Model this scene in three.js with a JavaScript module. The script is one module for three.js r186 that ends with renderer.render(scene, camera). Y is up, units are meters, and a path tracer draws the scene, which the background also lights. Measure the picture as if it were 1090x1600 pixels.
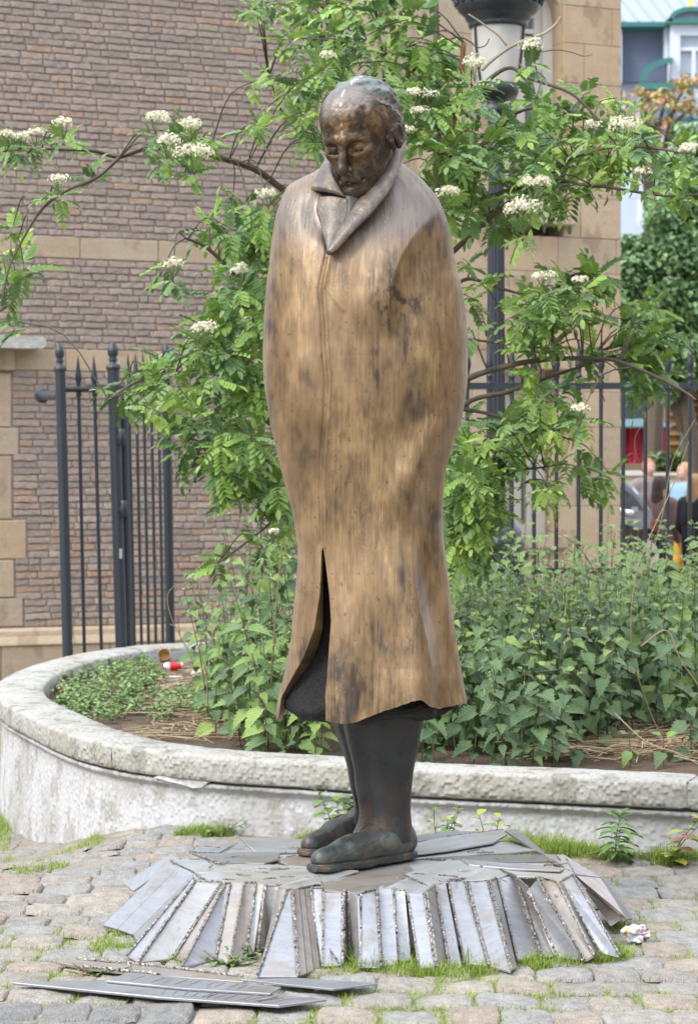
import * as THREE from 'three';
import { mergeGeometries } from 'three/addons/utils/BufferGeometryUtils.js';

// ---------------------------------------------------------------- camera, sky, sun, exposure
const F = 3600, PITCH = Math.atan(55 / F), CAM = new THREE.Vector3(0, 1.5, 7.77);
const scene = new THREE.Scene();
const camera = new THREE.PerspectiveCamera(2 * Math.atan(800 / F) * 180 / Math.PI, 1090 / 1600, 0.1, 600);
camera.position.copy(CAM); camera.rotation.set(-PITCH, 0, 0);
camera.focus = 7.6; camera.userData.fStop = 6.5;
const renderer = new THREE.WebGLRenderer({ antialias: true });
renderer.toneMapping = THREE.LinearToneMapping;
renderer.toneMappingExposure = 2.2;
renderer.shadowMap.enabled = true;
const SUN = new THREE.DirectionalLight(new THREE.Color().setRGB(1.0, 0.95, 0.86), 1.35);
SUN.position.set(-13, 14, 7); SUN.target.position.set(0, 0, -2); SUN.castShadow = true; SUN.shadow.radius = 36;
SUN.shadow.mapSize.set(2048, 2048);
Object.assign(SUN.shadow.camera, { left: -14, right: 14, top: 14, bottom: -14, near: 1, far: 60 });
scene.add(SUN); scene.add(SUN.target);
{ // a bright overcast sky: pale, a little blue, brighter towards the zenith and round the veiled sun
  const W = 256, H = 128, a = new Float32Array(W * H * 4), s = SUN.position.clone().normalize();
  for (let j = 0; j < H; j++) for (let i = 0; i < W; i++) {
    const el = ((j + .5) / H - .5) * Math.PI, az = ((i + .5) / W - .5) * 2 * Math.PI;
    const x = Math.cos(az) * Math.cos(el), y = Math.sin(el), z = Math.sin(az) * Math.cos(el);
    const L = (1 + 1.4 * Math.max(0, y)) / 1.95, m = Math.max(0, x * s.x + y * s.y + z * s.z), g = .35 * Math.pow(m, 6) + .5 * Math.pow(m, 30), o = (j * W + i) * 4;
    a[o] = L * .93 + g * 1.02; a[o + 1] = L * 1.0 + g; a[o + 2] = L * 1.13 + g * .94; a[o + 3] = 1;
  }
  const t = new THREE.DataTexture(a, W, H, THREE.RGBAFormat, THREE.FloatType);
  t.mapping = THREE.EquirectangularReflectionMapping; t.magFilter = t.minFilter = THREE.LinearFilter; t.needsUpdate = true;
  scene.background = t; scene.environment = t;
}
// ---------------------------------------------------------------- helpers
const V = (x, y, z) => new THREE.Vector3(x, y, z);
const { clamp, lerp, smoothstep } = THREE.MathUtils;
function rng(seed) { let s = seed >>> 0; return () => { s = (s + 0x6D2B79F5) | 0; let t = Math.imul(s ^ (s >>> 15), 1 | s); t = (t + Math.imul(t ^ (t >>> 7), 61 | t)) ^ t; return ((t ^ (t >>> 14)) >>> 0) / 4294967296; }; }
const R = rng(7), rr = (a, b, r = R) => a + (b - a) * r();
function h3(x, y, z) { let h = Math.imul(x, 374761393) + Math.imul(y, 668265263) + Math.imul(z, 2147483647 ^ 0x51ed27) | 0; h = Math.imul(h ^ (h >>> 13), 1274126177); return ((h ^ (h >>> 16)) >>> 0) / 4294967296; }
const md = (a, p) => p ? ((a % p) + p) % p : a;
function vn(x, y, z = 0, p = 0, q = p) { // value noise 0..1, period p in x and q in y
  const X = Math.floor(x), Y = Math.floor(y), Z = Math.floor(z); let u = x - X, v = y - Y, w = z - Z;
  u = u * u * (3 - 2 * u); v = v * v * (3 - 2 * v); w = w * w * (3 - 2 * w);
  const x0 = md(X, p), x1 = md(X + 1, p), y0 = md(Y, q), y1 = md(Y + 1, q);
  const f = (k) => lerp(lerp(h3(x0, y0, k), h3(x1, y0, k), u), lerp(h3(x0, y1, k), h3(x1, y1, k), u), v);
  return w === 0 ? f(Z) : lerp(f(Z), f(Z + 1), w);
}
function fbm(x, y, z = 0, o = 4, p = 0, q = p) { let s = 0, a = .5, n = 0; for (let k = 0; k < o; k++) { s += a * vn(x, y, z, p, q); n += a; a *= .5; x *= 2; y *= 2; z *= 2; p *= 2; q *= 2; } return s / n; }
const ss = (a, b, x) => { const t = clamp((x - a) / (b - a), 0, 1); return t * t * (3 - 2 * t); };
const mix3 = (a, b, t) => [lerp(a[0], b[0], t), lerp(a[1], b[1], t), lerp(a[2], b[2], t)];
// a point seen in the photograph at pixel px, py, at d metres along the ground from the camera; at height h; SC metres per pixel
function P(px, py, d) { const rx = (px - 545) / F, ry = -(py - 800) / F, c = Math.cos(PITCH), s = Math.sin(PITCH), k = d / (ry * s + c); return V(rx * k, CAM.y + k * (ry * c - s), CAM.z - d); }
function PH(px, py, h) { const ry = -(py - 800) / F, c = Math.cos(PITCH), s = Math.sin(PITCH), t = (ry * c - s) / (ry * s + c); return P(px, py, (h - CAM.y) / t); }
function pl(tab, x) { // piecewise linear table [[x, y], ...] with a smooth step between
  if (x <= tab[0][0]) return tab[0][1]; for (let i = 1; i < tab.length; i++) if (x <= tab[i][0]) { const t = (x - tab[i - 1][0]) / (tab[i][0] - tab[i - 1][0]); return lerp(tab[i - 1][1], tab[i][1], t); } return tab[tab.length - 1][1];
}
function cr(tab, x, k = 1) { // Catmull-Rom table lookup of column k
  const n = tab.length; if (x <= tab[0][0]) return tab[0][k]; if (x >= tab[n - 1][0]) return tab[n - 1][k];
  let i = 1; while (tab[i][0] < x) i++;
  const a = tab[Math.max(0, i - 2)], b = tab[i - 1], c = tab[i], d = tab[Math.min(n - 1, i + 1)], h = c[0] - b[0], t = (x - b[0]) / h;
  const m0 = (c[k] - a[k]) / Math.max(1e-9, c[0] - a[0]) * h, m1 = (d[k] - b[k]) / Math.max(1e-9, d[0] - b[0]) * h;
  return (2 * t ** 3 - 3 * t * t + 1) * b[k] + (t ** 3 - 2 * t * t + t) * m0 + (-2 * t ** 3 + 3 * t * t) * c[k] + (t ** 3 - t * t) * m1;
}
class G { // collects vertices; geo() gives a BufferGeometry
  constructor() { this.p = []; this.u = []; this.c = []; this.i = []; this.hasC = false; }
  v(x, y, z, u = 0, w = 0, c) { this.p.push(x, y, z); this.u.push(u, w); if (c) this.hasC = true; c ? this.c.push(c[0], c[1], c[2]) : this.c.push(1, 1, 1); return this.p.length / 3 - 1; }
  vv(a, u = 0, w = 0, c) { return this.v(a.x, a.y, a.z, u, w, c); }
  t(a, b, c) { this.i.push(a, b, c); }
  q(a, b, c, d) { this.i.push(a, b, c, a, c, d); }
  face(pts, c, s = 1) { // flat polygon, uv in metres on its own plane
    const e = pts[1].clone().sub(pts[0]).normalize(), n = e.clone().cross(pts[pts.length - 1].clone().sub(pts[0])).normalize(), f = n.clone().cross(e);
    const id = pts.map((p) => { const d = p.clone().sub(pts[0]); return this.vv(p, (d.dot(e) + pts[0].x) * s, (d.dot(f) + pts[0].y) * s, c); });
    for (let k = 1; k < id.length - 1; k++) this.t(id[0], id[k], id[k + 1]); return this;
  }
  prism(a, b, c) { // closed solid between polygon a (outer) and b (same count), flat faces
    this.face(a, c); this.face([...b].reverse(), c);
    for (let k = 0; k < a.length; k++) { const m = (k + 1) % a.length; this.face([a[m], a[k], b[k], b[m]], c); } return this;
  }
  box(cx, cy, cz, sx, sy, sz, m, c) {
    const P8 = (x, y, z) => { const p = V(cx + x * sx / 2, cy + y * sy / 2, cz + z * sz / 2); return m ? p.applyMatrix4(m) : p; };
    return this.prism([P8(-1, -1, 1), P8(1, -1, 1), P8(1, 1, 1), P8(-1, 1, 1)], [P8(-1, -1, -1), P8(1, -1, -1), P8(1, 1, -1), P8(-1, 1, -1)], c);
  }
  tube(pts, rad, sides = 6, c, capEnds = true) {
    const n = pts.length, ring = []; let nrm = null, len = 0;
    for (let k = 0; k < n; k++) {
      const t = pts[Math.min(n - 1, k + 1)].clone().sub(pts[Math.max(0, k - 1)]).normalize();
      if (!nrm) nrm = Math.abs(t.y) < .9 ? V(0, 1, 0).cross(t).normalize() : V(1, 0, 0).cross(t).normalize();
      nrm = nrm.sub(t.clone().multiplyScalar(nrm.dot(t))).normalize(); const bi = t.clone().cross(nrm);
      if (k) len += pts[k].distanceTo(pts[k - 1]);
      const r = typeof rad === 'function' ? rad(k / (n - 1), k) : Array.isArray(rad) ? rad[k] : rad, row = [];
      for (let j = 0; j <= sides; j++) { const a = j / sides * 2 * Math.PI, d = nrm.clone().multiplyScalar(Math.cos(a) * r).addScaledVector(bi, Math.sin(a) * r).add(pts[k]); row.push(this.vv(d, j / sides * .2, len, c)); }
      ring.push(row);
    }
    for (let k = 0; k < n - 1; k++) for (let j = 0; j < sides; j++) this.q(ring[k][j], ring[k][j + 1], ring[k + 1][j + 1], ring[k + 1][j]);
    if (capEnds) for (const [k, f] of [[0, 1], [n - 1, 0]]) { const o = this.vv(pts[k], 0, 0, c); for (let j = 0; j < sides; j++) f ? this.t(o, ring[k][j + 1], ring[k][j]) : this.t(o, ring[k][j], ring[k][j + 1]); }
    return this;
  }
  add(g, m, c) { // another BufferGeometry
    const p = g.attributes.position, u = g.attributes.uv, k = g.attributes.color, o = this.p.length / 3, q = V(0, 0, 0);
    for (let j = 0; j < p.count; j++) { q.fromBufferAttribute(p, j); if (m) q.applyMatrix4(m); this.v(q.x, q.y, q.z, u ? u.getX(j) : 0, u ? u.getY(j) : 0, c || (k ? [k.getX(j), k.getY(j), k.getZ(j)] : undefined)); }
    if (g.index) for (const j of g.index.array) this.i.push(o + j); else for (let j = 0; j < p.count; j++) this.i.push(o + j); return this;
  }
  geo() {
    const g = new THREE.BufferGeometry(); g.setAttribute('position', new THREE.Float32BufferAttribute(this.p, 3)); g.setAttribute('uv', new THREE.Float32BufferAttribute(this.u, 2));
    if (this.hasC) g.setAttribute('color', new THREE.Float32BufferAttribute(this.c, 3)); g.setIndex(this.i); g.computeVertexNormals(); return g;
  }
}
const toS = (x) => x <= .0031308 ? x * 12.92 : 1.055 * Math.pow(x, 1 / 2.4) - .055;
function tex(w, h, fn, { srgb = true, rep = [1, 1] } = {}) { // fn(u, v) gives linear [r, g, b] or a grey number
  const a = new Uint8Array(w * h * 4);
  for (let j = 0; j < h; j++) for (let i = 0; i < w; i++) { let c = fn((i + .5) / w, (j + .5) / h); if (typeof c === 'number') c = [c, c, c]; const o = (j * w + i) * 4; for (let k = 0; k < 3; k++) a[o + k] = clamp(srgb ? toS(clamp(c[k], 0, 1)) : c[k], 0, 1) * 255; a[o + 3] = 255; }
  const t = new THREE.DataTexture(a, w, h); t.magFilter = t.minFilter = THREE.LinearFilter; t.wrapS = t.wrapT = THREE.RepeatWrapping; t.repeat.set(...rep); if (srgb) t.colorSpace = THREE.SRGBColorSpace; t.needsUpdate = true; return t;
}
const M = (rgb, rough = .9, metal = 0, extra = {}) => { const m = new THREE.MeshPhysicalMaterial({ roughness: rough, metalness: metal, side: THREE.DoubleSide, ...extra }); m.color.setRGB(...rgb); return m; };
function names() { const n = {}; return (s) => { const k = n[s] = (n[s] ?? -1) + 1; return k ? `${s}_${String(k).padStart(3, '0')}` : s; }; }
const numbered = names();
function tag(o, label, category, group) { o.name = numbered(o.name); Object.assign(o.userData, { label, category }); if (group) o.userData.group = group; scene.add(o); return o; }
function thing(name, label, category, pos, group) { const o = new THREE.Group(); o.name = name; if (pos) o.position.copy(pos); return tag(o, label, category, group); }
function mesh(name, g, m, parent, kind) { const o = new THREE.Mesh(g instanceof G ? g.geo() : g, m); o.name = numbered(name); o.castShadow = o.receiveShadow = true; if (kind) o.userData.kind = kind; if (parent) { parent.add(o); } return o; }
function part(name, g, m, parent, kind) { // g in world coordinates, put under a thing that has a position
  g = g instanceof G ? g.geo() : g; const o = parent.position; let q = parent; let t = V(0, 0, 0); while (q && q !== scene) { t.add(q.position); q = q.parent; } g.translate(-t.x, -t.y, -t.z); return mesh(name, g, m, parent, kind);
}
const struct = (name, g, m) => { const o = mesh(name, g, m, scene); o.userData.kind = 'structure'; return o; };
const at = (x, y, z, ry = 0, s = 1, rx = 0, rz = 0) => new THREE.Matrix4().compose(V(x, y, z), new THREE.Quaternion().setFromEuler(new THREE.Euler(rx, ry, rz, 'YXZ')), typeof s === 'number' ? V(s, s, s) : s);
// smooth solids: distance fields meshed by surface nets
const smin = (a, b, k) => { const h = Math.max(k - Math.abs(a - b), 0) / k; return Math.min(a, b) - h * h * k / 4; };
const smax = (a, b, k) => -smin(-a, -b, k);
const el = (x, y, z, cx, cy, cz, rx, ry, rz) => { x -= cx; y -= cy; z -= cz; const k0 = Math.hypot(x / rx, y / ry, z / rz), k1 = Math.hypot(x / rx / rx, y / ry / ry, z / rz / rz); return k1 < 1e-9 ? -Math.min(rx, ry, rz) : k0 * (k0 - 1) / k1; };
const cone = (x, y, z, a, b, ra, rb) => { const bx = b[0] - a[0], by = b[1] - a[1], bz = b[2] - a[2], px = x - a[0], py = y - a[1], pz = z - a[2], t = clamp((px * bx + py * by + pz * bz) / (bx * bx + by * by + bz * bz), 0, 1); return Math.hypot(px - bx * t, py - by * t, pz - bz * t) - lerp(ra, rb, t); };
function nets(f, lo, hi, cell) {
  const n = [0, 1, 2].map((k) => Math.ceil((hi[k] - lo[k]) / cell) + 1), [nx, ny, nz] = n, val = new Float32Array(nx * ny * nz), id = new Int32Array(nx * ny * nz).fill(-1);
  const I = (i, j, k) => (k * ny + j) * nx + i;
  for (let k = 0; k < nz; k++) for (let j = 0; j < ny; j++) for (let i = 0; i < nx; i++) val[I(i, j, k)] = f(lo[0] + i * cell, lo[1] + j * cell, lo[2] + k * cell);
  const pos = [], nor = [], idx = [];
  for (let k = 0; k < nz - 1; k++) for (let j = 0; j < ny - 1; j++) for (let i = 0; i < nx - 1; i++) {
    let c = 0, sx = 0, sy = 0, sz = 0, first = val[I(i, j, k)] < 0, same = true;
    for (let q = 1; q < 8; q++) if ((val[I(i + (q & 1), j + (q >> 1 & 1), k + (q >> 2))] < 0) !== first) { same = false; break; }
    if (same) continue;
    for (const [a, b] of EDGES) { const A = val[I(i + (a & 1), j + (a >> 1 & 1), k + (a >> 2))], B = val[I(i + (b & 1), j + (b >> 1 & 1), k + (b >> 2))]; if ((A < 0) === (B < 0)) continue; const t = A / (A - B); sx += lerp(a & 1, b & 1, t); sy += lerp(a >> 1 & 1, b >> 1 & 1, t); sz += lerp(a >> 2, b >> 2, t); c++; }
    const x = lo[0] + (i + sx / c) * cell, y = lo[1] + (j + sy / c) * cell, z = lo[2] + (k + sz / c) * cell, e = cell * .5;
    id[I(i, j, k)] = pos.length / 3; pos.push(x, y, z);
    let gx = f(x + e, y, z) - f(x - e, y, z), gy = f(x, y + e, z) - f(x, y - e, z), gz = f(x, y, z + e) - f(x, y, z - e), g = Math.hypot(gx, gy, gz) || 1; nor.push(gx / g, gy / g, gz / g);
  }
  for (let k = 1; k < nz - 1; k++) for (let j = 1; j < ny - 1; j++) for (let i = 1; i < nx - 1; i++) {
    const s = val[I(i, j, k)] < 0;
    const quad = (a, b, c, d) => { if (a < 0 || b < 0 || c < 0 || d < 0) return; s ? idx.push(a, b, c, a, c, d) : idx.push(a, c, b, a, d, c); };
    if (s !== val[I(i + 1, j, k)] < 0) quad(id[I(i, j - 1, k - 1)], id[I(i, j, k - 1)], id[I(i, j, k)], id[I(i, j - 1, k)]);
    if (s !== val[I(i, j + 1, k)] < 0) quad(id[I(i - 1, j, k - 1)], id[I(i - 1, j, k)], id[I(i, j, k)], id[I(i, j, k - 1)]);
    if (s !== val[I(i, j, k + 1)] < 0) quad(id[I(i - 1, j - 1, k)], id[I(i, j - 1, k)], id[I(i, j, k)], id[I(i - 1, j, k)]);
  }
  const g = new THREE.BufferGeometry(); g.setAttribute('position', new THREE.Float32BufferAttribute(pos, 3)); g.setAttribute('normal', new THREE.Float32BufferAttribute(nor, 3)); g.setIndex(idx); return g;
}
const EDGES = [[0, 1], [2, 3], [4, 5], [6, 7], [0, 2], [1, 3], [4, 6], [5, 7], [0, 4], [1, 5], [2, 6], [3, 7]];
function paint(g, fn) { const p = g.attributes.position, c = new Float32Array(p.count * 3), u = new Float32Array(p.count * 2); for (let i = 0; i < p.count; i++) { const x = p.getX(i), y = p.getY(i), z = p.getZ(i), k = fn(x, y, z, i); c.set(k, i * 3); u[i * 2] = x + z * .7; u[i * 2 + 1] = y + z * .3; } g.setAttribute('color', new THREE.BufferAttribute(c, 3)); if (!g.attributes.uv) g.setAttribute('uv', new THREE.BufferAttribute(u, 2)); return g; }
function curve(pts, n) { return new THREE.CatmullRomCurve3(pts, false, 'centripetal').getPoints(n); }
// ---------------------------------------------------------------- the ground: a paved square that falls away to the left behind the planter
function gh(x, z) { const d = 7.77 - z; return -.32 * ss(.62, 1.75, -x) * ss(8.7, 10.6, d) - .05 * ss(1.2, 3, -x) * ss(7.5, 9, d) + .035 * ss(.1, .6, x) * ss(8.3, 9.1, d) + .012 * (vn(x * 1.3 + 9, z * 1.3 + 4, 3) - .5); }
const grainT = tex(512, 512, (u, v) => { const n = fbm(u * 12, v * 12, 1, 5, 12), f = fbm(u * 90, v * 90, 5, 2, 90), s = vn(u * 160, v * 160, 9, 160); return [0, 1, 2].map((k) => (.52 + .5 * n) * (.8 + .34 * f) * (s > .9 ? 1.25 : s < .1 ? .72 : 1)); }, { rep: [2, 2] });
const grainB = tex(512, 512, (u, v) => .5 * fbm(u * 16, v * 16, 3, 5, 16) + .5 * fbm(u * 70, v * 70, 8, 3, 70), { srgb: false, rep: [2, 2] });
const rockT = (() => { const t = grainT.clone(); t.repeat.set(3.2, 3.2); t.needsUpdate = true; return t; })();
const rockB = (() => { const t = grainB.clone(); t.repeat.set(3.2, 3.2); t.needsUpdate = true; return t; })();
{
  const g = new G(), xs = [], zs = [];
  for (let k = -30; k <= 30; k++) xs.push(Math.sign(k) * (Math.abs(k) * .12 + Math.max(0, Math.abs(k) - 18) ** 2.6 * .4));
  for (let k = -26; k <= 44; k++) zs.push(2 - k * .16 - Math.sign(k) * Math.max(0, Math.abs(k) - 22) ** 2.5 * .22);
  for (const z of zs) for (const x of xs) g.v(x, gh(x, z) - .0115, z, x, z);
  for (let j = 0; j < zs.length - 1; j++) for (let i = 0; i < xs.length - 1; i++) { const a = j * xs.length + i; g.q(a, a + 1, a + xs.length + 1, a + xs.length); }
  struct('ground', g, M([.33, .295, .235], .95, 0, { map: grainT, bumpMap: grainB, bumpScale: .01 }));
}
// planter outline, outer face, as [x, distance from the camera]
const PLAN = [[2.6, 8.55], [1.9, 8.74], [1.35, 8.92], [.9, 9.09], [.26, 9.31], [-.12, 9.52], [-.6, 9.76], [-.85, 9.97], [-1.05, 10.2], [-1.25, 10.55], [-1.57, 11.4], [-1.86, 12.3], [-1.99, 13.1], [-2.0, 14.0], [-1.9, 14.9], [-1.72, 15.6], [-1.36, 16.25], [-.8, 16.55], [0, 16.65], [1.5, 16.65], [3, 16.5], [3.9, 14.5], [4.1, 11.5], [3.8, 9.2]];
const planCurve = new THREE.CatmullRomCurve3(PLAN.map(([x, d]) => V(x, 0, 7.77 - d)), true, 'centripetal');
const RIM = planCurve.getSpacedPoints(460).slice(0, 460);
function inPlanter(x, z, grow = 0) { let c = false; for (let i = 0, j = RIM.length - 1; i < RIM.length; j = i++) { const a = RIM[i], b = RIM[j]; if ((a.z > z) !== (b.z > z) && x < (b.x - a.x) * (z - a.z) / (b.z - a.z) + a.x) c = !c; } if (grow && !c) for (let i = 0; i < RIM.length; i += 2) if (Math.hypot(RIM[i].x - x, RIM[i].z - z) < grow) return true; return c; }
const inBase = (x, z, k = 1) => Math.hypot((x - .065) / (.86 * k), z / (.74 * k)) < 1;
{ // setts
  const paving = new THREE.Group(); paving.name = 'sett_paving'; paving.userData.kind = 'structure'; scene.add(paving);
  const r = rng(11), shapes = [];
  for (let k = 0; k < 12; k++) {
    const g = new G(), T = [-1, -.965, -.88, -.45, 0, .45, .88, .965, 1], n = 8, m = 8, rc = .1 + .1 * r(), ox = r() * 50, cut = [r(), r(), r(), r()].map((a) => a * .07), tilt = [rr(-.006, .006, r), rr(-.006, .006, r)];
    for (let j = 0; j <= m; j++) for (let i = 0; i <= n; i++) {
      const u = T[i], v = T[j];
      const rad = Math.pow(Math.pow(Math.abs(u), 9) + Math.pow(Math.abs(v), 9), 1 / 9), corner = Math.abs(u * v), q = 1 - cut[(u > 0 ? 1 : 0) + (v > 0 ? 2 : 0)] * corner - rc * .3 * corner * corner;
      const wob = 1 + .07 * (fbm(u * 2 + ox, v * 2, 2, 2) - .5);
      const x = u * .5 * q * wob, z = v * .5 * q * wob, y = -.014 * ss(.94, 1, rad) - .002 * Math.pow(rad, 4) + .014 * (fbm(u * 1.5 + ox, v * 1.5 + ox, 4, 3) - .5) + .009 * (fbm(u * 5 + ox, v * 5, 6, 2) - .5) + tilt[0] * u + tilt[1] * v;
      g.v(x, y, z, x * .19 + ox, z * .19 + ox * .7);
    }
    for (let j = 0; j < m; j++) for (let i = 0; i < n; i++) { const a = j * (n + 1) + i; g.q(a, a + n + 1, a + n + 2, a + 1); }
    shapes.push(g.geo());
  }
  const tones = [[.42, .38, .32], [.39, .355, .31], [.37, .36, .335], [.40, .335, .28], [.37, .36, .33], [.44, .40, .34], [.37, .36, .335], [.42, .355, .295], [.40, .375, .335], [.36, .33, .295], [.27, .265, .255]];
  const mats = tones.map((t) => M(t, .9, 0, { map: rockT, bumpMap: rockB, bumpScale: .012 }));
  const list = [];
  for (let z = 2.2, row = 0; z > -5.6; row++) {
    const dep = rr(.165, .215, r); let x = -2.9 + r() * .15;
    while (x < 2.6) {
      const w = rr(.13, .2, r) * (r() < .1 ? 1.3 : 1), cx = x + w / 2, cz = z - dep / 2 + cx * .035 + .05 * Math.sin(cx * 1.4 + row * .05) * ss(0, 1.5, -cx), d = 7.77 - cz, half = 545 / F * d + .12;
      if (Math.abs(cx) < half && !inBase(cx, cz, .86) && !inPlanter(cx, cz)) list.push([cx, cz, w + .002, dep + .002, d, r()]);
      x += w;
    }
    z -= dep;
  }
  list.sort((a, b) => a[4] - b[4]);
  const rest = new G(); let dark = 0;
  list.forEach(([x, z, w, dep, d, q], k) => {
    const e = .05, nx = -(gh(x + e, z) - gh(x - e, z)) / (2 * e), nz = -(gh(x, z + e) - gh(x, z - e)) / (2 * e);
    const m = at(x, gh(x, z) + rr(-.006, .004, r), z, (r() < .5 ? 0 : Math.PI) + rr(-.05, .05, r), V(w, 1, dep), 0, 0);
    m.premultiply(new THREE.Matrix4().makeTranslation(-x, -gh(x, z), -z)).premultiply(new THREE.Matrix4().makeRotationFromQuaternion(new THREE.Quaternion().setFromUnitVectors(V(0, 1, 0), V(nx, 1, nz).normalize()))).premultiply(new THREE.Matrix4().makeTranslation(x, gh(x, z), z));
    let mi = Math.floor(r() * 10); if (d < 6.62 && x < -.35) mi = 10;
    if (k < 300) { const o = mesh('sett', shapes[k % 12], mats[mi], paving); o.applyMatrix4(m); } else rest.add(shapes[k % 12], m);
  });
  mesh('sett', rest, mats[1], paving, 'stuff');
}
// ---------------------------------------------------------------- the round stone planter
const SOIL = .225;
{
  const t = thing('stone_planter', 'curved pale stone planter wall with rough coping around the nettles', 'planter', V(0, 0, -4));
  const n = RIM.length, nor = RIM.map((p, i) => { const a = RIM[(i + n - 1) % n], b = RIM[(i + 1) % n], d = b.clone().sub(a); return V(d.z, 0, -d.x).normalize(); }); // checked below to point inwards
  let area = 0; for (let i = 0; i < n; i++) { const a = RIM[i], b = RIM[(i + 1) % n]; area += a.x * b.z - b.x * a.z; }
  const sg = inPlanter(RIM[40].x + nor[40].x * .1, RIM[40].z + nor[40].z * .1) ? 1 : -1; nor.forEach((v) => v.multiplyScalar(sg));
  let arc = [0]; for (let i = 1; i <= n; i++) arc.push(arc[i - 1] + RIM[i % n].distanceTo(RIM[i - 1]));
  function sweep(prof, i0, i1, sub, rough, caps) {
    const g = new G(), L = [0]; for (let k = 1; k < prof.length; k++) L.push(L[k - 1] + Math.hypot(prof[k][0] - prof[k - 1][0], prof[k][1] - prof[k - 1][1]));
    const N = (i1 - i0) * sub, m = prof.length;
    for (let s = 0; s <= N; s++) {
      const f = i0 + s / sub, i = Math.floor(f), tt = f - i, a = RIM[i % n], b = RIM[(i + 1) % n], p = a.clone().lerp(b, tt), q = nor[i % n].clone().lerp(nor[(i + 1) % n], tt).normalize(), S = lerp(arc[i % n], arc[i % n + 1], tt);
      const end = caps ? Math.min(s, N - s) * (arc[1] / sub) : 1, rd = end < .012 ? .006 : 0;
      for (let k = 0; k < m; k++) {
        const [o, y, am = 1] = prof[k], e = (fbm(S * 9, L[k] * 9 + 3, 1, 4) - .5) * 2, e2 = (fbm(S * 34, L[k] * 34, 2, 2) - .5) * 2, pk = prof[Math.max(0, k - 1)], pn = prof[Math.min(m - 1, k + 1)], tx = pn[0] - pk[0], ty = pn[1] - pk[1], tl = Math.hypot(tx, ty) || 1, no = -ty / tl, ny = tx / tl;
        const dd = rough * am * (e + .55 * e2) - rd; // profile runs up the outside and over the top, so (no, ny) points outwards
        g.v(p.x + q.x * (o + no * dd), y + ny * dd, p.z + q.z * (o + no * dd), S, L[k]);
      }
    }
    for (let s = 0; s < N; s++) for (let k = 0; k < m - 1; k++) { const a = s * m + k; g.q(a, a + 1, a + m + 1, a + m); }
    if (caps) for (const s of [0, N]) { const id = []; for (let k = 0; k < m; k++) id.push(s * m + k); for (let k = 1; k < m - 1; k++) g.t(id[0], id[k], id[k + 1]); }
    return g;
  }
  const stoneT = tex(1024, 512, (u, v) => { const n1 = fbm(u * 8, v * 4, 2, 5, 8, 4), n2 = fbm(u * 30, v * 15, 4, 4, 30, 15), f = fbm(u * 220, v * 110, 6, 2, 220, 110), mo = ss(.56, .72, fbm(u * 14, v * 7, 8, 4, 14, 7)); let c = mix3([.52, .51, .48], [.68, .67, .645], n1); c = mix3(c, [.30, .29, .25], .65 * ss(.55, .75, n2)); c = mix3(c, [.36, .34, .24], mo * .35); return c.map((x) => x * (.78 + .42 * f)); }, { rep: [.5, 1] });
  const stoneB = tex(1024, 512, (u, v) => { const a = fbm(u * 26, v * 13, 1, 5, 26, 13), peb = Math.pow(vn(u * 130, v * 65, 4, 130, 65), 2); return .55 * a + .45 * peb; }, { srgb: false, rep: [.5, 1] });
  const wallT = tex(1024, 512, (u, v) => { const n1 = fbm(u * 7, v * 4, 12, 4, 7, 4), n2 = fbm(u * 24, v * 12, 14, 4, 24, 12), f = fbm(u * 200, v * 100, 16, 2, 200, 100), st = fbm(u * 60, v * 3, 18, 3, 60, 3); let c = mix3([.58, .575, .565], [.70, .70, .71], ss(.35, .6, n1)); c = mix3(c, [.40, .375, .32], .6 * ss(.55, .72, n2)); c = mix3(c, [.45, .42, .36], .3 * ss(.55, .75, st)); return c.map((x) => x * (.84 + .3 * f)); }, { rep: [.4, .8] });
  const coping = M([.64, .635, .615], .95, 0, { map: stoneT, bumpMap: stoneB, bumpScale: .016 }), wallM = M([.72, .725, .735], .93, 0, { map: wallT, bumpMap: stoneB, bumpScale: .010 });
  const prof = [[.06, .206, 0], [-.008, .208, .4], [-.018, .216], [-.02, .235], [-.021, .255], [-.021, .28], [-.02, .3], [-.017, .31, 1], [-.008, .317, .8], [.012, .3205, .5], [.07, .321, .35], [.12, .322, .3], [.17, .321, .3], [.215, .319, .4], [.248, .313, .8], [.262, .3, .8], [.264, .26], [.262, .215, .5]];
  const joints = []; for (let i = 0; i < n; i += 26) joints.push(i);
  for (let k = 0; k < joints.length; k++) { const i0 = joints[k], i1 = Math.min(n, joints[k] + 26), g = sweep(prof, i0, i1, 5, .0045, true); part('coping_stone', g, coping, t); }
  const lip = [[.03, .196, .4], [.003, .197, .4], [.0, .187, .4], [.004, .177, .4], [.018, .172, .4], [.03, .16], [.032, .12], [.028, .07], [.026, .02], [.022, -.04], [.02, -.12], [.016, -.2], [.012, -.3], [.01, -.42], [.01, -.5]];
  part('wall', sweep([...lip].reverse(), 0, n, 4, .0035, false), wallM, t);
  part('mortar_joint', sweep([[.035, .190, 0], [.035, .212, 0]], 0, n, 1, 0, false), M([.3, .28, .24], 1), t);
  part('inner_wall', sweep([[.255, .21, 0], [.26, .0, 0]].reverse(), 0, n, 1, .0, false), M([.34, .32, .27], .95, 0, { map: stoneT, bumpMap: stoneB, bumpScale: .015 }), t);
  // zinc edging strip standing a hand inside the rim at the back
  part('metal_edging', sweep([[.30, .2, 0], [.30, .285, 0], [.304, .287, 0], [.308, .285, 0], [.308, .2, 0]].reverse(), 190, 300, 1, 0, false), M([.55, .56, .58], .45, .8), t);
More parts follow.
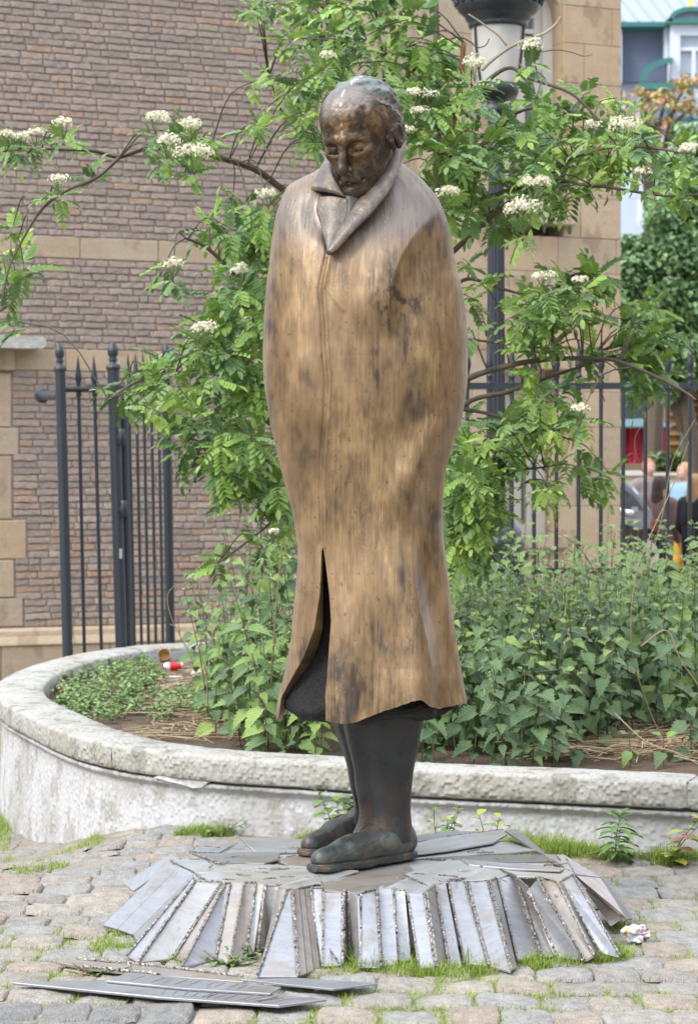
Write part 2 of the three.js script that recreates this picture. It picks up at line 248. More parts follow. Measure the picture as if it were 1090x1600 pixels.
  // a flake of render coming off the wall under the coping
  { const g = new G(), px = [[243, 1214], [268, 1221], [290, 1226], [303, 1231], [318, 1230], [327, 1222], [318, 1218], [285, 1214], [262, 1209]]; const A = px.map(([x, y]) => { let best = null; for (let i = 0; i < 300; i++) { const q = RIM[i], X = 545 + q.x / (7.77 - q.z) * F; if (q.z > -3 && (!best || Math.abs(X - x) < best[0])) best = [Math.abs(X - x), i]; } const q = RIM[best[1]], nn = nor[best[1]], w = P(x, y, 7.77 - q.z); return [V(w.x - nn.x * .012, w.y, q.z - nn.z * .012), V(w.x + nn.x * .02, w.y, q.z + nn.z * .02)]; }); g.prism(A.map((a) => a[0]).reverse(), A.map((a) => a[1]).reverse()); part('render_flake', g, wallM, t); }
  // soil
  const sgm = new G(), c0 = sgm.v(.8, SOIL, -5.4, .8, -5.4), ids = [];
  for (let ring = 1; ring <= 14; ring++) { const row = []; for (let i = 0; i < n; i += 2) { const p = RIM[i].clone().addScaledVector(nor[i], .25), f = ring / 14, x = lerp(.8, p.x, f), z = lerp(-5.4, p.z, f); row.push(sgm.v(x, SOIL + .05 * (fbm(x * 2, z * 2, 3, 3) - .5) + .02 * (fbm(x * 14, z * 14, 3, 2) - .5), z, x, z)); } ids.push(row); }
  const mm = ids[0].length; for (let i = 0; i < mm; i++) { sgm.t(c0, ids[0][i], ids[0][(i + 1) % mm]); for (let k = 0; k < 13; k++) sgm.q(ids[k][i], ids[k + 1][i], ids[k + 1][(i + 1) % mm], ids[k][(i + 1) % mm]); }
  struct('soil', sgm, M([.15, .105, .07], 1, 0, { map: grainT, bumpMap: grainB, bumpScale: .02 }));
}
// ---------------------------------------------------------------- the brick house and the stone front behind
const WA = P(-60, 745, 18.1), WB = P(497, 745, 19.35), WC = P(964, 745, 20.6);
const WU = V(WB.x - WA.x, 0, WB.z - WA.z), WLEN = WU.length(); WU.normalize();
const WN = V(-WU.z, 0, WU.x); if (WN.z < 0) WN.negate();
const W3 = (s, y, o = 0) => V(WA.x + WU.x * s + WN.x * o, y, WA.z + WU.z * s + WN.z * o); // along the wall, height, out of it
function onWall(px, py) { // where a pixel meets the wall: [along, height]
  const r = P(px, py, 1).sub(CAM), k = WA.clone().sub(CAM).dot(WN) / r.dot(WN), q = CAM.clone().addScaledVector(r, k); return [V(q.x - WA.x, 0, q.z - WA.z).dot(WU), q.y];
}
const wbox = (g, s0, s1, y0, y1, o0, o1, c) => g.prism([W3(s0, y0, o1), W3(s1, y0, o1), W3(s1, y1, o1), W3(s0, y1, o1)], [W3(s0, y0, o0), W3(s1, y0, o0), W3(s1, y1, o0), W3(s0, y1, o0)], c);
function block(g, s0, s1, y0, y1, o0, o1, b = .012, c) { // a dressed stone: front face with chamfered edges
  const f = [W3(s0 + b, y0 + b, o1), W3(s1 - b, y0 + b, o1), W3(s1 - b, y1 - b, o1), W3(s0 + b, y1 - b, o1)], m = [W3(s0, y0, o1 - b), W3(s1, y0, o1 - b), W3(s1, y1, o1 - b), W3(s0, y1, o1 - b)], k = [W3(s0, y0, o0), W3(s1, y0, o0), W3(s1, y1, o0), W3(s0, y1, o0)];
  g.face(f, c); for (let i = 0; i < 4; i++) { const j = (i + 1) % 4; g.face([f[j], f[i], m[i], m[j]], c); g.face([m[j], m[i], k[i], k[j]], c); } return g;
}
const sandT = tex(512, 512, (u, v) => { const n = fbm(u * 6, v * 6, 21, 5, 6), l = fbm(u * 3, v * 26, 23, 4, 3, 26), f = fbm(u * 150, v * 150, 25, 2, 150), st = ss(.6, .78, fbm(u * 9, v * 5, 27, 4, 9, 5)); let c = mix3([.80, .72, .60], [1, .96, .88], n * .6 + l * .4); c = mix3(c, [.5, .42, .33], st * .5); return c.map((x) => x * (.86 + .26 * f)); });
const stoneTones = [[.49, .41, .325], [.52, .435, .345], [.46, .39, .315], [.51, .41, .31], [.47, .41, .34]].map((c) => M(c, .9, 0, { map: sandT, bumpMap: grainB, bumpScale: .004 }));
{
  const house = thing('brick_house', 'brown brick house wall with sandstone bands and quoins behind the gate', 'house', V(WA.x, 0, WA.z));
  const TOP = 6.6, s1 = WLEN, r = rng(21);
  const [q0] = onWall(0, 700), y = (py) => onWall(150, py)[1];
  const b1 = [y(406), y(371)], b2 = [y(581), y(546)], pl0 = y(1004), pl1 = y(977);
  { const g = new G(); wbox(g, -.62, s1 - .004, -.6, TOP, -.5, -.0075); part('wall', g, M([.42, .36, .32], .95, 0, { map: grainT, bumpMap: grainB, bumpScale: .006 }), house); }
  { const g = new G(); wbox(g, -.62, s1, TOP, TOP + .1, -.6, .25); part('roof', g, M([.2, .12, .09], .9), house); }
  // stone bands
  for (const [a, b] of [b1, b2]) for (let s = -.3 + r() * .3; s < s1;) { const w = rr(.5, .68, r), g = new G(), e = Math.min(s + w, s1) - .006; block(g, s, e, a + .004, b - .004, -.03, .004, .006); part('stone_band', g, stoneTones[(r() * 5) | 0], house); s += w; }
  // plinth: moulding and ashlar
  for (let s = -.9; s < s1; s += .9) { const e = Math.min(s + .894, s1), g = new G(), pf = [[-.03, pl1], [.03, pl1 - .01], [.045, pl1 - .03], [.05, pl1 - .07], [.075, pl0 + .03], [.085, pl0 + .01], [.085, pl0], [-.03, pl0]]; for (let k = 0; k < pf.length - 1; k++) g.face([W3(s, pf[k + 1][1], pf[k + 1][0]), W3(e, pf[k + 1][1], pf[k + 1][0]), W3(e, pf[k][1], pf[k][0]), W3(s, pf[k][1], pf[k][0])]); g.face(pf.map(([o, h]) => W3(e, h, o))); part('plinth_moulding', g, stoneTones[(r() * 3) | 0], house); const h = new G(); block(h, s + .3, Math.min(e + .3, s1), -.5, pl0 - .004, -.03, .075, .006); part('plinth_stone', h, stoneTones[(r() * 5) | 0], house); }
  // quoins at the left end
  const rows = [[340 - 400, 20], [-20, 8], [60, 18], [150, 8], [240, 16], [300, 8], [582, 17.5], [668, 29], [712, 18.5], [812, 41], [874, 22], [934, 36], [979, 0]];
  const quoin = (py0, py1, px) => { const sR = onWall(px, (py0 + py1) / 2)[0], g = new G(); block(g, q0 - .6, sR, onWall(px, py1)[1] + .004, onWall(px, py0)[1] - .004, -.03, .008, .008); part('quoin', g, stoneTones[(r() * 5) | 0], house); return [onWall(px, py1)[1], onWall(px, py0)[1], sR]; };
  const Q = []; for (let k = 6; k < rows.length - 1; k++) Q.push(quoin(rows[k][0], rows[k + 1][0], rows[k][1]));
  // a stone cap with a weathered top, jutting out at the left
  { const g = new G(), sR = onWall(60, 540)[0], yT = y(531), yB = y(549); const pts = (o) => [W3(q0 - .6, yB, o), W3(sR - .03, yB, o), W3(sR, yB + .025, o), W3(sR, yT - .02, o), W3(sR - .02, yT, o), W3(q0 - .6, yT + .005, o)]; g.prism(pts(.22), pts(-.03)); part('stone_cap', g, M([.62, .61, .58], .9, 0, { map: grainT, bumpMap: grainB, bumpScale: .01 }), house); const h = new G(); wbox(h, q0 - .6, onWall(20, 560)[0], b2[0], yB - .004, -.02, .06); part('stone_bracket', h, stoneTones[2], house); }
  // bricks
  const H = .0555, tones = [[.39, .305, .27], [.41, .325, .285], [.37, .295, .265], [.43, .335, .285], [.40, .32, .285], [.345, .28, .255], [.45, .31, .24], [.47, .38, .325]];
  const brickB = tex(256, 128, (u, v) => .6 * fbm(u * 10, v * 8, 31, 4, 10, 8) + .4 * fbm(u * 40, v * 30, 33, 3, 40, 30), { srgb: false });
  const brickT = tex(256, 128, (u, v) => { const n = fbm(u * 8, v * 5, 35, 5, 8, 5), w = ss(.6, .8, fbm(u * 14, v * 10, 37, 3, 14, 10)); return mix3([.62 + .5 * n, .60 + .5 * n, .58 + .5 * n], [1.0, .98, .95], w * .5); });
  const mats = tones.map((t) => M([t[0] * .93, t[1] * .97, t[2] * .95], .92, 0, { map: brickT, bumpMap: brickB, bumpScale: .008 }));
  const shapes = [];
  for (let k = 0; k < 10; k++) { // unit brick: x 0..1, y 0..1, front at z = 0; wobbly long edges as hand-made bricks have
    const g = new G(), n = 6, top = [], ph = r() * 40, sag = rr(-.05, .05, r);
    const ring = (inset, z, jit) => { const b = [], t = []; for (let i = 0; i <= n; i++) { const x = i / n, e = 4 * x * (1 - x); b.push([lerp(inset * .35, 1 - inset * .35, x), inset + (vn(x * 4 + ph, 3, 1) - .5) * jit + sag * e, z + (vn(x * 5 + ph, 7, 2) - .5) * .006]); t.push([lerp(inset * .35, 1 - inset * .35, x), 1 - inset + (vn(x * 4 + ph, 11, 1) - .5) * jit, z - .003 + (vn(x * 5 + ph, 17, 2) - .5) * .006]); } return [b, t]; };
    const [b0, t0] = ring(.09, 0, .22), [b1r, t1] = ring(.03, -.004, .22), [b2r, t2] = ring(.03, -.04, .22);
    const put = (a) => a.map(([x, yy, z]) => g.v(x, yy, z, x * .9 + ph, yy * .3 + ph));
    const B0 = put(b0), T0 = put(t0), B1 = put(b1r), T1 = put(t1), B2 = put(b2r), T2 = put(t2);
    for (let i = 0; i < n; i++) { g.q(B0[i], B0[i + 1], T0[i + 1], T0[i]); g.q(B1[i], B1[i + 1], B0[i + 1], B0[i]); g.q(T0[i], T0[i + 1], T1[i + 1], T1[i]); g.q(B2[i], B2[i + 1], B1[i + 1], B1[i]); g.q(T1[i], T1[i + 1], T2[i + 1], T2[i]); }
    g.q(B1[0], B0[0], T0[0], T1[0]); g.q(B0[n], B1[n], T1[n], T0[n]); g.q(B2[0], B1[0], T1[0], T2[0]); g.q(B1[n], B2[n], T2[n], T1[n]);
    shapes.push(g.geo());
  }
  const all = [];
  for (const [y0, y1, low] of [[pl1, b2[0], 1], [b2[1], b1[0], 0], [b1[1], TOP, 0]]) {
    const nr = Math.round((y1 - y0) / H), hh = (y1 - y0) / nr;
    for (let k = 0; k < nr; k++) {
      const yy = y0 + k * hh; let s = -.45 - r() * .2, end = s1 - .01;
      const qq = low && Q.find((a) => yy + hh / 2 > a[0] && yy + hh / 2 < a[1]);
      if (qq) s = qq[2] + .008;
      while (s < end) { let w = r() < .22 ? rr(.09, .12, r) : rr(.17, .235, r); if (s + w > end - .06) w = end - s; all.push([s, yy, w, hh, low]); s += w; }
    }
  }
  const cam2 = (a) => { const p = W3(a[0] + a[2] / 2, a[1], 0), d = CAM.z - p.z, px = 545 + p.x / d * F, py = 745 - (p.y - 1.5) / d * F; return px > -20 && px < 500 && py > -15 && py < 990 ? ((px < 400 && (py < 365 || (py > 400 && px < 280))) ? 0 : (px < 320 ? 1 : 2)) : 3; };
  const vis = all.map((a) => [cam2(a), a]).filter((a) => a[0] < 3 || r() < 1).sort((a, b) => a[0] - b[0] || b[1][2] - a[1][2]);
  const rest = tones.map(() => new G()), ang = Math.atan2(-WU.z, WU.x);
  vis.forEach(([, [s, yy, w, hh, low]], k) => {
    const o = rr(.0, .007, r), p = W3(s + .004, yy + .003, o), m = new THREE.Matrix4().makeTranslation(p.x, p.y, p.z).multiply(new THREE.Matrix4().makeRotationY(ang)).multiply(new THREE.Matrix4().makeRotationZ(rr(-.02, .02, r))).multiply(new THREE.Matrix4().makeScale(w - .007, hh - .006, 1));
    const mi = low && r() < .35 && yy < 1.35 ? 6 + (r() < .4 ? 1 : 0) : (r() < .05 ? 6 : (r() * 6) | 0);
    if (k < 300) { const b = mesh('brick', shapes[k % 10], mats[mi], house); b.applyMatrix4(new THREE.Matrix4().makeTranslation(-WA.x, 0, -WA.z).multiply(m)); } else rest[mi].add(shapes[k % 10], m);
  });
  const bm = new THREE.BufferGeometry(); const gs = rest.map((g) => g.geo());
  const merged = mergeGeometries(gs, true); merged.translate(-WA.x, 0, -WA.z); mesh('brick', merged, mats, house, 'stuff');
}
// the stone front, in one line with the brick, ending in a corner
const FL = V(WC.x - WB.x, 0, WC.z - WB.z).length();
{
  const t = thing('stone_building', 'beige sandstone ashlar building with arched window behind the lamp post', 'building', V(WB.x, 0, WB.z));
  const S0 = WLEN + .002, S1 = WLEN + FL, r = rng(31), px2s = (px, py) => onWall(px, py)[0], py2y = (px, py) => onWall(px, py)[1];
  const wins = [{ s0: px2s(790, 200), s1: px2s(880, 200), y0: py2y(835, 330), y1: py2y(835, 8), arch: .35 }, { s0: px2s(790, 700), s1: px2s(868, 700), y0: py2y(830, 836), y1: py2y(830, 578), arch: 0 }];
  { const g = new G(); wbox(g, S0, S1 - .35, -.6, 6.9, -4, -.38); part('wall', g, stoneTones[2], t); const h = new G(); wbox(h, S0 - .3, S1 + .1, 6.9, 7.05, -4, .2); part('roof', h, M([.16, .14, .14], .9), t); const k = new G(); wbox(k, S1 - .35, S1 - .01, -.6, 6.9, -4, -.2); part('side_wall', k, stoneTones[0], t); }
  for (let y = -.5, row = 0; y < 6.9; row++) {
    const h = y < .55 ? .36 : [.35, .33, .37, .31][row % 4]; let s = S0 - (row % 2) * .3;
    const cuts = []; while (s < S1) { const w = rr(.5, .78, r); cuts.push([Math.max(S0, s), Math.min(S1, s + w)]); s += w; }
    for (let [a, b] of cuts) {
      let spans = [[a, b]];
      for (const w of wins) if (y + h > w.y0 + .02 && y < w.y1 + (w.arch ? .3 : .0) - .02) spans = spans.flatMap(([p, q]) => (q <= w.s0 || p >= w.s1) ? [[p, q]] : [[p, Math.min(q, w.s0)], [Math.max(p, w.s1), q]].filter(([x, z]) => z - x > .03));
      for (const [p, q] of spans) { const g = new G(); block(g, p + .0015, q - .0015, y + .0015, y + h - .0015, -.39, (y < .55 ? .04 : 0) + rr(-.0015, .0015, r), .004); part('ashlar_block', g, stoneTones[(r() * 5) | 0], t); }
    }
    y += h;
  }
  const white = M([.62, .60, .56], .6), glass = new THREE.MeshPhysicalMaterial({ color: 0x9aa4a8, roughness: .08, metalness: 0, transmission: .55, thickness: 0, side: THREE.DoubleSide }), dark = M([.05, .055, .06], .6);
  for (const w of wins) {
    const mid = (w.s0 + w.s1) / 2, hw = (w.s1 - w.s0) / 2, win = new THREE.Group(); win.name = numbered('window'); t.add(win);
    // reveal with chamfered inner arch: voussoir blocks fill the opening's shoulders
    if (w.arch) { const n = 7; for (let k = 0; k < n; k++) { const a0 = Math.PI * k / n, a1 = Math.PI * (k + 1) / n, f = (a, rr2) => [mid - Math.cos(a) * hw * rr2, w.y1 - .12 + Math.sin(a) * w.arch * rr2]; const g = new G(), q = [f(a0, 1), f(a1, 1), [mid - Math.cos(a1) * hw * 1.0, w.y1 + .55], [mid - Math.cos(a0) * hw * 1.0, w.y1 + .55]]; if (Math.abs(q[1][0] - q[0][0]) > .005) { g.prism(q.map(([s, y]) => W3(s, y, -.03)), q.map(([s, y]) => W3(s, y, -.38))); part('arch_stone', g, stoneTones[(r() * 5) | 0], t); } } }
    { const g = new G(); for (const [a, b, c, d, o] of [[w.s0, w.s0 + .1, w.y0, w.y1 + .3, -.2], [w.s1 - .1, w.s1, w.y0, w.y1 + .3, -.2], [w.s0 + .1, w.s0 + .16, w.y0, w.y1 + .3, -.25], [w.s1 - .16, w.s1 - .1, w.y0, w.y1 + .3, -.25], [mid - .04, mid + .04, w.y0, w.y1 + .3, -.26], [w.s0 + .16, w.s1 - .16, w.y0, w.y0 + .09, -.262], [w.s0 + .16, w.s1 - .16, w.y1 - .3, w.y1 - .22, -.262], [w.s0 + .16, w.s1 - .16, w.y1 - .2, w.y1 - .16, -.24], [w.s0 + .16, w.s1 - .16, w.y1 - .06, w.y1 + .3, -.264]]) wbox(g, a, b, c, d, -.375, o); part('frame', g, white, win); }
    for (const [a, b] of [[w.s0 + .16, mid - .04], [mid + .04, w.s1 - .16]]) { const g = new G(); g.face([W3(a, w.y0 + .09, -.3), W3(b, w.y0 + .09, -.3), W3(b, w.y1 - .06, -.3), W3(a, w.y1 - .06, -.3)]); part('pane', g, glass, win); }
    { const g = new G(); g.face([W3(w.s0, w.y0, -.372), W3(w.s1, w.y0, -.372), W3(w.s1, w.y1 + .3, -.372), W3(w.s0, w.y1 + .3, -.372)]); part('blind', g, dark, win); }
    { const g = new G(); block(g, w.s0 - .08, w.s1 + .08, w.y0 - .12, w.y0 - .002, -.3, .09, .012); part('sill', g, stoneTones[4], win); }
    if (!w.arch) { const g = new G(); block(g, w.s0 - .1, w.s1 + .1, w.y1 + .004, w.y1 + .14, -.3, .05, .012); part('lintel', g, stoneTones[3], win); }
  }
}
// ---------------------------------------------------------------- iron: the gate at the left, the railing at the right, the lamp post
const ironT = tex(256, 256, (u, v) => { const n = fbm(u * 6, v * 6, 41, 5, 6), s = ss(.72, .8, fbm(u * 30, v * 30, 43, 3, 30)); return mix3([.75 + .5 * n, .75 + .5 * n, .75 + .5 * n], [3, 3, 3], s * .5); });
const iron = M([.026, .033, .045], .48, .1, { map: ironT, bumpMap: grainB, bumpScale: .0015, clearcoat: .25, clearcoatRoughness: .4 });
function lathe(prof, m, seg = 14) { const g = new THREE.LatheGeometry(prof.map(([r, y]) => new THREE.Vector2(Math.max(r, .0001), y)), seg); if (m) g.applyMatrix4(m); return g; }
function spearBar(g, foot, top, rad) { // a round bar with a collar and a spear head
  const d = top.clone().sub(foot), L = d.length(), m = new THREE.Matrix4().makeTranslation(foot.x, foot.y, foot.z).multiply(new THREE.Matrix4().makeRotationFromQuaternion(new THREE.Quaternion().setFromUnitVectors(V(0, 1, 0), d.normalize())));
  g.add(lathe([[rad, 0], [rad, L - .29], [rad * 1.5, L - .285], [rad * 1.5, L - .265], [rad * 1.05, L - .255], [rad * 1.7, L - .235], [rad * 1.7, L - .225], [rad * 1.1, L - .215], [rad * 1.15, L - .2], [rad * 1.9, L - .165], [rad * 1.7, L - .14], [rad * .5, L - .03], [.001, L]], m, 10));
}
{
  const foot0 = P(106, 1040, 15.95), t = thing('iron_gate', 'black iron gate with spear topped bars and finial posts before the brick wall', 'gate', V(foot0.x, -.3, foot0.z));
  const post = (pxT, pyT, pxB, pyB, d, rad) => { const a = P(pxB, pyB, d), b = P(pxT, pyT, d), k = (a.y + .35) / (b.y - a.y), f = a.clone().addScaledVector(b.clone().sub(a), -k), D = b.clone().sub(f), L = D.length(); const m = new THREE.Matrix4().makeTranslation(f.x, f.y, f.z).multiply(new THREE.Matrix4().makeRotationFromQuaternion(new THREE.Quaternion().setFromUnitVectors(V(0, 1, 0), D.normalize()))); const q = rad; const g = new G().add(lathe([[q * 1.02, 0], [q, L - .62], [q * 1.03, L - .615], [q * 1.03, L - .6], [q, L - .595], [q, L - .205], [q * 1.15, L - .2], [q * 1.25, L - .185], [q * 1.15, L - .17], [q * .6, L - .155], [q * .62, L - .14], [q * .8, L - .13], [q * .55, L - .115], [q * .85, L - .095], [q * .92, L - .07], [q * .8, L - .045], [q * .35, L - .012], [.001, L]], m, 18)); part('post', g, iron, t); return m; };
  post(93, 535, 106, 1020, 15.95, .036); post(176, 533, 190, 1010, 16.15, .042); post(259, 536, 266, 985, 16.9, .034);
  const dF = (px) => pl([[90, 15.95], [185, 16.15], [265, 16.9]], px);
  const bar = (pxT, pyT, pxB, pyB, rad = .0125) => { const d = dF(pxB), a = P(pxB, pyB, d), b = P(pxT, pyT, d), f = a.clone().addScaledVector(b.clone().sub(a), -(a.y + .25) / (b.y - a.y)); const g = new G(); spearBar(g, f, b, rad); part('bar', g, iron, t); };
  bar(122, 555, 132, 1010); bar(146.5, 555, 158.5, 1005);
  for (const [a, b] of [[200, 210], [212, 221], [223.5, 232], [235, 243.5], [246.5, 254.5]]) bar(a, 552, b, 990, .0115);
  { const g = new G(); for (const y of [609, 1045]) { g.tube([P(95 + (y - 609) * .027, y, 15.95), P(178 + (y - 609) * .027, y - 2, 16.14)], .019, 4); g.tube([P(190 + (y - 609) * .02, y - 2, 16.18), P(260 + (y - 609) * .02, y - 5, 16.88)], .019, 4); } part('rail', g, iron, t); }
  // the leaf's own frame with its hinges, next to the middle post
  { const g = new G(), a = P(192, 605, 16.2), b = P(204, 1015, 16.2); b.y = -.2; g.tube([a, b], .03, 4); part('leaf_frame', g, iron, t); for (const y of [683, 795]) { const h = new G(), p = P(190 + (y - 683) * .03, y, 16.12); h.add(lathe([[.001, -.06], [.026, -.058], [.026, -.02], [.031, -.018], [.031, .018], [.026, .02], [.026, .058], [.001, .06]], at(p.x, p.y, p.z), 12)); h.box(p.x - .02, p.y, p.z, .06, .03, .02); part('hinge', h, iron, t); } const k = new G(), p = P(189, 865, 16.1); k.box(p.x, p.y, p.z, .02, .07, .016); part('latch', k, M([.5, .5, .52], .4, .8), t); }
  // bracket that ties the first post to the wall
  { const g = new G(), a = P(66, 618, 16.4), b = P(93, 618, 15.97); g.tube([a, a.clone().lerp(b, .3), b], .034, 12); g.add(lathe([[.001, -.01], [.05, -.01], [.055, .0], [.05, .012], [.001, .014]], new THREE.Matrix4().makeTranslation(a.x, a.y, a.z).multiply(new THREE.Matrix4().makeRotationX(Math.PI / 2)), 16)); part('wall_bracket', g, iron, t); }
}
{
  const D = 13.9, a = P(700, 603, D), b = P(1500, 603, D), t = thing('iron_railing', 'dark iron railing with thin upright bars behind the nettles', 'fence', V(a.x, 0, a.z));
  for (let px = 729.5; px < 1110; px += 34.7) { const f = P(px, 900, D), g = new G(); spearBar(g, V(f.x, .1, f.z), V(f.x, P(px, 528, D).y, f.z), .0125); part('bar', g, iron, t); }
  for (const [y, q] of [[603, .02], [892, .017]]) { const p0 = P(680, y, D), p1 = P(1130, y, D), g = new G(); g.box((p0.x + p1.x) / 2, p0.y, p0.z, p1.x - p0.x, q * 1.9, .03); part('rail', g, iron, t); }
}
{
  const D = 15.6, c = P(774, 745, D), S = D / F, y = (py) => P(774, py, D).y, t = thing('street_lamp', 'dark iron street lamp with ornate crown above a frosted lantern', 'street lamp', V(c.x, 0, c.z)), m = at(c.x, 0, c.z);
  const pr = (l) => l.map(([r, py]) => [r * S, y(py)]);
  part('base', new G().add(lathe([[46 * S, -.1], [46 * S, y(850)], ...pr([[44, 842], [40, 836], [41, 830], [36, 824], [31, 820], [29, 812], [22, 806], [19, 800], [17, 790]])], m, 24)), iron, t);
  { const g = new G(), n = 96, rows = [[790, 15.5], [600, 14.6], [400, 13.4], [215, 12]]; for (const [py, r] of rows) for (let k = 0; k <= n; k++) { const a = k / n * 2 * Math.PI, q = (r - (.5 + .5 * Math.cos(a * 16)) * 1.6) * S; g.v(c.x + Math.cos(a) * q, y(py), c.z + Math.sin(a) * q, k / n, y(py)); } for (let j = 0; j < rows.length - 1; j++) for (let k = 0; k < n; k++) { const q = j * (n + 1) + k; g.q(q, q + 1, q + n + 2, q + n + 1); } part('post', g, iron, t); }
  part('lantern_foot', new G().add(lathe(pr([[12, 216], [17, 212], [18, 205], [13, 198], [13, 186], [24, 178], [26, 170], [18, 164], [20, 156], [33, 150], [36, 142], [35, 134], [30, 131]]), m, 24)), iron, t);
  const lx = P(777, 745, D).x - c.x, m2 = at(c.x + lx, 0, c.z);
  part('lantern_glass', new G().add(lathe(pr([[31, 132], [35, 110], [39, 80], [42, 42]]), m2, 32)), new THREE.MeshPhysicalMaterial({ color: 0xe8e8e4, roughness: .35, transmission: .5, thickness: 0, side: THREE.DoubleSide }), t);
  for (const a of [.5, 2.6, 3.7, 5.75]) part('lantern_bar', new G().tube([[33, 132], [37, 110], [41, 80], [44, 42]].map(([r, py]) => V(c.x + lx + Math.cos(a) * r * S, y(py), c.z + Math.sin(a) * r * S)), .009, 5), iron, t);
  part('lamp_bulb', new G().add(lathe(pr([[.1, 118], [8, 112], [11, 98], [9, 80], [5, 66], [5, 42]]), m2, 14)), M([.75, .75, .72], .4), t);
  const crown = part('lantern_crown', new G().add(lathe(pr([[40, 46], [45, 44], [47, 40], [45, 36], [50, 33], [52, 27], [55, 24], [62, 18], [64, 13], [66, 11], [64, 6], [66, 0], [70, -8], [72, -16], [68, -20], [50, -30], [30, -52], [14, -62], [8, -80], [10, -86], [.1, -95]]), m2, 40)), M([.03, .042, .05], .5, .2, { map: ironT, clearcoat: .3 }), t);
  for (let k = 0; k < 22; k++) { const a = k / 22 * 2 * Math.PI, g = new G(), q = 66 * S, o = (r, py, da) => V(c.x + lx + Math.cos(a + da) * (q + r * S), y(py), c.z + Math.sin(a + da) * (q + r * S)); g.tube(curve([o(0, 9, 0), o(3, 4, .08), o(5, -3, .1), o(5, -9, .02), o(3, -8, -.06), o(2, -3, -.08)], 8), (u) => lerp(.012, .006, u), 5); part('acanthus_leaf', g, iron, t); }
}
// ---------------------------------------------------------------- the bronze man
const BT = .2; // top of the steel base
const ST = thing('bronze_statue', 'bronze statue of a bowed man in a long buttoned coat on the steel base', 'statue', V(.1, BT, 0));
const SX = (px, z = 0) => P(px, 745, 7.77 - z).x, SY = (py, z = 0) => P(545, py, 7.77 - z).y;
const pz = (px, py, z) => P(px, py, 7.77 - z);
const SIL = [[246, 514, 620], [258, 502, 632], [268, 489, 645], [277, 472, 656], [284, 458, 663], [291, 449, 669], [300, 444, 677], [312, 439, 685], [330, 433, 693], [352, 428, 700], [380, 424, 706], [410, 421, 711], [440, 417, 719], [475, 414, 725], [520, 411.5, 729], [565, 411, 730], [600, 413, 729], [630, 417, 725], [660, 422, 719], [695, 430, 708], [725, 437, 698.5], [760, 446, 693.5], [800, 456, 691.5], [835, 462, 692.5], [870, 465, 696], [925, 461, 703], [965, 457, 708.5], [1000, 454, 713], [1050, 444, 721], [1085, 436, 727], [1105, 432, 729.5], [1135, 431, 729]];
const DEP = [[246, .085, -.05], [262, .12, -.045], [280, .155, -.04], [300, .185, -.035], [340, .222, -.02], [400, .262, -.005], [480, .285, .0], [600, .29, .0], [700, .262, .0], [850, .237, .0], [960, .25, .0], [1050, .272, 0], [1135, .288, 0]];
const HEMF = [[428, 1103], [434, 1106], [445, 1118], [470, 1127], [508, 1118], [512, 1121], [530, 1126], [556, 1131], [576, 1128], [600, 1118], [625, 1107], [650, 1095], [668, 1090], [680, 1100], [692, 1110], [705, 1108], [728, 1101], [740, 1101]];
const SEAM = [[246, 530], [395, 514], [420, 509], [450, 503], [500, 507], [548, 509], [598, 513], [650, 511], [717, 505], [760, 504], [832, 506], [855, 504], [862, 505]];
const SLITR = [[855, 504], [862, 506], [900, 511], [925, 514], [971, 517], [1037, 512], [1090, 508], [1135, 509]];
const SLITL = [[855, 504], [862, 502], [898, 501], [930, 499], [951, 496], [984, 490], [1027, 474], [1073, 448], [1090, 439], [1135, 433.5]];
const seg = (pts, x, y) => { let best = 1e9, side = 1, T = 0; for (let i = 0; i < pts.length - 1; i++) { const [ax, ay] = pts[i], [bx, by] = pts[i + 1], dx = bx - ax, dy = by - ay, t = clamp(((x - ax) * dx + (y - ay) * dy) / (dx * dx + dy * dy), 0, 1), ex = x - ax - dx * t, ey = y - ay - dy * t, d = Math.hypot(ex, ey); if (d < best) { best = d; side = dx * ey - dy * ex > 0 ? -1 : 1; T = (i + t) / (pts.length - 1); } } return [best * side, T]; }; // side > 0: right of a line drawn downwards as seen
const endFade = (t) => ss(0, .12, t) * ss(1, .88, t);
// creases cut into the front of the coat: [line, height, width on the left, width on the right]
const CREASE = [
  [[[694, 316], [668, 340], [645, 368], [624, 405], [612, 440], [604, 490], [604, 540]], .032, 46, 14, .03],
  [[[722, 600], [700, 655], [672, 705], [650, 745], [640, 790], [641, 840]], .046, 32, 13, .045],
  [[[712, 700], [696, 730], [680, 765], [673, 800], [674, 850]], -.032, 16, 22],
  [[[641, 770], [640, 840], [645, 900], [655, 955], [667, 1005], [674, 1040], [670, 1100]], .06, 52, 9, .085],
  [[[690, 960], [694, 1020], [692, 1105]], -.024, 12, 22],
  [[[590, 900], [598, 980], [604, 1110]], -.012, 26, 30],
  [[[548, 860], [540, 960], [534, 1125]], .010, 26, 30],
  [[[478, 640], [484, 740], [487, 830]], -.009, 22, 26],
  [[[450, 520], [466, 600], [470, 700]], .008, 24, 24],
  [[[476, 900], [470, 960], [462, 1030]], -.012, 12, 12],
  [[[486, 300], [490, 340], [506, 385]], -.012, 20, 10],
  [[[560, 470], [574, 540], [572, 640]], -.007, 26, 26],
  [[[640, 520], [660, 600], [650, 690]], .009, 34, 34]];
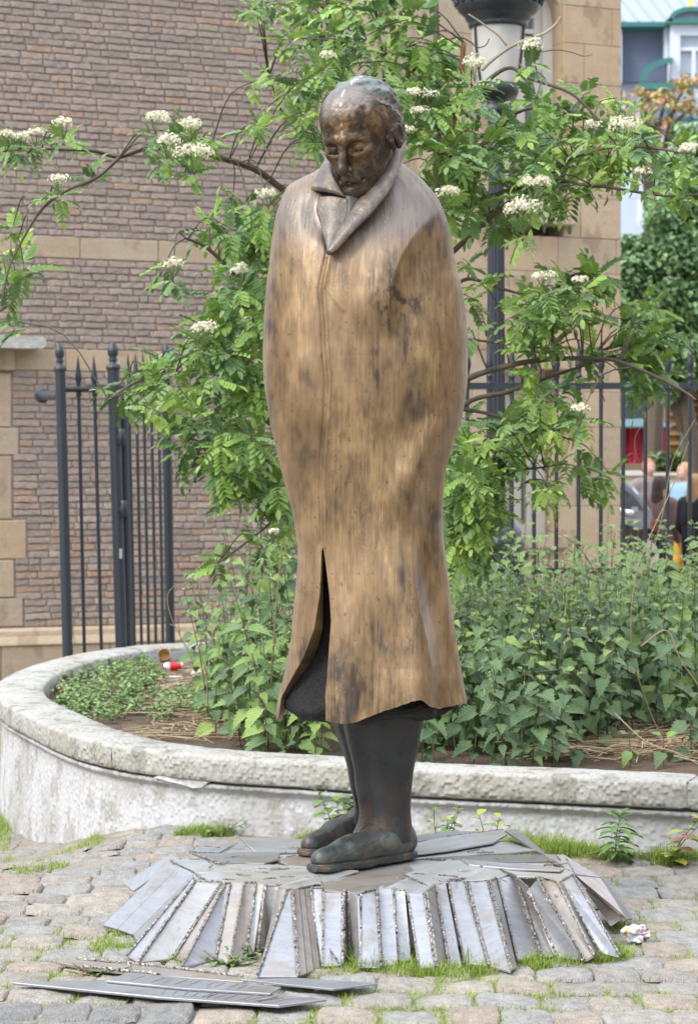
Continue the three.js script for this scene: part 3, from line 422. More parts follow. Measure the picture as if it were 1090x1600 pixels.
function coatDz(px, py) {
  let z = 0;
  for (const [line, h, wl, wr, drop = 0] of CREASE) { const ys = line[0][1], ye = line[line.length - 1][1]; if (py < ys - 80 || py > ye + 80) continue; const [d] = seg(line, px, py), t = clamp((py - ys) / (ye - ys), 0, 1), w = d < 0 ? wl : wr; const fadeEnd = line[0][1] >= 765 ? ss(0, .55, t) : ss(0, .35, t) * ss(1, .6, t); z += (h * 1.2 * Math.exp(-(d * d) / (w * w)) - (d > 0 ? drop * (1 - Math.exp(-d / 26)) * Math.exp(-Math.max(0, d - 90) / 30) : 0)) * fadeEnd; }
  z += .045 * Math.exp(-(((px - 640) / 44) ** 2)) * ss(900, 1090, py) - .03 * Math.exp(-(((px - 694) / 18) ** 2)) * ss(880, 1040, py) + .02 * Math.exp(-(((px - 722) / 14) ** 2)) * ss(960, 1090, py);
  const q = px - pl(SEAM, py); if (py > 380 && py < 866) z += ss(866, 845, py) * .75 * (.0095 * ss(-2.5, 1.5, q) * Math.exp(-Math.max(0, q) / 70) * ss(850, 620, py) + .006 * Math.exp(-((q - 2) ** 2) / 12) - .008 * Math.exp(-((q + 4) ** 2) / 10)) * ss(380, 410, py);
  // pocket edges, a scar and other tool marks
  z += -.0005 * Math.exp(-((py - 555) ** 2) / 3) * ss(520, 526, px) * ss(592, 586, px) - .0006 * Math.exp(-((py - 598) ** 2) / 3) * ss(514, 518, px) * ss(562, 556, px);
  z += .0035 * Math.exp(-(seg([[505, 440], [520, 465], [536, 485]], px, py)[0] ** 2) / 8) * ss(430, 450, py) * ss(495, 480, py);
  return z;
}
const frontPx = (x, y, z) => { const d = 7.77 - z; return [545 + x / d * F, 745 - (y - 1.5) / d * F]; };
function coatPoint(phi, py, inset = 0, sc = 1) { // phi: 0 at the right as seen, pi/2 the front, pi the left
  const L = SX(cr(SIL, py, 1)), Rr = SX(cr(SIL, py, 2)), b = cr(DEP, py, 1) - inset, cz = cr(DEP, py, 2), cx = (L + Rr) / 2, a = (Rr - L) / 2 - inset, c = Math.cos(phi), s = Math.sin(phi);
  const x = cx + a * c, z = cz + Math.sign(s) * b * sc * Math.pow(Math.abs(s), .84);
  return [x, SY(py, z), z];
}
const angAt = (px, py) => { let L = SX(cr(SIL, py, 1)), Rr = SX(cr(SIL, py, 2)), cx = (L + Rr) / 2, a = (Rr - L) / 2; let z = .26, x = 0, c = 0; for (let k = 0; k < 3; k++) { x = SX(px, z); c = clamp((x - cx) / a, -.985, .985); z = cr(DEP, py, 2) + cr(DEP, py, 1) * Math.pow(Math.sqrt(1 - c * c), .84); } return Math.acos(c); };
let thRow = [NaN, 0, 0];
function thetaAt(u, py) { // where column u of the coat lies round the body at height py
  if (thRow[0] !== py) thRow = [py, angAt(py > 855 ? pl(SLITR, py) : pl(SEAM, py), py), angAt(py > 855 ? pl(SLITL, py) : pl(SEAM, py), py)];
  const [, aR, aL] = thRow; if (u < .30 && aL > Math.PI - .5) return lerp(aL, Math.PI, u / .30);
  return pl([[0, aL], [.30, Math.PI], [.42, Math.PI * 1.5], [.54, Math.PI * 2], [1, Math.PI * 2 + aR]], u);
}
const PHI = [[0, 1.9], [.30, Math.PI], [.42, Math.PI * 1.5], [.54, Math.PI * 2], [1, Math.PI * 2 + 1.9]];
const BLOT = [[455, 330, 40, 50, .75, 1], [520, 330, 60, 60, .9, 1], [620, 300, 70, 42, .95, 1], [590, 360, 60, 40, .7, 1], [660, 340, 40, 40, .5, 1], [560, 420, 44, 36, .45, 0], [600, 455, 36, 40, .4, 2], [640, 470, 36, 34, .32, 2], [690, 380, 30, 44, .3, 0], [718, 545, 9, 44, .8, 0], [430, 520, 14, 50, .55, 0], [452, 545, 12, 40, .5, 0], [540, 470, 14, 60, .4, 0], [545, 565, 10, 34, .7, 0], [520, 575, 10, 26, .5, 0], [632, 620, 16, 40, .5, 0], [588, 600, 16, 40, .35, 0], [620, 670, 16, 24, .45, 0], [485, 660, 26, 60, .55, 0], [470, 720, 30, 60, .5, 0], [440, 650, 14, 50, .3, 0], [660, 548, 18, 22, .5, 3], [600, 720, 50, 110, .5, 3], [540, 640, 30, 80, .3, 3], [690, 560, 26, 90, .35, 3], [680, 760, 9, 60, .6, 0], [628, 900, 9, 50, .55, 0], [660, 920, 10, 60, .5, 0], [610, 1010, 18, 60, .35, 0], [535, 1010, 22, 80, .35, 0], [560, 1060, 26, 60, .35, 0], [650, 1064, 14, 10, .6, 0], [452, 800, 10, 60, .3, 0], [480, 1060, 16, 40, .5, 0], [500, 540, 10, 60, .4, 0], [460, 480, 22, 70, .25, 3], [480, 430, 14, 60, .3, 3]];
const goldT = tex(1024, 2048, (u, v) => {
  // u runs round the coat from the slit's right edge, v down it; tones are streaked patina, the shoulder grey partly painted sky sheen
  const py = lerp(246, 1135, v), th = thetaAt(u, py), c = coatPoint(th, py), front = Math.sin(th) > 0, [px] = frontPx(c[0], c[1], c[2]), X = c[0] * 1.0 + c[2] * .6 * (front ? 0 : 3) + (front ? 0 : 7), Y = c[1];
  const fine = fbm(X * 230, Y * 13, 51, 3), mid = fbm(X * 70, Y * 5, 53, 4), chip = fbm(X * 75, Y * 30, 58, 3), blo = fbm(X * 22, Y * 11, 56, 4), big = fbm(X * 7, Y * 2.6, 55, 4), spot = fbm(X * 90, Y * 60, 57, 3), crack = fbm(X * 34, Y * 22, 59, 4);
  let t = .5 + (fine - .5) * .55 + (mid - .5) * .16 + (chip - .5) * .5 + (blo - .5) * .85 + (big - .5) * .6 + .055; // 0 dark, 1 gold
  let dark = 0, grey = 0, light = 0;
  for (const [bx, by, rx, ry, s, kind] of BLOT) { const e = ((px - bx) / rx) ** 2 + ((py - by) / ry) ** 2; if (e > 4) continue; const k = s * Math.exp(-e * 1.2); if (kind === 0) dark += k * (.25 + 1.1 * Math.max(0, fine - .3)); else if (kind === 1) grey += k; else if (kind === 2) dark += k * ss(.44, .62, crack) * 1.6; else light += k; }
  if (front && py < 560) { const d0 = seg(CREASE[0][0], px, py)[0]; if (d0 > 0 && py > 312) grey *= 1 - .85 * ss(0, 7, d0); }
  if (!front) dark += .25 * big;
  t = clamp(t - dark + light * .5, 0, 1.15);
  let k = mix3([.055, .038, .028], [.216, .139, .067], ss(.0, .6, t)); k = mix3(k, [.36, .243, .12], ss(.5, 1.1, t));
  k = mix3(k, [.27, .17, .10], .30 * ss(.5, .7, big));
  const gk = clamp(grey, 0, 1) * (.72 + .4 * fine); k = mix3(k, [.17, .142, .122], clamp(gk, 0, .78)); k = mix3(k, [.22, .22, .23], clamp(gk - .5, 0, 1) * .5 * ss(.35, .65, mid));  // weathered grey with sky sheen painted in, ended at the arm ridge
  if (spot > .815) k = mix3(k, [.05, .035, .028], .55);
  const wd = ss(.78, .81, vn(X * 400, Y * 150, 60)) * ss(.72, .75, vn(X * 30, Y * 1.3, 61)); k = mix3(k, [.6, .56, .48], wd * .12);
  return k;
});
const NF = 430, NB = 110; // columns on the front and on the back
function phiOf(u) { // u 0..1 from just left of the slit, round the back, to the slit's right edge; most of it is front
  return pl(PHI, u);
}
const bronzeB = tex(512, 1024, (u, v) => { const a = fbm(u * 90, v * 14, 61, 4, 90, 14), b = fbm(u * 200, v * 60, 63, 2, 200, 60), c = fbm(u * 30, v * 24, 65, 4, 30, 24); return .5 * a + .2 * b + .3 * c; }, { srgb: false });
const bronzeR = tex(512, 1024, (u, v) => .36 + .36 * fbm(u * 40, v * 10, 67, 4, 40, 10), { srgb: false });
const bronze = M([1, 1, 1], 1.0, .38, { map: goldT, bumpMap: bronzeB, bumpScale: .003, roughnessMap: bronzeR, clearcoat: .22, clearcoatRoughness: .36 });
const patinaT = tex(512, 512, (u, v) => { const a = fbm(u * 10, v * 10, 71, 5, 10), b = fbm(u * 44, v * 44, 73, 3, 44); return [0, 1, 2].map((k) => (.62 + .75 * a) * (.8 + .4 * b)); }, { rep: [2, 2] });
const patinaB = tex(512, 512, (u, v) => .6 * fbm(u * 20, v * 20, 75, 5, 20) + .4 * fbm(u * 80, v * 80, 77, 2, 80), { srgb: false, rep: [2, 2] });
const vertexBronze = M([1, 1, 1], .5, .38, { vertexColors: true, map: patinaT, bumpMap: patinaB, bumpScale: .0025, clearcoat: .1, clearcoatRoughness: .4 });
{ // coat
  const g = new G(), rows = [];
  for (let k = 0; k <= 60; k++) rows.push(lerp(246, 330, k / 60)); for (let k = 1; k <= 400; k++) rows.push(lerp(330, 1135, k / 400));
  const NCOL = NF + NB + 1, uOf = (i) => i < 128 ? .30 * i / 128 : i < 128 + NB ? lerp(.30, .54, (i - 128) / NB) : lerp(.54, 1, (i - 128 - NB) / (NCOL - 1 - 128 - NB));
  const inner = [[], []];
  for (const pyT of rows) {
    for (let i = 0; i < NCOL; i++) {
      const u = uOf(i); let py = pyT; const base = phiOf(u);
      // bottom rows slide down to the wavy hem
      { const c0 = coatPoint(base, Math.min(py, 1110)), fr = Math.sin(base) > 0, q = frontPx(c0[0], c0[1], c0[2])[0], hem = fr ? clamp(cr(HEMF, q), 1086, 1133) : 1104 + 5 * Math.sin(base * 5), back = fr ? 0 : 0; if (py > 1000) py = 1000 + (py - 1000) * (hem - 1000) / 135; }
      const th = thetaAt(u, py);
      const c = coatPoint(th, py), [px] = frontPx(...c), fr = Math.sin(th) > 0 ? Math.pow(Math.sin(th), .6) : 0;
      let dz = fr > 0 ? coatDz(px, py) * fr : .012 * Math.sin(th * 9) * ss(700, 1000, py);
      if (fr > 0 && py < 400) { const vd = Math.abs(px - lerp(545, 514, ss(320, 395, py))) / lerp(44, 4, ss(310, 398, py)); dz -= .05 * Math.exp(-vd * vd) * ss(402, 370, py); }
      dz += .006 * (fbm(c[0] * 7, c[1] * 5, c[2] * 7 + 2, 3) - .5) + .0022 * (fbm(c[0] * 60, c[1] * 9, 5, 2) - .5);
      if (py > 1060 && fr) dz += .004 * (vn(c[0] * 90, 2, 2) - .5) * ss(1060, 1110, py);
      const sgn = Math.sin(th) > 0 ? 1 : -1;
      g.v(c[0], c[1] + (py > 1090 ? .003 * (vn(c[0] * 70, 4, 4) - .5) : 0), c[2] + dz * sgn, u, (pyT - 246) / (1135 - 246));
    }
  }
  const nr = rows.length, p = g.p; for (let j = 0; j < nr - 1; j++) for (let i = 0; i < NCOL - 1; i++) { const a = j * NCOL + i; g.q(a, a + NCOL, a + NCOL + 1, a + 1); }
  // thickness: turned edges along the slit and the hem
  const edge = (ids, off) => { let prev = null; for (const [k, id] of ids.entries()) { const x = p[id * 3], y = p[id * 3 + 1], z = p[id * 3 + 2], [ox, oy, oz] = off(x, y, z, k / ids.length), n1 = g.v(x + ox, y + oy, z + oz, g.u[id * 2], g.u[id * 2 + 1]); const n0 = g.v(x, y, z, g.u[id * 2], g.u[id * 2 + 1]); if (prev) g.q(prev[0], n0, n1, prev[1]); prev = [n0, n1]; } };
  const jS = rows.findIndex((y) => y > 858), right = [], left = [], hem = []; for (let j = jS; j < nr; j++) { right.push(j * NCOL + NCOL - 1); left.push(j * NCOL); } for (let i = 0; i < NCOL; i++) hem.push((nr - 1) * NCOL + i);
  edge(right, () => [.008, 0, -.05]); edge(left, (x, y, z, t) => [.008 + .028 * ss(.15, .6, t) * ss(1.05, .8, t), 0, -.03 - .03 * t]);
  edge(hem, (x, y, z) => [-(x - SX(572)) * .045, .006, -z * .05]);
  g.u = g.u.map((q, i) => i % 2 ? q : q);
  const geo = g.geo(); { const n = geo.attributes.normal; for (let j = 0; j < jS; j++) { const a = j * NCOL, b = a + NCOL - 1, q = V(n.getX(a) + n.getX(b), n.getY(a) + n.getY(b), n.getZ(a) + n.getZ(b)).normalize(); n.setXYZ(a, q.x, q.y, q.z); n.setXYZ(b, q.x, q.y, q.z); } }
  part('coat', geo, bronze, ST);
  // underside and inside of the coat, blackened to stand in for deep shade
  const h = new G(), N = 150, ring = [];
  // [share of the way down to its lower edge, inset, how far forward the front reaches]
  const LOW = [[428, 1108], [433, 1112], [450, 1124], [480, 1129], [509, 1122], [530, 1128], [556, 1132], [580, 1130], [600, 1124], [640, 1120], [664, 1118], [690, 1125], [713, 1121], [729, 1108], [736, 1106]];
  const rowsL = [[0, .025, .66], [.2, .025, .64], [.4, .025, .62], [.58, .022, .64], [.76, .02, .74], [.86, .016, .88], [.92, .014, .95], [.95, .016, .98], [.975, .022, .985], [.99, .034, .97], [1, .055, .92], [1.004, .1, .8], [1.004, .17, .62]];
  for (const [f, ins, fz] of rowsL) { const row = []; for (let k = 0; k <= N; k++) { const th = k / N * 2 * Math.PI, fr = Math.sin(th) > 0, c0 = coatPoint(th, 1108), low = fr ? pl(LOW, frontPx(...c0)[0]) : 1110, py = lerp(850, low, f), c = coatPoint(th, Math.min(py, 1112), ins, fr ? fz : .97), e = f > .7 ? 1 : .4, w = ((fbm(c[0] * 16, c[1] * 22, c[2] * 16, 4) - .5) * .034 + (fbm(c[0] * 50, c[1] * 60, c[2] * 50, 2) - .5) * .01) * e; row.push(h.v(c[0] - Math.cos(th) * Math.abs(w), SY(py, c[2]) + w * .6, c[2] + w - .004 + (fr && f > .5 ? Math.min(0, coatDz(frontPx(...c)[0], Math.min(py, 1100))) * Math.pow(Math.sin(th), .6) * ss(.5, .8, f) : 0), c[0] * 2 + c[2], c[1] * 2)); } ring.push(row); }
  for (let j = 0; j < ring.length - 1; j++) for (let k = 0; k < N; k++) h.q(ring[j][k], ring[j + 1][k], ring[j + 1][k + 1], ring[j][k + 1]);
  const lastR = ring[ring.length - 1], cc = h.v(SX(575), SY(1136), 0, 0, 0); for (let k = 0; k < N; k++) h.t(lastR[k], cc, lastR[k + 1]);
  part('coat_shade_plug', h, M([.006, .0065, .007], .8, 0, { map: patinaT, bumpMap: patinaB, bumpScale: .012 }), ST);  // near-black colour puts the shade of the slit and hem into the material
}
function patch(rows, nu, nv, th, bulge = 0) { // a sheet through rows of points, smooth both ways, with thickness th
  const g = new G(), R0 = rows.map((r) => curve(r.map((q) => pz(...q)), nu)), cols = []; for (let i = 0; i <= nu; i++) cols.push(curve(R0.map((r) => r[i]), nv));
  const nor = (i, j) => { const a = cols[Math.min(nu, i + 1)][j].clone().sub(cols[Math.max(0, i - 1)][j]), b = cols[i][Math.min(nv, j + 1)].clone().sub(cols[i][Math.max(0, j - 1)]); const n = b.cross(a).normalize(); return n.z < 0 && Math.abs(n.z) > .05 ? n.negate() : n; };
  const A = [], B = []; for (let j = 0; j <= nv; j++) for (let i = 0; i <= nu; i++) { const n = nor(i, j), p = cols[i][j].clone(), s = i / nu, t = j / nv; p.addScaledVector(n, bulge * Math.sin(Math.PI * s) + .004 * (fbm(p.x * 26, p.y * 18, p.z * 26, 3) - .5)); const e = Math.min(s, 1 - s, t * 3, (1 - t) * 3), rd = e < .02 ? .3 : 1; A.push(g.vv(p.clone().addScaledVector(n, th * .5 * rd), p.x * 2, p.y * 2)); B.push([p, n, rd]); }
  const C = B.map(([p, n, rd]) => g.vv(p.clone().addScaledVector(n, -th * .5 * rd), p.x * 2, p.y * 2)), w = nu + 1;
  for (let j = 0; j < nv; j++) for (let i = 0; i < nu; i++) { const a = j * w + i; g.q(A[a], A[a + w], A[a + w + 1], A[a + 1]); g.q(C[a], C[a + 1], C[a + w + 1], C[a + w]); }
  for (let i = 0; i < nu; i++) { g.q(A[i], A[i + 1], C[i + 1], C[i]); const a = nv * w + i; g.q(A[a + 1], A[a], C[a], C[a + 1]); }
  for (let j = 0; j < nv; j++) { g.q(A[(j + 1) * w], A[j * w], C[j * w], C[(j + 1) * w]); const a = j * w + nu; g.q(A[a], A[a + w], C[a + w], C[a]); }
  return g.geo();
}
const greyBronze = (x, y, z) => { const t = fbm(x * 9, y * 6, z * 9 + 3, 4), s = fbm(x * 90, y * 24, z * 60, 3); return mix3(mix3([.115, .095, .08], [.19, .162, .14], t), [.33, .24, .14], .5 * ss(.5, .75, s)); };
{
  const zc = (py) => cr(DEP, py, 1) + cr(DEP, py, 2);
  part('collar', paint(patch([[[513, 248, -.02], [515, 254, .03], [517, 260, .07]], [[503, 264, .03], [514, 268, .1], [523, 275, .135]], [[494, 281, .065], [513, 285, .135], [531, 292, .165]], [[486, 297, .1], [510, 301, .16], [540, 309, .19]]], 20, 26, .022, .006), greyBronze), vertexBronze, ST);
  part('lapel', paint(patch([[[501, 309, .135], [520, 308, .17], [546, 312, .195]], [[495, 326, .155], [520, 326, .19], [546, 330, .205]], [[501, 350, .185], [520, 350, .212], [541, 354, .222]], [[508, 374, .222], [517, 375, .236], [530, 377, .24]], [[513, 394, .255], [515, 395, .258], [517, 395, .258]]], 20, 40, .02, .004), greyBronze), vertexBronze, ST);
  part('long_lapel', paint(patch([[[632, 211, -.05], [624, 211, -.04], [612, 215, -.02]], [[632, 232, .0], [621, 235, .025], [606, 236, .03]], [[626, 256, .06], [612, 258, .085], [596, 260, .085]], [[617, 280, .125], [603, 280, .15], [582, 283, .138]], [[606, 302, .18], [590, 301, .195], [570, 304, .178]], [[592, 320, .215], [575, 321, .228], [555, 324, .204]], [[578, 337, .240], [563, 338, .246], [546, 340, .218]], [[560, 354, .258], [548, 355, .262], [537, 356, .236]], [[538, 376, .272], [531, 377, .275], [523, 378, .256]], [[518, 396, .276], [515, 397, .276], [512, 398, .268]]], 20, 110, .024, .004), greyBronze), vertexBronze, ST);
  part('dark_neck_gap', paint(patch([[[536, 300, .15], [552, 305, .17], [568, 300, .15]], [[540, 318, .175], [550, 322, .195], [562, 318, .18]], [[541, 338, .195], [546, 342, .21], [552, 338, .205]], [[534, 360, .215], [537, 364, .225], [541, 360, .225]]], 12, 16, .03, .004), (x, y, z) => mix3([.022, .02, .019], [.07, .062, .055], fbm(x * 50, y * 20, z, 3))), vertexBronze, ST);  // dark patch standing in for the shaded gap between the lapels
}
{ // head
  const f0 = (x, y, z) => {
    const ax = Math.abs(x), sx = x;
    let d = el(x, y, z, 0, .052, -.038, .131, .149, .168);
    d = smin(d, el(x, y, z, 0, .085, .062, .106, .096, .092), .06);
    d = smin(d, el(x, y, z, 0, -.035, .055, .088, .15, .096), .05);
    d = smin(d, cone(ax, y, z, [.074, -.07, .0], [.026, -.168, .11], .032, .034), .04);
    d = smin(d, cone(ax, y, z, [0, -.17, .118], [.022, -.168, .112], .036, .033), .03);
    d = smin(d, el(ax, y, z, .066, -.032, .11, .03, .024, .03), .035); // cheekbone
    d = smin(d, el(ax, y, z, .046, -.1, .105, .028, .04, .03), .035); // cheek
    d = smin(d, cone(ax, y, z, [.012, .026, .157], [.078, .022, .122], .017, .015), .02); // brow
    d = smax(d, -el(ax, y, z, .046, -.008, .170, .031, .023, .042), .018); // socket
    d = smin(d, el(ax, y, z, .047, -.010, .124, .027, .02, .024), .008); // lidded eye
    d = smin(d, cone(ax, y, z, [.025, -.020, .142], [.068, -.018, .13], .0045, .004), .006); // lid edge
    d = smax(d, -cone(ax, y, z, [.024, -.0255, .147], [.068, -.024, .134], .003, .003), .004);
    d = smin(d, cone(ax, y, z, [.03, -.040, .138], [.062, -.038, .126], .008, .007), .014); // bag under the eye
    d = smin(d, cone(x, y, z, [0, .016, .154], [0, -.07, .202], .0125, .017), .016); // nose
    d = smin(d, el(x, y, z, 0, -.078, .2, .0185, .017, .018), .012);
    d = smin(d, el(ax, y, z, .019, -.079, .174, .0125, .0115, .017), .014);
    d = smax(d, -el(ax, y, z, .011, -.094, .184, .007, .006, .01), .006);
    d = smin(d, el(x, y, z, 0, -.118, .128, .047, .034, .036), .03); // muzzle
    d = smin(d, cone(ax, y, z, [0, -.119, .163], [.03, -.125, .142], .0085, .0045), .016); // upper lip
    d = smin(d, cone(ax, y, z, [0, -.136, .158], [.026, -.133, .14], .0095, .0045), .016);
    d = smax(d, -cone(ax, y, z, [0, -.1275, .172], [.038, -.13, .142], .0034, .003), .005);
    d = smax(d, -cone(ax, y, z, [.03, -.075, .165], [.048, -.125, .142], .005, .005), .016); // fold from nose to mouth
    d = smax(d, -cone(x, y, z, [-.02, -.149, .166], [.02, -.149, .166], .006, .006), .014);
    d = smin(d, el(x, y, z, 0, -.172, .14, .034, .025, .026), .02); // chin
    for (const yy of [.062, .083]) d += .001 * Math.exp(-((y - yy - .006 * Math.sin(x * 30)) ** 2) / .000018) * ss(.085, .05, ax) * (z > .08 ? 1 : 0);
    // ears
    const ex = ax - .133, ey = y + .012, ez = z + .03; let e = el(ex, ey, ez, .004, 0, 0, .016, .047, .028); e = smax(e, -el(ex, ey, ez, .018, .0, .006, .01, .03, .016), .008); e = smin(e, cone(ex, ey, ez, [.004, -.04, .008], [.002, -.046, .006], .011, .009), .01);
    d = smin(d, e, .012);
    d = smin(d, cone(x, y, z, [0, -.10, -.06], [0, -.33, -.11], .068, .08), .05); // neck
    return d + .0055 * (fbm(x * 26 + 5, y * 26, z * 26, 3) - .5) + .003 * (fbm(x * 80, y * 80, z * 80, 2) - .5);
  };
  const hairLine = (x, y, z) => { const top = ss(.08, .16, y), side = 1 - top; return z - (lerp(.035, .052 + x * .18, top) - .03 * ss(.0, -.07, y) + .03 * (fbm(x * 20, y * 20, z * 10, 3) - .5) - .45 * Math.max(0, .11 - Math.abs(y - .1)) * side * ss(.03, .09, Math.abs(x))) ; };
  const hair = (x, y, z) => {
    let d = el(x, y, z, 0, .05, -.042, .1395, .1585, .176); d = smin(d, el(Math.abs(x), y, z, .112, -.005, -.055, .024, .07, .066), .03);
    const sw = Math.sin((z * 60 + Math.abs(x) * 90 - y * 40) + 5 * fbm(x * 12, y * 12, z * 12, 2)) * .0036 + .015 * (fbm(x * 16 + z * 8, y * 22, z * 30, 3) - .5) + .010 * (fbm(x * 60, y * 60, z * 60, 2) - .5);
    d += sw; d = smax(d, hairLine(x, y, z), .012); d = smax(d, -y - .085, .02); return d;
  };
  const H = new THREE.Group(); H.name = 'head'; const hp = pz(563, 213, .125); H.position.copy(hp).sub(ST.position); H.scale.setScalar(.9); H.rotation.set(22 * Math.PI / 180, -26 * Math.PI / 180, 2 * Math.PI / 180, 'YXZ'); ST.add(H);
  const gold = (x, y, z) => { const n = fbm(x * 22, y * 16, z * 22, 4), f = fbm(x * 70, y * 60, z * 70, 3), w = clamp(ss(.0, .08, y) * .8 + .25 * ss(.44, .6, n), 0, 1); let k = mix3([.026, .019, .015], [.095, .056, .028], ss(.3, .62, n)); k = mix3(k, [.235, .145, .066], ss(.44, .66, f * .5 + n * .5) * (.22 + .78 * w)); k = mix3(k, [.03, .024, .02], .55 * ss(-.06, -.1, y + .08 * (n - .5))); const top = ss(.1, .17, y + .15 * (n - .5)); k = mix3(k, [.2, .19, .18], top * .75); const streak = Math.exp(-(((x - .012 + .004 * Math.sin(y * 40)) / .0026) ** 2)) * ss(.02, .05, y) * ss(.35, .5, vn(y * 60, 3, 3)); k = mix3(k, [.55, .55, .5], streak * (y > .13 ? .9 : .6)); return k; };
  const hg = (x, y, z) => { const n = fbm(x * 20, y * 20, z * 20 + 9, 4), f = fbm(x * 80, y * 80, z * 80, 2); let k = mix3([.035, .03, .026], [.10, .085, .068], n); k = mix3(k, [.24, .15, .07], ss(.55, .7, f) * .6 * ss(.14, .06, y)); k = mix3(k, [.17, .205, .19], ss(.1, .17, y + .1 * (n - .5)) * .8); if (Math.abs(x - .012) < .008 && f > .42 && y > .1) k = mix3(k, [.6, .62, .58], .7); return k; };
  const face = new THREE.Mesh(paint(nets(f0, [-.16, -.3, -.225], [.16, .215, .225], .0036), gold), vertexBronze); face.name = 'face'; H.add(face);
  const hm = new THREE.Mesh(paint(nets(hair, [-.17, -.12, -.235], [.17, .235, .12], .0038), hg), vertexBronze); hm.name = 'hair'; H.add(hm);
  for (const o of [face, hm]) o.castShadow = o.receiveShadow = true;
}
{ // trouser legs and shoes
  const loft = (rows, z0, dz, crease) => { const g = new G(), N = 56, id = []; for (const [py, L, Rr, z = z0] of rows) { const l = SX(L, z), r = SX(Rr, z), cx = (l + r) / 2, a = (r - l) / 2, row = []; for (let k = 0; k <= N; k++) { const th = k / N * 2 * Math.PI, c = Math.cos(th), s = Math.sin(th), w = .008 * (fbm(c * 2 + 4, py * .02, s * 2, 3) - .5) + crease * Math.exp(-(((th - 2.5) / .16) ** 2)) - crease * .8 * Math.exp(-(((th - 2.05) / .25) ** 2)); row.push(g.v(cx + (a + w) * c, SY(py, z), z + (a * dz + w) * s, k / N * 1.2, py / 300)); } id.push(row); } for (let j = 0; j < id.length - 1; j++) for (let k = 0; k < N; k++) g.q(id[j][k], id[j + 1][k], id[j + 1][k + 1], id[j][k + 1]); return g.geo(); };
  const dense = (tab, n) => { const o = []; for (let k = 0; k <= n; k++) { const py = lerp(tab[0][0], tab[tab.length - 1][0], k / n); o.push([py, cr(tab, py, 1), cr(tab, py, 2), cr(tab, py, 3)]); } return o; };
  const legTone = (x, y, z) => { const n = fbm(x * 9, y * 6, z * 9, 4), b = fbm(x * 16, y * 9, z * 16 + 5, 4); let k = mix3([.025, .027, .029], [.05, .052, .053], n); const rust = ss(.52, .72, b) * ss(.62, .3, y + .2 * (n - .5)); return mix3(k, [.10, .06, .032], rust * .5); };
  part('trouser_leg', paint(loft(dense([[1090, 530, 672, .03], [1135, 537, 660, .03], [1165, 543, 655, .02], [1200, 551, 647, .0], [1231, 555, 644, -.01], [1264, 561, 642.5, -.02], [1285, 559, 643, -.02], [1303, 551, 643, -.02], [1313, 549, 643, -.02], [1316, 555, 638, -.02], [1317, 575, 615, -.02]], 60), 0, .8, .016), legTone), vertexBronze, ST);
  part('trouser_leg', paint(loft(dense([[1090, 515, 640, -.12], [1139, 524, 640, -.14], [1185, 538, 632, -.2], [1231, 547, 628, -.25], [1255, 553, 626, -.28], [1280, 552, 626, -.3], [1292, 543, 622, -.31], [1298, 543, 622, -.31], [1301, 560, 600, -.31]], 50), -.2, .75, .012), legTone), vertexBronze, ST);
  const shoe = (heel, toe) => { // from the heel to the toe on the base's top
    const h = PH(...heel, BT), t = PH(...toe, BT), d = t.clone().sub(h), L = d.length(); d.normalize(); const s = V(-d.z, 0, d.x), mid = h.clone().lerp(t, .5);
    const f = (x, y, z) => { const q = V(x, y, z).sub(h), u = q.dot(d) / L, w = q.dot(s), v = q.y; const X = u * L; let e = cone(X, v, w, [.055, .06, 0], [.2 * L + .05, .055, 0], .055, .058); e = smin(e, cone(X, v, w, [.3 * L, .066, 0], [.64 * L, .045, .004], .064, .056), .05); e = smin(e, cone(X, v, w * 1.1, [.62 * L, .036, .006], [L - .055, .032, .012], .06, .046), .04); e = smin(e, cone(X, v, w, [.075, .07, 0], [.085, .13, 0], .055, .055), .04); // ankle
      { const d2 = Math.min(cone(X, 0, w, [.055, 0, 0], [.6 * L, 0, .004], .056, .058), cone(X, 0, w, [.6 * L, 0, .004], [L - .055, 0, .012], .058, .05)) - .004; e = smin(e, Math.max(d2, Math.abs(v - .013) - .011), .006); e += .005 * Math.exp(-((v - .029) ** 2) / .00002); } e = smax(e, -(v - .002), .006); return e + .006 * (fbm(x * 22, y * 22, z * 22, 3) - .5) + .003 * (fbm(x * 70, y * 70, z * 70, 2) - .5); };
    return paint(nets(f, [Math.min(h.x, t.x) - .13, BT - .01, Math.min(h.z, t.z) - .13], [Math.max(h.x, t.x) + .13, BT + .26, Math.max(h.z, t.z) + .13], .0065), (x, y, z) => { const n = fbm(x * 12, y * 12, z * 12 + 4, 4), b = fbm(x * 26, y * 26, z * 26, 3); let k = mix3([.035, .038, .036], [.075, .085, .078], n); k = mix3(k, [.17, .095, .05], ss(.54, .7, b) * .55); return mix3(k, [.11, .15, .13], ss(.55, .75, fbm(x * 18 + 9, y * 18, z * 18, 3)) * .6); });
  };
  part('shoe', shoe([641, 1338], [491, 1366]), vertexBronze, ST); part('shoe', shoe([605, 1306], [480, 1341]), vertexBronze, ST);
}
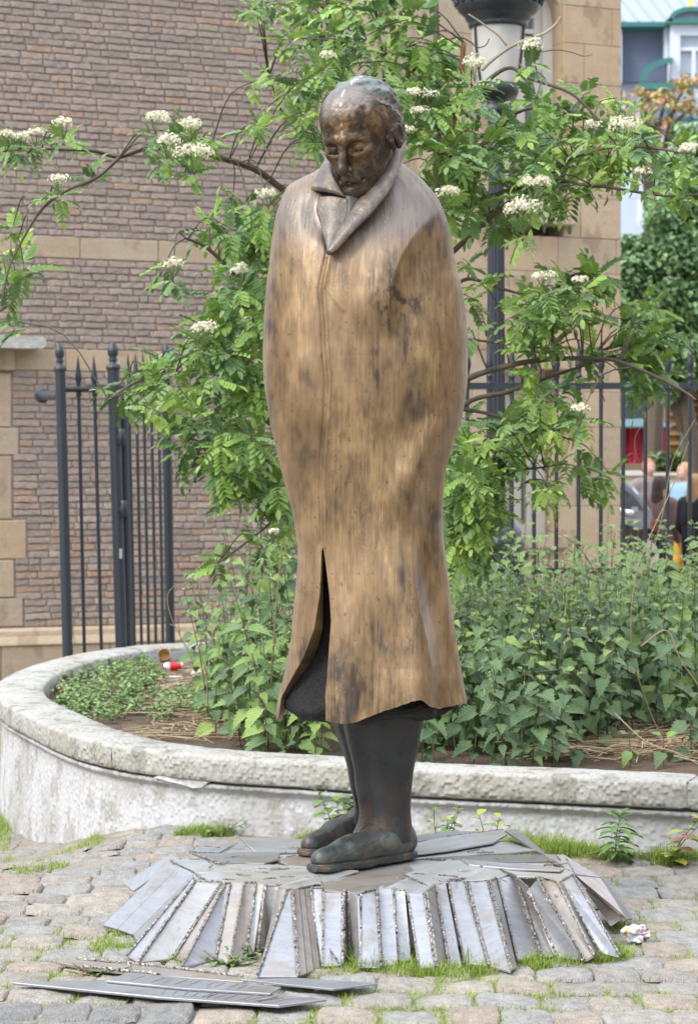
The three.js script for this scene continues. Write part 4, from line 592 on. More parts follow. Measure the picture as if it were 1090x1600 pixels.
// ---------------------------------------------------------------- the base: steel plates welded into a rough mound
{
  const t = thing('steel_plinth', 'low mound of welded bare steel plates under the bronze man', 'plinth', V(.065, 0, 0)), r = rng(61);
  const steelB = tex(512, 512, (u, v) => .55 * fbm(u * 8, v * 200, 81, 3, 8, 200) + .3 * fbm(u * 5, v * 5, 83, 4, 5) + .15 * fbm(u * 60, v * 60, 85, 2, 60), { srgb: false });
  const steelT = tex(512, 512, (u, v) => { const a = fbm(u * 6, v * 40, 87, 4, 6, 40), b = fbm(u * 7, v * 7, 89, 4, 7), s = ss(.66, .8, fbm(u * 26, v * 26, 91, 3, 26)), ru = ss(.62, .76, fbm(u * 4, v * 4, 95, 4, 4)); let k = .78 + .26 * a + .09 * (b - .5); k *= 1 - .13 * s; return mix3([k, k, k], [k * .82, k * .68, k * .5], ru * .45); });
  const steelR = tex(256, 256, (u, v) => .55 + .45 * fbm(u * 6, v * 30, 93, 4, 6, 30), { srgb: false });
  const S = (c, ro) => M(c, ro, .6, { map: steelT, bumpMap: steelB, bumpScale: .0012, roughnessMap: steelR });
  const mat = { b: S([.40, .41, .44], .62), g: S([.40, .395, .385], .6), n: S([.38, .345, .315], .62), d: S([.28, .275, .27], .6), p: S([.44, .40, .39], .62), t: S([.44, .45, .445], .75), u: S([.33, .34, .36], .58) };  // sky brightness, mirrored brown walls and recess shade put into the steel colours
  const weldM = M([1, 1, 1], .42, .9, { vertexColors: true, bumpMap: patinaB, bumpScale: .006 });
  const bead = (a, b, rad, seed) => { const g = new G(), n = Math.max(10, Math.round(a.distanceTo(b) / .0042)), q = rng(seed), pts = [], side = b.clone().sub(a).normalize().cross(V(0, 0, 1)).normalize(); for (let k = 0; k <= n; k++) pts.push(a.clone().lerp(b, k / n).addScaledVector(side, (q() - .5) * rad * .7).add(V(0, (q() - .5) * rad * .4, (q() - .5) * rad * .5))); g.tube(pts, () => rad * (.62 + .45 * q()), 6); for (let i = 0; i < g.c.length; i += 3) { const h = vn(i * .06, 3, seed) * .6 + q() * .4; const c = h < .27 ? [.05, .042, .036] : h > .78 ? [.7, .69, .67] : [.36, .335, .30]; g.c[i] = c[0]; g.c[i + 1] = c[1]; g.c[i + 2] = c[2]; } g.hasC = true; return g; };
  const slab = (pts, th) => { const n = pts[1].clone().sub(pts[0]).cross(pts[pts.length - 1].clone().sub(pts[0])).normalize(); if (n.z * .6 + n.y < 0) n.negate(); const g = new G(); const cen = pts.reduce((a, p) => a.add(p), V(0, 0, 0)).multiplyScalar(1 / pts.length), ch = pts.map((p) => p.clone().lerp(cen, .012)); g.face(ch.map((p) => p.clone())); const b = pts.map((p) => p.clone().addScaledVector(n, -th)), e = pts.map((p) => p.clone().addScaledVector(n, -.0015)); for (let k = 0; k < pts.length; k++) { const m = (k + 1) % pts.length; g.face([ch[m], ch[k], e[k], e[m]]); g.face([e[m], e[k], b[k], b[m]]); } g.face(b); return g; };
  const uvUp = (g, a, b) => { const geo = g.geo(), p = geo.attributes.position, u = geo.attributes.uv, d = b.clone().sub(a).normalize(), s = d.clone().cross(V(0, 1, 0)).normalize(); for (let i = 0; i < p.count; i++) { const q = V(p.getX(i), p.getY(i), p.getZ(i)); u.setXY(i, q.dot(s) * 2 + q.x, q.dot(d) * 2); } return geo; };
  // [top-left, top-right, bottom-right, bottom-left] where each plate shows, then its painted tone and the height of its two upper corners
  const plates = [
    [266, 1335, 281, 1341, 208, 1392, 192, 1380, 'u'], [262, 1347, 279, 1354, 183, 1452, 161, 1446, 'u'], [279.5, 1354, 305, 1363, 208, 1461, 183.5, 1452, 'u'], [305, 1363, 309, 1366, 213, 1470, 208.5, 1461.5, 'd'],
    [301, 1372, 305, 1377, 214, 1503, 198, 1494, 'b'], [305, 1377, 346, 1379, 269, 1498, 216, 1504, 'g'], [347, 1379, 353, 1380, 291, 1504, 271, 1498, 'n'], [353, 1380, 359, 1381, 335, 1500, 285, 1511, 'b'],
    [360, 1380, 380, 1380, 358, 1505, 337, 1500, 'n'], [381, 1380, 399, 1380, 383, 1497, 359, 1505, 'n'], [400, 1380, 412, 1382, 395, 1494, 384, 1497, 'g'], [414, 1384, 434, 1385, 418, 1483, 401, 1489, 'd'],
    [435, 1386, 447, 1390, 404, 1523, 416, 1484, 'n'], [448, 1391, 455, 1391, 465, 1526, 402, 1526, 'b'], [457, 1391, 467, 1389, 479, 1521, 467, 1525, 'n'], [468, 1389, 475, 1388, 490, 1516, 480, 1521, 'n'], [476, 1388, 484, 1387, 500, 1511, 491, 1516, 'n'],
    [486, 1388, 503, 1388, 503, 1511, 500, 1506, 'b'], [505, 1394, 535, 1394, 535, 1508, 504, 1511, 'b'], [537, 1394, 543, 1393, 546, 1494, 537, 1500, 'd'], [544, 1393, 558, 1400, 562, 1511, 547, 1494, 'g'], [564, 1397, 588, 1390, 595, 1512, 562.5, 1511.5, 'b'],
    [589, 1387, 613, 1389, 621, 1507, 597, 1510, 'b'], [614, 1390, 632, 1392, 642, 1501, 622, 1503, 'u'], [636, 1396, 662, 1395, 680, 1513, 654, 1512, 'b'], [666, 1394, 679, 1384, 698, 1508, 683, 1513, 'd'], [680, 1383, 696, 1379, 721, 1512, 701, 1508, 'u'],
    [699, 1377, 725, 1375, 762, 1508, 725, 1505, 'b'], [730, 1378, 761, 1376, 798, 1518, 763, 1509, 'b'], [765, 1377, 775, 1373, 807, 1512, 799, 1517, 'd'], [778, 1374, 803, 1367, 840, 1493, 808, 1502, 'b'], [805, 1371, 824, 1388, 868, 1494, 846, 1496, 'd'],
    [825, 1392, 839, 1375, 911, 1499, 869, 1494, 'd'], [840, 1372, 870, 1379, 926, 1494, 913, 1501, 'n'], [870.5, 1379, 877, 1378, 932, 1485, 927, 1494, 'd'], [877.5, 1377, 894, 1367, 967, 1494, 934, 1485, 'b'],
    [921, 1397, 917, 1389, 974, 1434, 956, 1446, 'p'], [897, 1366, 938, 1372, 976, 1432, 920, 1391, 'p'], [868, 1335, 880, 1335, 938, 1371, 897, 1365, 'p'], [938.5, 1371, 941, 1371, 988, 1435, 977, 1437, 'd'], [848, 1335, 867, 1335, 880, 1355, 864, 1350, 'p']];
  const hTop = (py, d) => 1.5 - (py - 745) / F * d;
  plates.forEach((q, k) => {
    const p = []; for (const [i, top] of [[0, 1], [2, 1], [4, 0], [6, 0]]) { const px = q[i], py = q[i + 1]; if (!top) p.push(PH(px, py, .012)); else { const h = px > 917 ? .16 : px > 860 && py < 1340 ? .17 : BT - .005; p.push(PH(px, py, h)); } }
    const back = k >= 36; if (back) { const hs = { 36: [.085, .1, .04, .02], 37: [.17, .13, .05, .1], 38: [.19, .185, .132, .175], 39: [.13, .125, .02, .04], 40: [.19, .192, .18, .18] }[k]; for (let c = 0; c < 4; c++) p[c] = PH(q[c * 2], q[c * 2 + 1], hs[c]); }
    if (k === 0) { p[0] = PH(266, 1335, .17); p[1] = PH(281, 1341, .17); p[2] = PH(208, 1392, .06); p[3] = PH(192, 1380, .06); }
    const geo = uvUp(slab([p[0], p[1], p[2], p[3]], .007), p[3], p[0]); part('steel_plate', geo, mat[q[8]], t);
    if (!back && k > 2 && ![3, 15, 16].includes(k)) part('weld_seam', bead(p[0].clone().add(V(0, .002, .003)), p[3].clone().add(V(0, .004, .004)), k % 3 ? .005 : .004, 300 + k), weldM, t);
    if (!back && [5, 13, 18, 21, 24, 27, 28, 30, 35, 32, 33].includes(k)) part('weld_seam', bead(p[1].clone().add(V(0, .002, .003)), p[2].clone().add(V(0, .004, .004)), .0045, 400 + k), weldM, t);
    if (!back && k > 4 && k % 2) part('weld_seam', bead(p[0].clone().add(V(0, .003, 0)), p[1].clone().add(V(0, .003, 0)), .004, 500 + k), weldM, t);
  });
  { const a = PH(503.5, 1466, .07), b = PH(529, 1507, .02); part('weld_seam', bead(a.add(V(0, .004, .012)), b.add(V(0, .006, .012)), .004, 901), weldM, t); }
  { const a = P(645, 1398, 7.24), b = P(664, 1417, 7.2); part('weld_seam', bead(a, b, .003, 902), weldM, t); }
  for (const [px, py] of [[502, 1434], [505, 1430], [507, 1436], [503, 1439], [851, 1408], [868, 1401]]) { const g = new G(), p = PH(px, py, lerp(BT, .01, (py - 1388) / 120)); g.add(new THREE.IcosahedronGeometry(.009, 1), at(p.x, p.y + .004, p.z + .004, r() * 6, V(1, .8, .9))); for (let i = 0; i < g.c.length; i++) g.c[i] = .6; g.hasC = true; part('weld_blob', g, weldM, t); }
  // torn and lapped plates on top: corners as seen, then height at each corner, thickness, painted tone
  const tops = [
    [[[296, 1331], [327, 1316], [371, 1316], [343, 1332]], .205, 'b'], [[[371, 1317], [379, 1315], [397, 1331], [352, 1332]], .206, 'b'], [[[374, 1308], [420, 1309], [470, 1311], [470, 1331], [399, 1331]], .212, 'b'], [[[300, 1333], [437, 1332], [433, 1343], [413, 1349], [384, 1348], [344, 1348]], .215, 'u'],
    [[[266, 1344], [300, 1341], [389, 1348], [440, 1352], [494, 1356], [493, 1367], [440, 1366], [304, 1363]], .208, 't'], [[[303, 1354], [360, 1358], [420, 1366], [440, 1376], [304, 1375]], .211, 't'], [[[306, 1366], [400, 1363], [500, 1354], [560, 1360], [520, 1374], [430, 1382], [330, 1379]], .214, 't'], [[[430, 1386], [470, 1372], [500, 1370], [515, 1376], [470, 1386], [455, 1392]], .218, 't'],
    [[[470, 1311], [520, 1306], [560, 1310], [540, 1332], [480, 1336]], .203, 'u'], [[[430, 1343], [480, 1333], [500, 1346], [490, 1356], [450, 1352]], .213, 'n'], [[[500, 1372], [560, 1362], [640, 1352], [650, 1364], [600, 1388], [560, 1396], [505, 1391]], .207, 'n'], [[[588, 1389], [630, 1359], [690, 1378], [664, 1394], [636, 1396], [612, 1390]], .209, 't'],
    [[[629, 1366], [700, 1343], [760, 1348], [812, 1360], [770, 1374], [700, 1376], [668, 1384]], .212, 't'], [[[640, 1340], [700, 1334], [850, 1336], [868, 1345], [800, 1346], [720, 1345]], .208, 'd'], [[[720, 1342], [800, 1349], [885, 1356], [874, 1360], [800, 1357], [732, 1351]], .219, 'b'], [[[780, 1358], [880, 1357], [897, 1363], [872, 1379], [836, 1370], [806, 1369]], .215, 't'],
    [[[636, 1330], [720, 1324], [800, 1313], [824, 1321], [838, 1328], [780, 1333], [640, 1341]], .214, 't'], [[[628, 1322], [690, 1308], [786, 1296], [792, 1303], [770, 1316], [700, 1328], [632, 1336]], .225, 't'], [[[620, 1310], [700, 1298], [760, 1299], [720, 1306], [640, 1316]], .205, 'u'], [[[868, 1347], [884, 1342], [896, 1363], [884, 1358]], .209, 't']];
  tops.forEach(([q, h, f], k) => { const p = q.map(([x, y], i) => PH(x, y, y >= 1371 ? .189 : h - .012 + .006 * (vn(i * 3.1 + k * 7, 2, 2) - .5) * (f === 't' ? 1.6 : .8))); part('steel_plate', slab(p, .006), mat[f], t); if (k % 3 !== 2) part('weld_seam', bead(p[0].clone(), p[p.length - 1].clone(), .0035, 700 + k), weldM, t); if (k % 2) part('weld_seam', bead(p[1].clone(), p[2].clone(), .003, 730 + k), weldM, t); });
  // the bent-up plate at the back right
  { const p = [PH(789, 1297, .24), PH(806, 1295, .23), PH(849, 1335, .15), PH(838, 1330, .2)]; part('steel_plate', slab(p, .008), mat.d, t); const q = [PH(806, 1295, .23), PH(823, 1308, .18), PH(856, 1336, .1), PH(849, 1335, .15)]; part('steel_plate', slab(q, .008), mat.d, t); }
  for (let k = 0; k < 60; k++) { const px = rr(300, 870, r), py = rr(1312, 1378, r); if (px > 480 && px < 650) continue; const a = PH(px, py, .206), b = PH(px + rr(-40, 40, r), py + rr(-4, 4, r), .204); part('weld_seam', bead(a, b, rr(.0018, .0032, r), 800 + k), weldM, t); }
  // the core that the plates are welded to
  { const g = new G(), N = 48, row = [[1, .012], [.93, BT * .5], [.86, BT - .012]].map(([s, y]) => { const o = []; for (let k = 0; k <= N; k++) { const a = k / N * 2 * Math.PI; o.push(g.v(.065 + Math.cos(a) * lerp(.74, .585, y / BT), y, Math.sin(a) * lerp(.56, .40, y / BT) - .02)); } return o; }); for (let j = 0; j < 2; j++) for (let k = 0; k < N; k++) g.q(row[j][k], row[j][k + 1], row[j + 1][k + 1], row[j + 1][k]); const c = g.v(.065, BT - .006, 0); for (let k = 0; k < N; k++) g.t(c, row[2][k + 1], row[2][k]); part('core', g, mat.t, t); }
  // ------------------------------------------------ loose steel strips lying before it
  const strip = (name, label, pts, h, th, m, extra) => { const p = pts.map(([x, y], i) => PH(x, y, Array.isArray(h) ? h[i] : h)), cx = p[0].clone(); const o = thing(name, label, 'steel strip', V(cx.x, 0, cx.z)); const g = slab(p, th); part('plate', g, m, o); if (extra) extra(o, p); return o; };
  const cut = M([.36, .36, .37], .6, .8);
  const strokes = (o, p, list, w) => { // grooves of the worn lettering: each a run of points in shares of the strip's length and breadth
    const [a, b, c, d] = p; for (const l of list) { const pts = l.map(([u, v]) => a.clone().lerp(b, u).lerp(d.clone().lerp(c, u), v).add(V(0, .0012, 0))); part('engraved_stroke', new G().tube(pts, w, 4), cut, o); } };
  const I = (u) => [[u, .2], [u - .012, .82]], L = (u) => [[u, .2], [u - .012, .82], [u + .022, .82]], C = (u) => [[u + .026, .26], [u + .008, .2], [u - .008, .45], [u - .012, .7], [u + .004, .82], [u + .018, .76]], Sx = (u) => [[u + .028, .26], [u + .01, .2], [u, .36], [u + .016, .52], [u + .014, .74], [u - .002, .82], [u - .014, .74]], N = (u) => [[u - .012, .82], [u, .2], [u + .014, .82], [u + .028, .2]];
  strip('steel_strip', 'longest loose steel strip lying lowest on the setts with a pointed end', [[20, 1535], [160, 1531], [330, 1545], [510, 1561], [436, 1571], [250, 1558]], .022, .007, mat.u, (o, p) => strokes(o, [p[1], p[3], p[4], p[5].clone().lerp(p[0], .3)], [I(.3), L(.36), L(.42), I(.47), N(.53), I(.6), L(.65), Sx(.71), I(.77), N(.82), Sx(.88)], .0011));
  strip('steel_strip', 'shorter engraved steel strip lying across the longest one', [[166, 1532], [200, 1519], [439, 1542], [422, 1552], [300, 1545]], .030, .006, mat.u, (o, p) => strokes(o, [p[1], p[2], p[3], p[0]], [I(.14), I(.27), I(.42), L(.5), C(.6), I(.66), L(.74), I(.8), C(.85)], .0011));
  strip('steel_strip', 'weld crusted narrow steel strip nearest the plates of the mound', [[88, 1502], [120, 1499], [250, 1511], [380, 1527], [380, 1534], [250, 1524], [130, 1511]], .02, .009, mat.n, (o, p) => { for (const [i, j, s] of [[1, 2, 1], [2, 3, 2], [6, 5, 3]]) part('weld_seam', bead(p[i].clone().add(V(0, .004, 0)), p[j].clone().add(V(0, .004, 0)), .005, 950 + s), weldM, o); });
  strip('steel_strip', 'small plain steel strip with a slanted end under the bright triangular plate', [[377, 1530], [468, 1528], [590, 1536], [520, 1545], [450, 1538]], .022, .006, mat.u);
}
// ---------------------------------------------------------------- plants
const leafMat = (c, rough = .62, tr = .32, extra = {}) => M(c, rough, 0, { transmission: tr, thickness: 0, ...extra });
function blade(g, m, len, wid, teeth, droop, fold, heart = 0, c) { // one leaf blade along +z; teeth > 0 gives a saw edge
  const n = teeth || 4, mid = [], Ls = [], Rs = [], q = V(0, 0, 0), put = (x, y, z, u, v) => { q.set(x, y, z).applyMatrix4(m); return g.v(q.x, q.y, q.z, u, v, c); };
  const prof = (t) => heart ? (t < .27 ? .45 + .55 * Math.sin(t / .27 * Math.PI / 2) : 1 - Math.pow((t - .27) / .73, 1.45)) : Math.pow(Math.sin(Math.PI * clamp(t * .92 + .05, 0, 1)), .75);
  const yy = (t) => -droop * t * t * len;
  for (let k = 0; k <= n; k++) mid.push(put(0, yy(k / n), k / n * len, .5, k / n));
  for (const [s, arr] of [[-1, Ls], [1, Rs]]) for (let k = 0; k < n; k++) for (const h of teeth ? [0, .62] : [.5]) { const t = (k + h + (heart && k === 0 && h === 0 ? -.7 : 0)) / n, w = wid * prof(Math.max(.02, t)) * (teeth && h ? 1.06 : teeth ? .84 : 1); arr.push(put(s * w, yy(t) + fold * w, (t + (h ? .06 : 0)) * len, .5 + s * w / wid * .5, t)); }
  const per = teeth ? 2 : 1;
  for (const [arr, s] of [[Ls, 1], [Rs, 0]]) for (let k = 0; k < n; k++) { const tri = (a, b, d) => s ? g.t(a, b, d) : g.t(a, d, b); for (let e = 0; e < per; e++) tri(mid[k], arr[k * per + e], k * per + e + 1 < arr.length && (e < per - 1 || k < n - 1) ? arr[k * per + e + 1] : mid[n]); if (k < n - 1) tri(mid[k], arr[(k + 1) * per], mid[k + 1]); else tri(mid[k], mid[n], mid[n]); }
}
const matOf = (p, dir, up, s = 1) => { const z = dir.clone().normalize(), x = up.clone().cross(z); if (x.lengthSq() < 1e-6) x.set(1, 0, 0); x.normalize(); const y = z.clone().cross(x); const m = new THREE.Matrix4().makeBasis(x, y, z); m.scale(V(s, s, s)); m.setPosition(p); return m; };
function packLeaves(parent, list, geos, mats, name, most, restName) { // list: [geo, material, matrix]; the first ones as parts, the rest as one
  const o = V(0, 0, 0); o.copy(parent.position); const back = new THREE.Matrix4().makeTranslation(-o.x, -o.y, -o.z), rest = mats.map(() => new G()); let any = false;
  list.forEach(([gi, mi, m], k) => { if (k < most) { const q = mesh(name, geos[gi], mats[mi], parent); q.applyMatrix4(back.clone().multiply(m)); } else { rest[mi].add(geos[gi], m); any = true; } });
  if (!any) return; const idx = rest.map((g, i) => i).filter((i) => rest[i].p.length), mg = mergeGeometries(idx.map((i) => rest[i].geo()), true); mg.translate(-o.x, -o.y, -o.z); mesh(restName || name, mg, idx.map((i) => mats[i]), parent, 'stuff');
}
const blobGate = (px, py, s) => fbm(px / 34 + s, py / 34, s, 2) > .36;
{ // ------------------------------------------------ the rowan
  const t = thing('rowan_tree', 'rowan tree with feathered leaves and cream flower heads spreading behind the statue', 'tree', P(585, 1010, 11.4)), r = rng(101);
  const barkT = tex(256, 256, (u, v) => { const a = fbm(u * 8, v * 30, 111, 4, 8, 30), b = ss(.55, .7, fbm(u * 6, v * 6, 113, 4, 6)); return mix3([.6 + .5 * a, .6 + .5 * a, .6 + .5 * a], [1.3, 1.35, 1.1], b * .4); });
  const bark = M([.115, .09, .07], .85, 0, { map: barkT, bumpMap: grainB, bumpScale: .004 }), red = M([.32, .16, .085], .8, 0, { map: barkT, bumpMap: grainB, bumpScale: .004 }), pale = M([.34, .28, .215], .8, 0, { map: barkT });
  const skel = []; // points a shoot may grow from
  const limb = (name, px, r0, r1, mat, d0, d1 = d0, n = 40, grow = true) => { const pts = curve(px.map(([x, y], i) => P(x, y, lerp(d0, d1, i / (px.length - 1)))), n); const w = rng(px[0][0] * 31 + px[0][1]); part(name, new G().tube(pts, (u) => lerp(r0, r1, u) * (1 + .12 * (w() - .5)), 7), mat, t); if (grow) pts.forEach((p, i) => skel.push([p, lerp(r0, r1, i / n)])); };
  limb('trunk', [[588, 1040], [590, 900], [600, 760], [608, 640], [604, 520]], .055, .042, bark, 11.3);
  limb('branch', [[604, 520], [575, 400], [545, 230], [522, 87], [508, 0], [500, -60]], .034, .013, bark, 11.3, 11.2);
  limb('branch', [[606, 600], [655, 430], [680, 300], [682, 200], [682, 90], [679, -50]], .026, .015, bark, 11.3, 11.9);
  limb('broken_branch', [[608, 620], [650, 430], [680, 285], [697, 225], [717, 146], [724, 66]], .03, .0135, red, 11.3, 10.9, 40);
  limb('branch', [[687, 260], [700, 196], [714, 174], [752, 134], [795, 106], [826, 122], [893, 147], [935, 188]], .015, .006, bark, 11, 10.8);
  limb('dead_branch', [[752, 110], [770, 93], [800, 72], [822, 62], [850, 52], [866, 40], [876, 26]], .0085, .006, pale, 10.85, 10.8, 30, false);
  limb('dead_twig', [[791, 71], [778, 55], [762, 43], [745, 31], [731, 22]], .006, .0035, pale, 10.8, 10.8, 20, false);
  limb('dead_twig', [[845, 81], [870, 78], [893, 82], [912, 88], [925, 85]], .003, .0015, bark, 10.8, 10.8, 20, false);
  limb('dead_twig', [[700, 62], [718, 58], [735, 66], [745, 74], [758, 71], [764, 60]], .0045, .0025, bark, 10.9, 10.9, 20, false);
  limb('branch', [[640, 480], [700, 340], [800, 296], [860, 270], [895, 245], [960, 229], [1015, 231], [1075, 240]], .018, .005, bark, 11.2, 10.6);
  limb('branch', [[700, 400], [760, 345], [820, 300], [878, 283], [910, 290], [945, 292], [1040, 306], [1092, 304]], .014, .005, bark, 11.2, 10.6);
  limb('branch', [[684, 252], [720, 240], [770, 215], [800, 180], [860, 165], [900, 178], [960, 205]], .013, .005, bark, 11.2, 11);
  limb('branch', [[640, 700], [690, 620], [730, 592], [795, 571], [850, 562], [895, 560], [955, 562], [1000, 578], [1040, 596], [1072, 614], [1087, 625]], .018, .004, bark, 11.2, 10.5);
  limb('branch', [[620, 760], [680, 690], [730, 629], [795, 612], [840, 595], [870, 585], [915, 570]], .016, .006, bark, 11.3, 11);
  limb('branch', [[620, 720], [690, 645], [725, 640], [795, 655], [835, 668], [900, 690]], .013, .004, bark, 11.3, 11);
  limb('branch', [[640, 560], [700, 470], [725, 437], [790, 453], [850, 470]], .013, .005, bark, 11.3, 11.2);
  limb('branch', [[610, 560], [650, 500], [705, 524], [780, 536], [860, 545]], .01, .005, bark, 11.4, 11.2);
  limb('branch', [[590, 420], [500, 330], [442, 296], [400, 265], [350, 248], [290, 232], [230, 232], [185, 245], [150, 236], [115, 234], [60, 232], [-10, 238]], .02, .005, bark, 11.2, 10.4);
  limb('branch', [[186, 247], [150, 278], [108, 296], [75, 318], [56, 340], [30, 385], [14, 420], [4, 470]], .009, .004, bark, 10.5, 10.4);
  limb('dead_twig', [[519, 63], [480, 60], [440, 61], [418, 58], [404, 48], [396, 40]], .005, .002, bark, 11.2, 11.2, 24, false);
  limb('dead_twig', [[404, 50], [394, 58], [383, 67]], .0025, .0018, pale, 11.2, 11.2, 8, false);
  limb('branch', [[596, 640], [520, 560], [450, 500], [380, 440], [320, 385], [290, 372]], .02, .006, bark, 11.3, 11);
  limb('branch', [[592, 720], [520, 650], [440, 600], [360, 570], [290, 580], [215, 596], [170, 625]], .02, .005, bark, 11.3, 10.8);
  limb('branch', [[590, 800], [520, 740], [440, 690], [380, 690], [330, 715], [300, 730]], .016, .005, bark, 11.3, 11);
  limb('branch', [[586, 880], [520, 800], [470, 775], [440, 802], [400, 836], [360, 866], [340, 880]], .011, .004, bark, 11.3, 10.9);
  limb('branch', [[600, 760], [680, 760], [740, 740], [800, 735], [850, 730]], .014, .005, bark, 11.3, 11);
  limb('branch', [[600, 300], [590, 200], [600, 120], [590, 40]], .014, .007, bark, 11.3, 11.2);
  limb('branch', [[560, 300], [500, 220], [450, 190], [420, 120]], .012, .004, bark, 11.3, 11.2);
  limb('dead_twig', [[871, 491], [886, 505], [896, 517], [905, 545], [920, 580], [938, 610], [944, 628]], .004, .002, bark, 10.9, 10.9, 20, false);
  // leaves
  const geos = [];
  for (let k = 0; k < 8; k++) { const g = new G(), L = .15, np = 5 + (k % 2), droop = [.9, .35, 1.5, .6, 1.1, .2, 1.8, .7][k], rach = (u) => V(0, -droop * u * u * L * .55, u * L); let prev = null; for (let i = 0; i <= 5; i++) { const p = rach(i / 5), a = g.v(p.x - .0011, p.y, p.z), b = g.v(p.x + .0011, p.y, p.z); if (prev) g.q(prev[0], prev[1], b, a); prev = [a, b]; }
    for (let i = 0; i < np; i++) { const u = .22 + .7 * i / np, p = rach(u), len = .064 * (1 - .35 * Math.abs(u - .55)) * rr(.9, 1.1, r); for (const s of [-1, 1]) { const dir = V(s * 1, -.18 - .5 * droop * u * .3 + rr(-.15, .15, r), .55 + rr(-.1, .1, r)); blade(g, matOf(p, dir, V(0, 1, .1 * s)), len, .0135, 0, .25, .3); } }
    blade(g, matOf(rach(.97), V(0, -droop * .6, 1), V(0, 1, 0)),   .058, .0145, 0, .3, .3); geos.push(g.geo()); }
  const mats = [leafMat([.18, .30, .075], .7), leafMat([.25, .40, .075], .7, .4), leafMat([.32, .51, .095], .7, .45), leafMat([.115, .22, .07], .65), leafMat([.45, .61, .12], .7, .48), leafMat([.175, .31, .10], .62)];
  const BL = [[390, 8, 46, 14, 7], [430, 4, 40, 12, 4], [560, 20, 100, 44, 18], [620, 90, 90, 60, 17], [500, 60, 50, 40, 8], [418, 120, 26, 16, 4], [445, 185, 54, 30, 9], [505, 140, 46, 44, 14], [480, 235, 34, 34, 7], [690, 120, 50, 50, 10], [660, 190, 50, 60, 12], [760, 185, 66, 34, 9], [830, 190, 76, 36, 11], [890, 185, 60, 40, 10], [930, 160, 40, 26, 6], [960, 205, 46, 34, 8], [700, 250, 76, 54, 16], [790, 265, 90, 50, 20], [880, 260, 60, 50, 12], [935, 255, 40, 26, 5], [1000, 238, 30, 14, 3], [1066, 300, 30, 18, 5], [1078, 240, 20, 14, 2], [715, 325, 44, 40, 8], [790, 325, 50, 30, 6], [860, 300, 40, 18, 3], [725, 385, 20, 26, 2], [700, 300, 40, 40, 6],
    [838, 470, 56, 34, 10], [850, 470, 50, 30, 6], [910, 440, 44, 20, 5], [945, 435, 24, 12, 2], [735, 470, 20, 50, 3], [825, 530, 40, 30, 5], [870, 520, 70, 28, 8], [930, 470, 26, 40, 3], [960, 545, 50, 26, 7], [1020, 495, 44, 34, 8], [1010, 560, 40, 24, 5], [1050, 560, 30, 26, 3], [1010, 600, 30, 24, 4], [835, 612, 44, 28, 5], [870, 625, 56, 30, 6], [745, 690, 56, 50, 20], [830, 690, 80, 44, 14], [905, 680, 50, 44, 7], [740, 750, 56, 50, 26], [820, 755, 60, 40, 8], [900, 740, 50, 30, 5], [720, 800, 40, 40, 15], [735, 850, 56, 36, 14], [950, 745, 20, 10, 1],
    [330, 368, 44, 28, 7], [388, 345, 46, 46, 16], [400, 410, 40, 60, 21], [285, 420, 36, 18, 4], [345, 490, 56, 44, 11], [388, 545, 48, 76, 34], [318, 550, 60, 40, 17], [225, 578, 34, 26, 5], [190, 624, 34, 16, 4], [280, 625, 60, 40, 13], [370, 640, 56, 70, 36], [300, 690, 46, 40, 9], [360, 720, 56, 30, 15], [412, 740, 36, 44, 13], [345, 765, 18, 22, 2], [405, 775, 26, 16, 3], [432, 790, 24, 30, 4],
    [300, 218, 54, 34, 10], [252, 205, 30, 24, 5], [290, 250, 46, 16, 4], [335, 215, 24, 20, 3], [30, 245, 36, 26, 8], [92, 222, 30, 20, 5], [55, 215, 50, 12, 4], [128, 282, 16, 18, 2], [88, 296, 28, 14, 3], [112, 318, 16, 12, 2], [22, 352, 12, 8, 1], [24, 385, 14, 12, 1], [20, 430, 20, 32, 5], [14, 490, 14, 22, 3], [345, 868, 22, 14, 3], [400, 850, 30, 16, 2], [345, 905, 40, 10, 1], [440, 820, 16, 26, 3]];
  const list = [], twigs = new G();
  const near = (p) => { let b = 1e9, o = null; for (const [q] of skel) { const d = q.distanceToSquared(p) + Math.max(0, q.y - p.y) * .12; if (d < b) { b = d; o = q; } } return o; };
  const shoot = (tip, k, young, small) => {
    const from = near(tip), out = tip.clone().sub(from), L = out.length(), sag = V(0, Math.min(.12, L * .2), 0);
    const c = curve([from, from.clone().lerp(tip, .5).add(sag).add(V(rr(-.03, .03, r), 0, rr(-.03, .03, r))), tip], 6); twigs.tube(c, (u) => lerp(.0042, .0022, u), 4, undefined, false);
    const ax = c[6].clone().sub(c[5]).normalize().multiplyScalar(.6).add(V(0, .45, .25)).normalize(), n = 4 + (r() * 3 | 0), a0 = r() * 6.3, e1 = ax.clone().cross(V(.3, .2, 1)).normalize(), e2 = ax.clone().cross(e1);
    for (let i = 0; i < n; i++) { const a = a0 + i * 2.4, sp = rr(.7, 1.35, r), dir = ax.clone().multiplyScalar(Math.cos(sp)).addScaledVector(e1, Math.sin(sp) * Math.cos(a)).addScaledVector(e2, Math.sin(sp) * Math.sin(a)); const p = tip.clone().addScaledVector(ax, -.012 * (n - i)); list.push([(r() * 8) | 0, young ? (r() < .5 ? 4 : 2) : [0, 1, 0, 3, 2, 5, 1][(r() * 7) | 0], matOf(p, dir, V(rr(-.35, .35, r), 1, rr(-.1, .5, r)), rr(.6, .95, r) * (young ? .75 : 1) * (small ? .72 : 1))]); }
  };
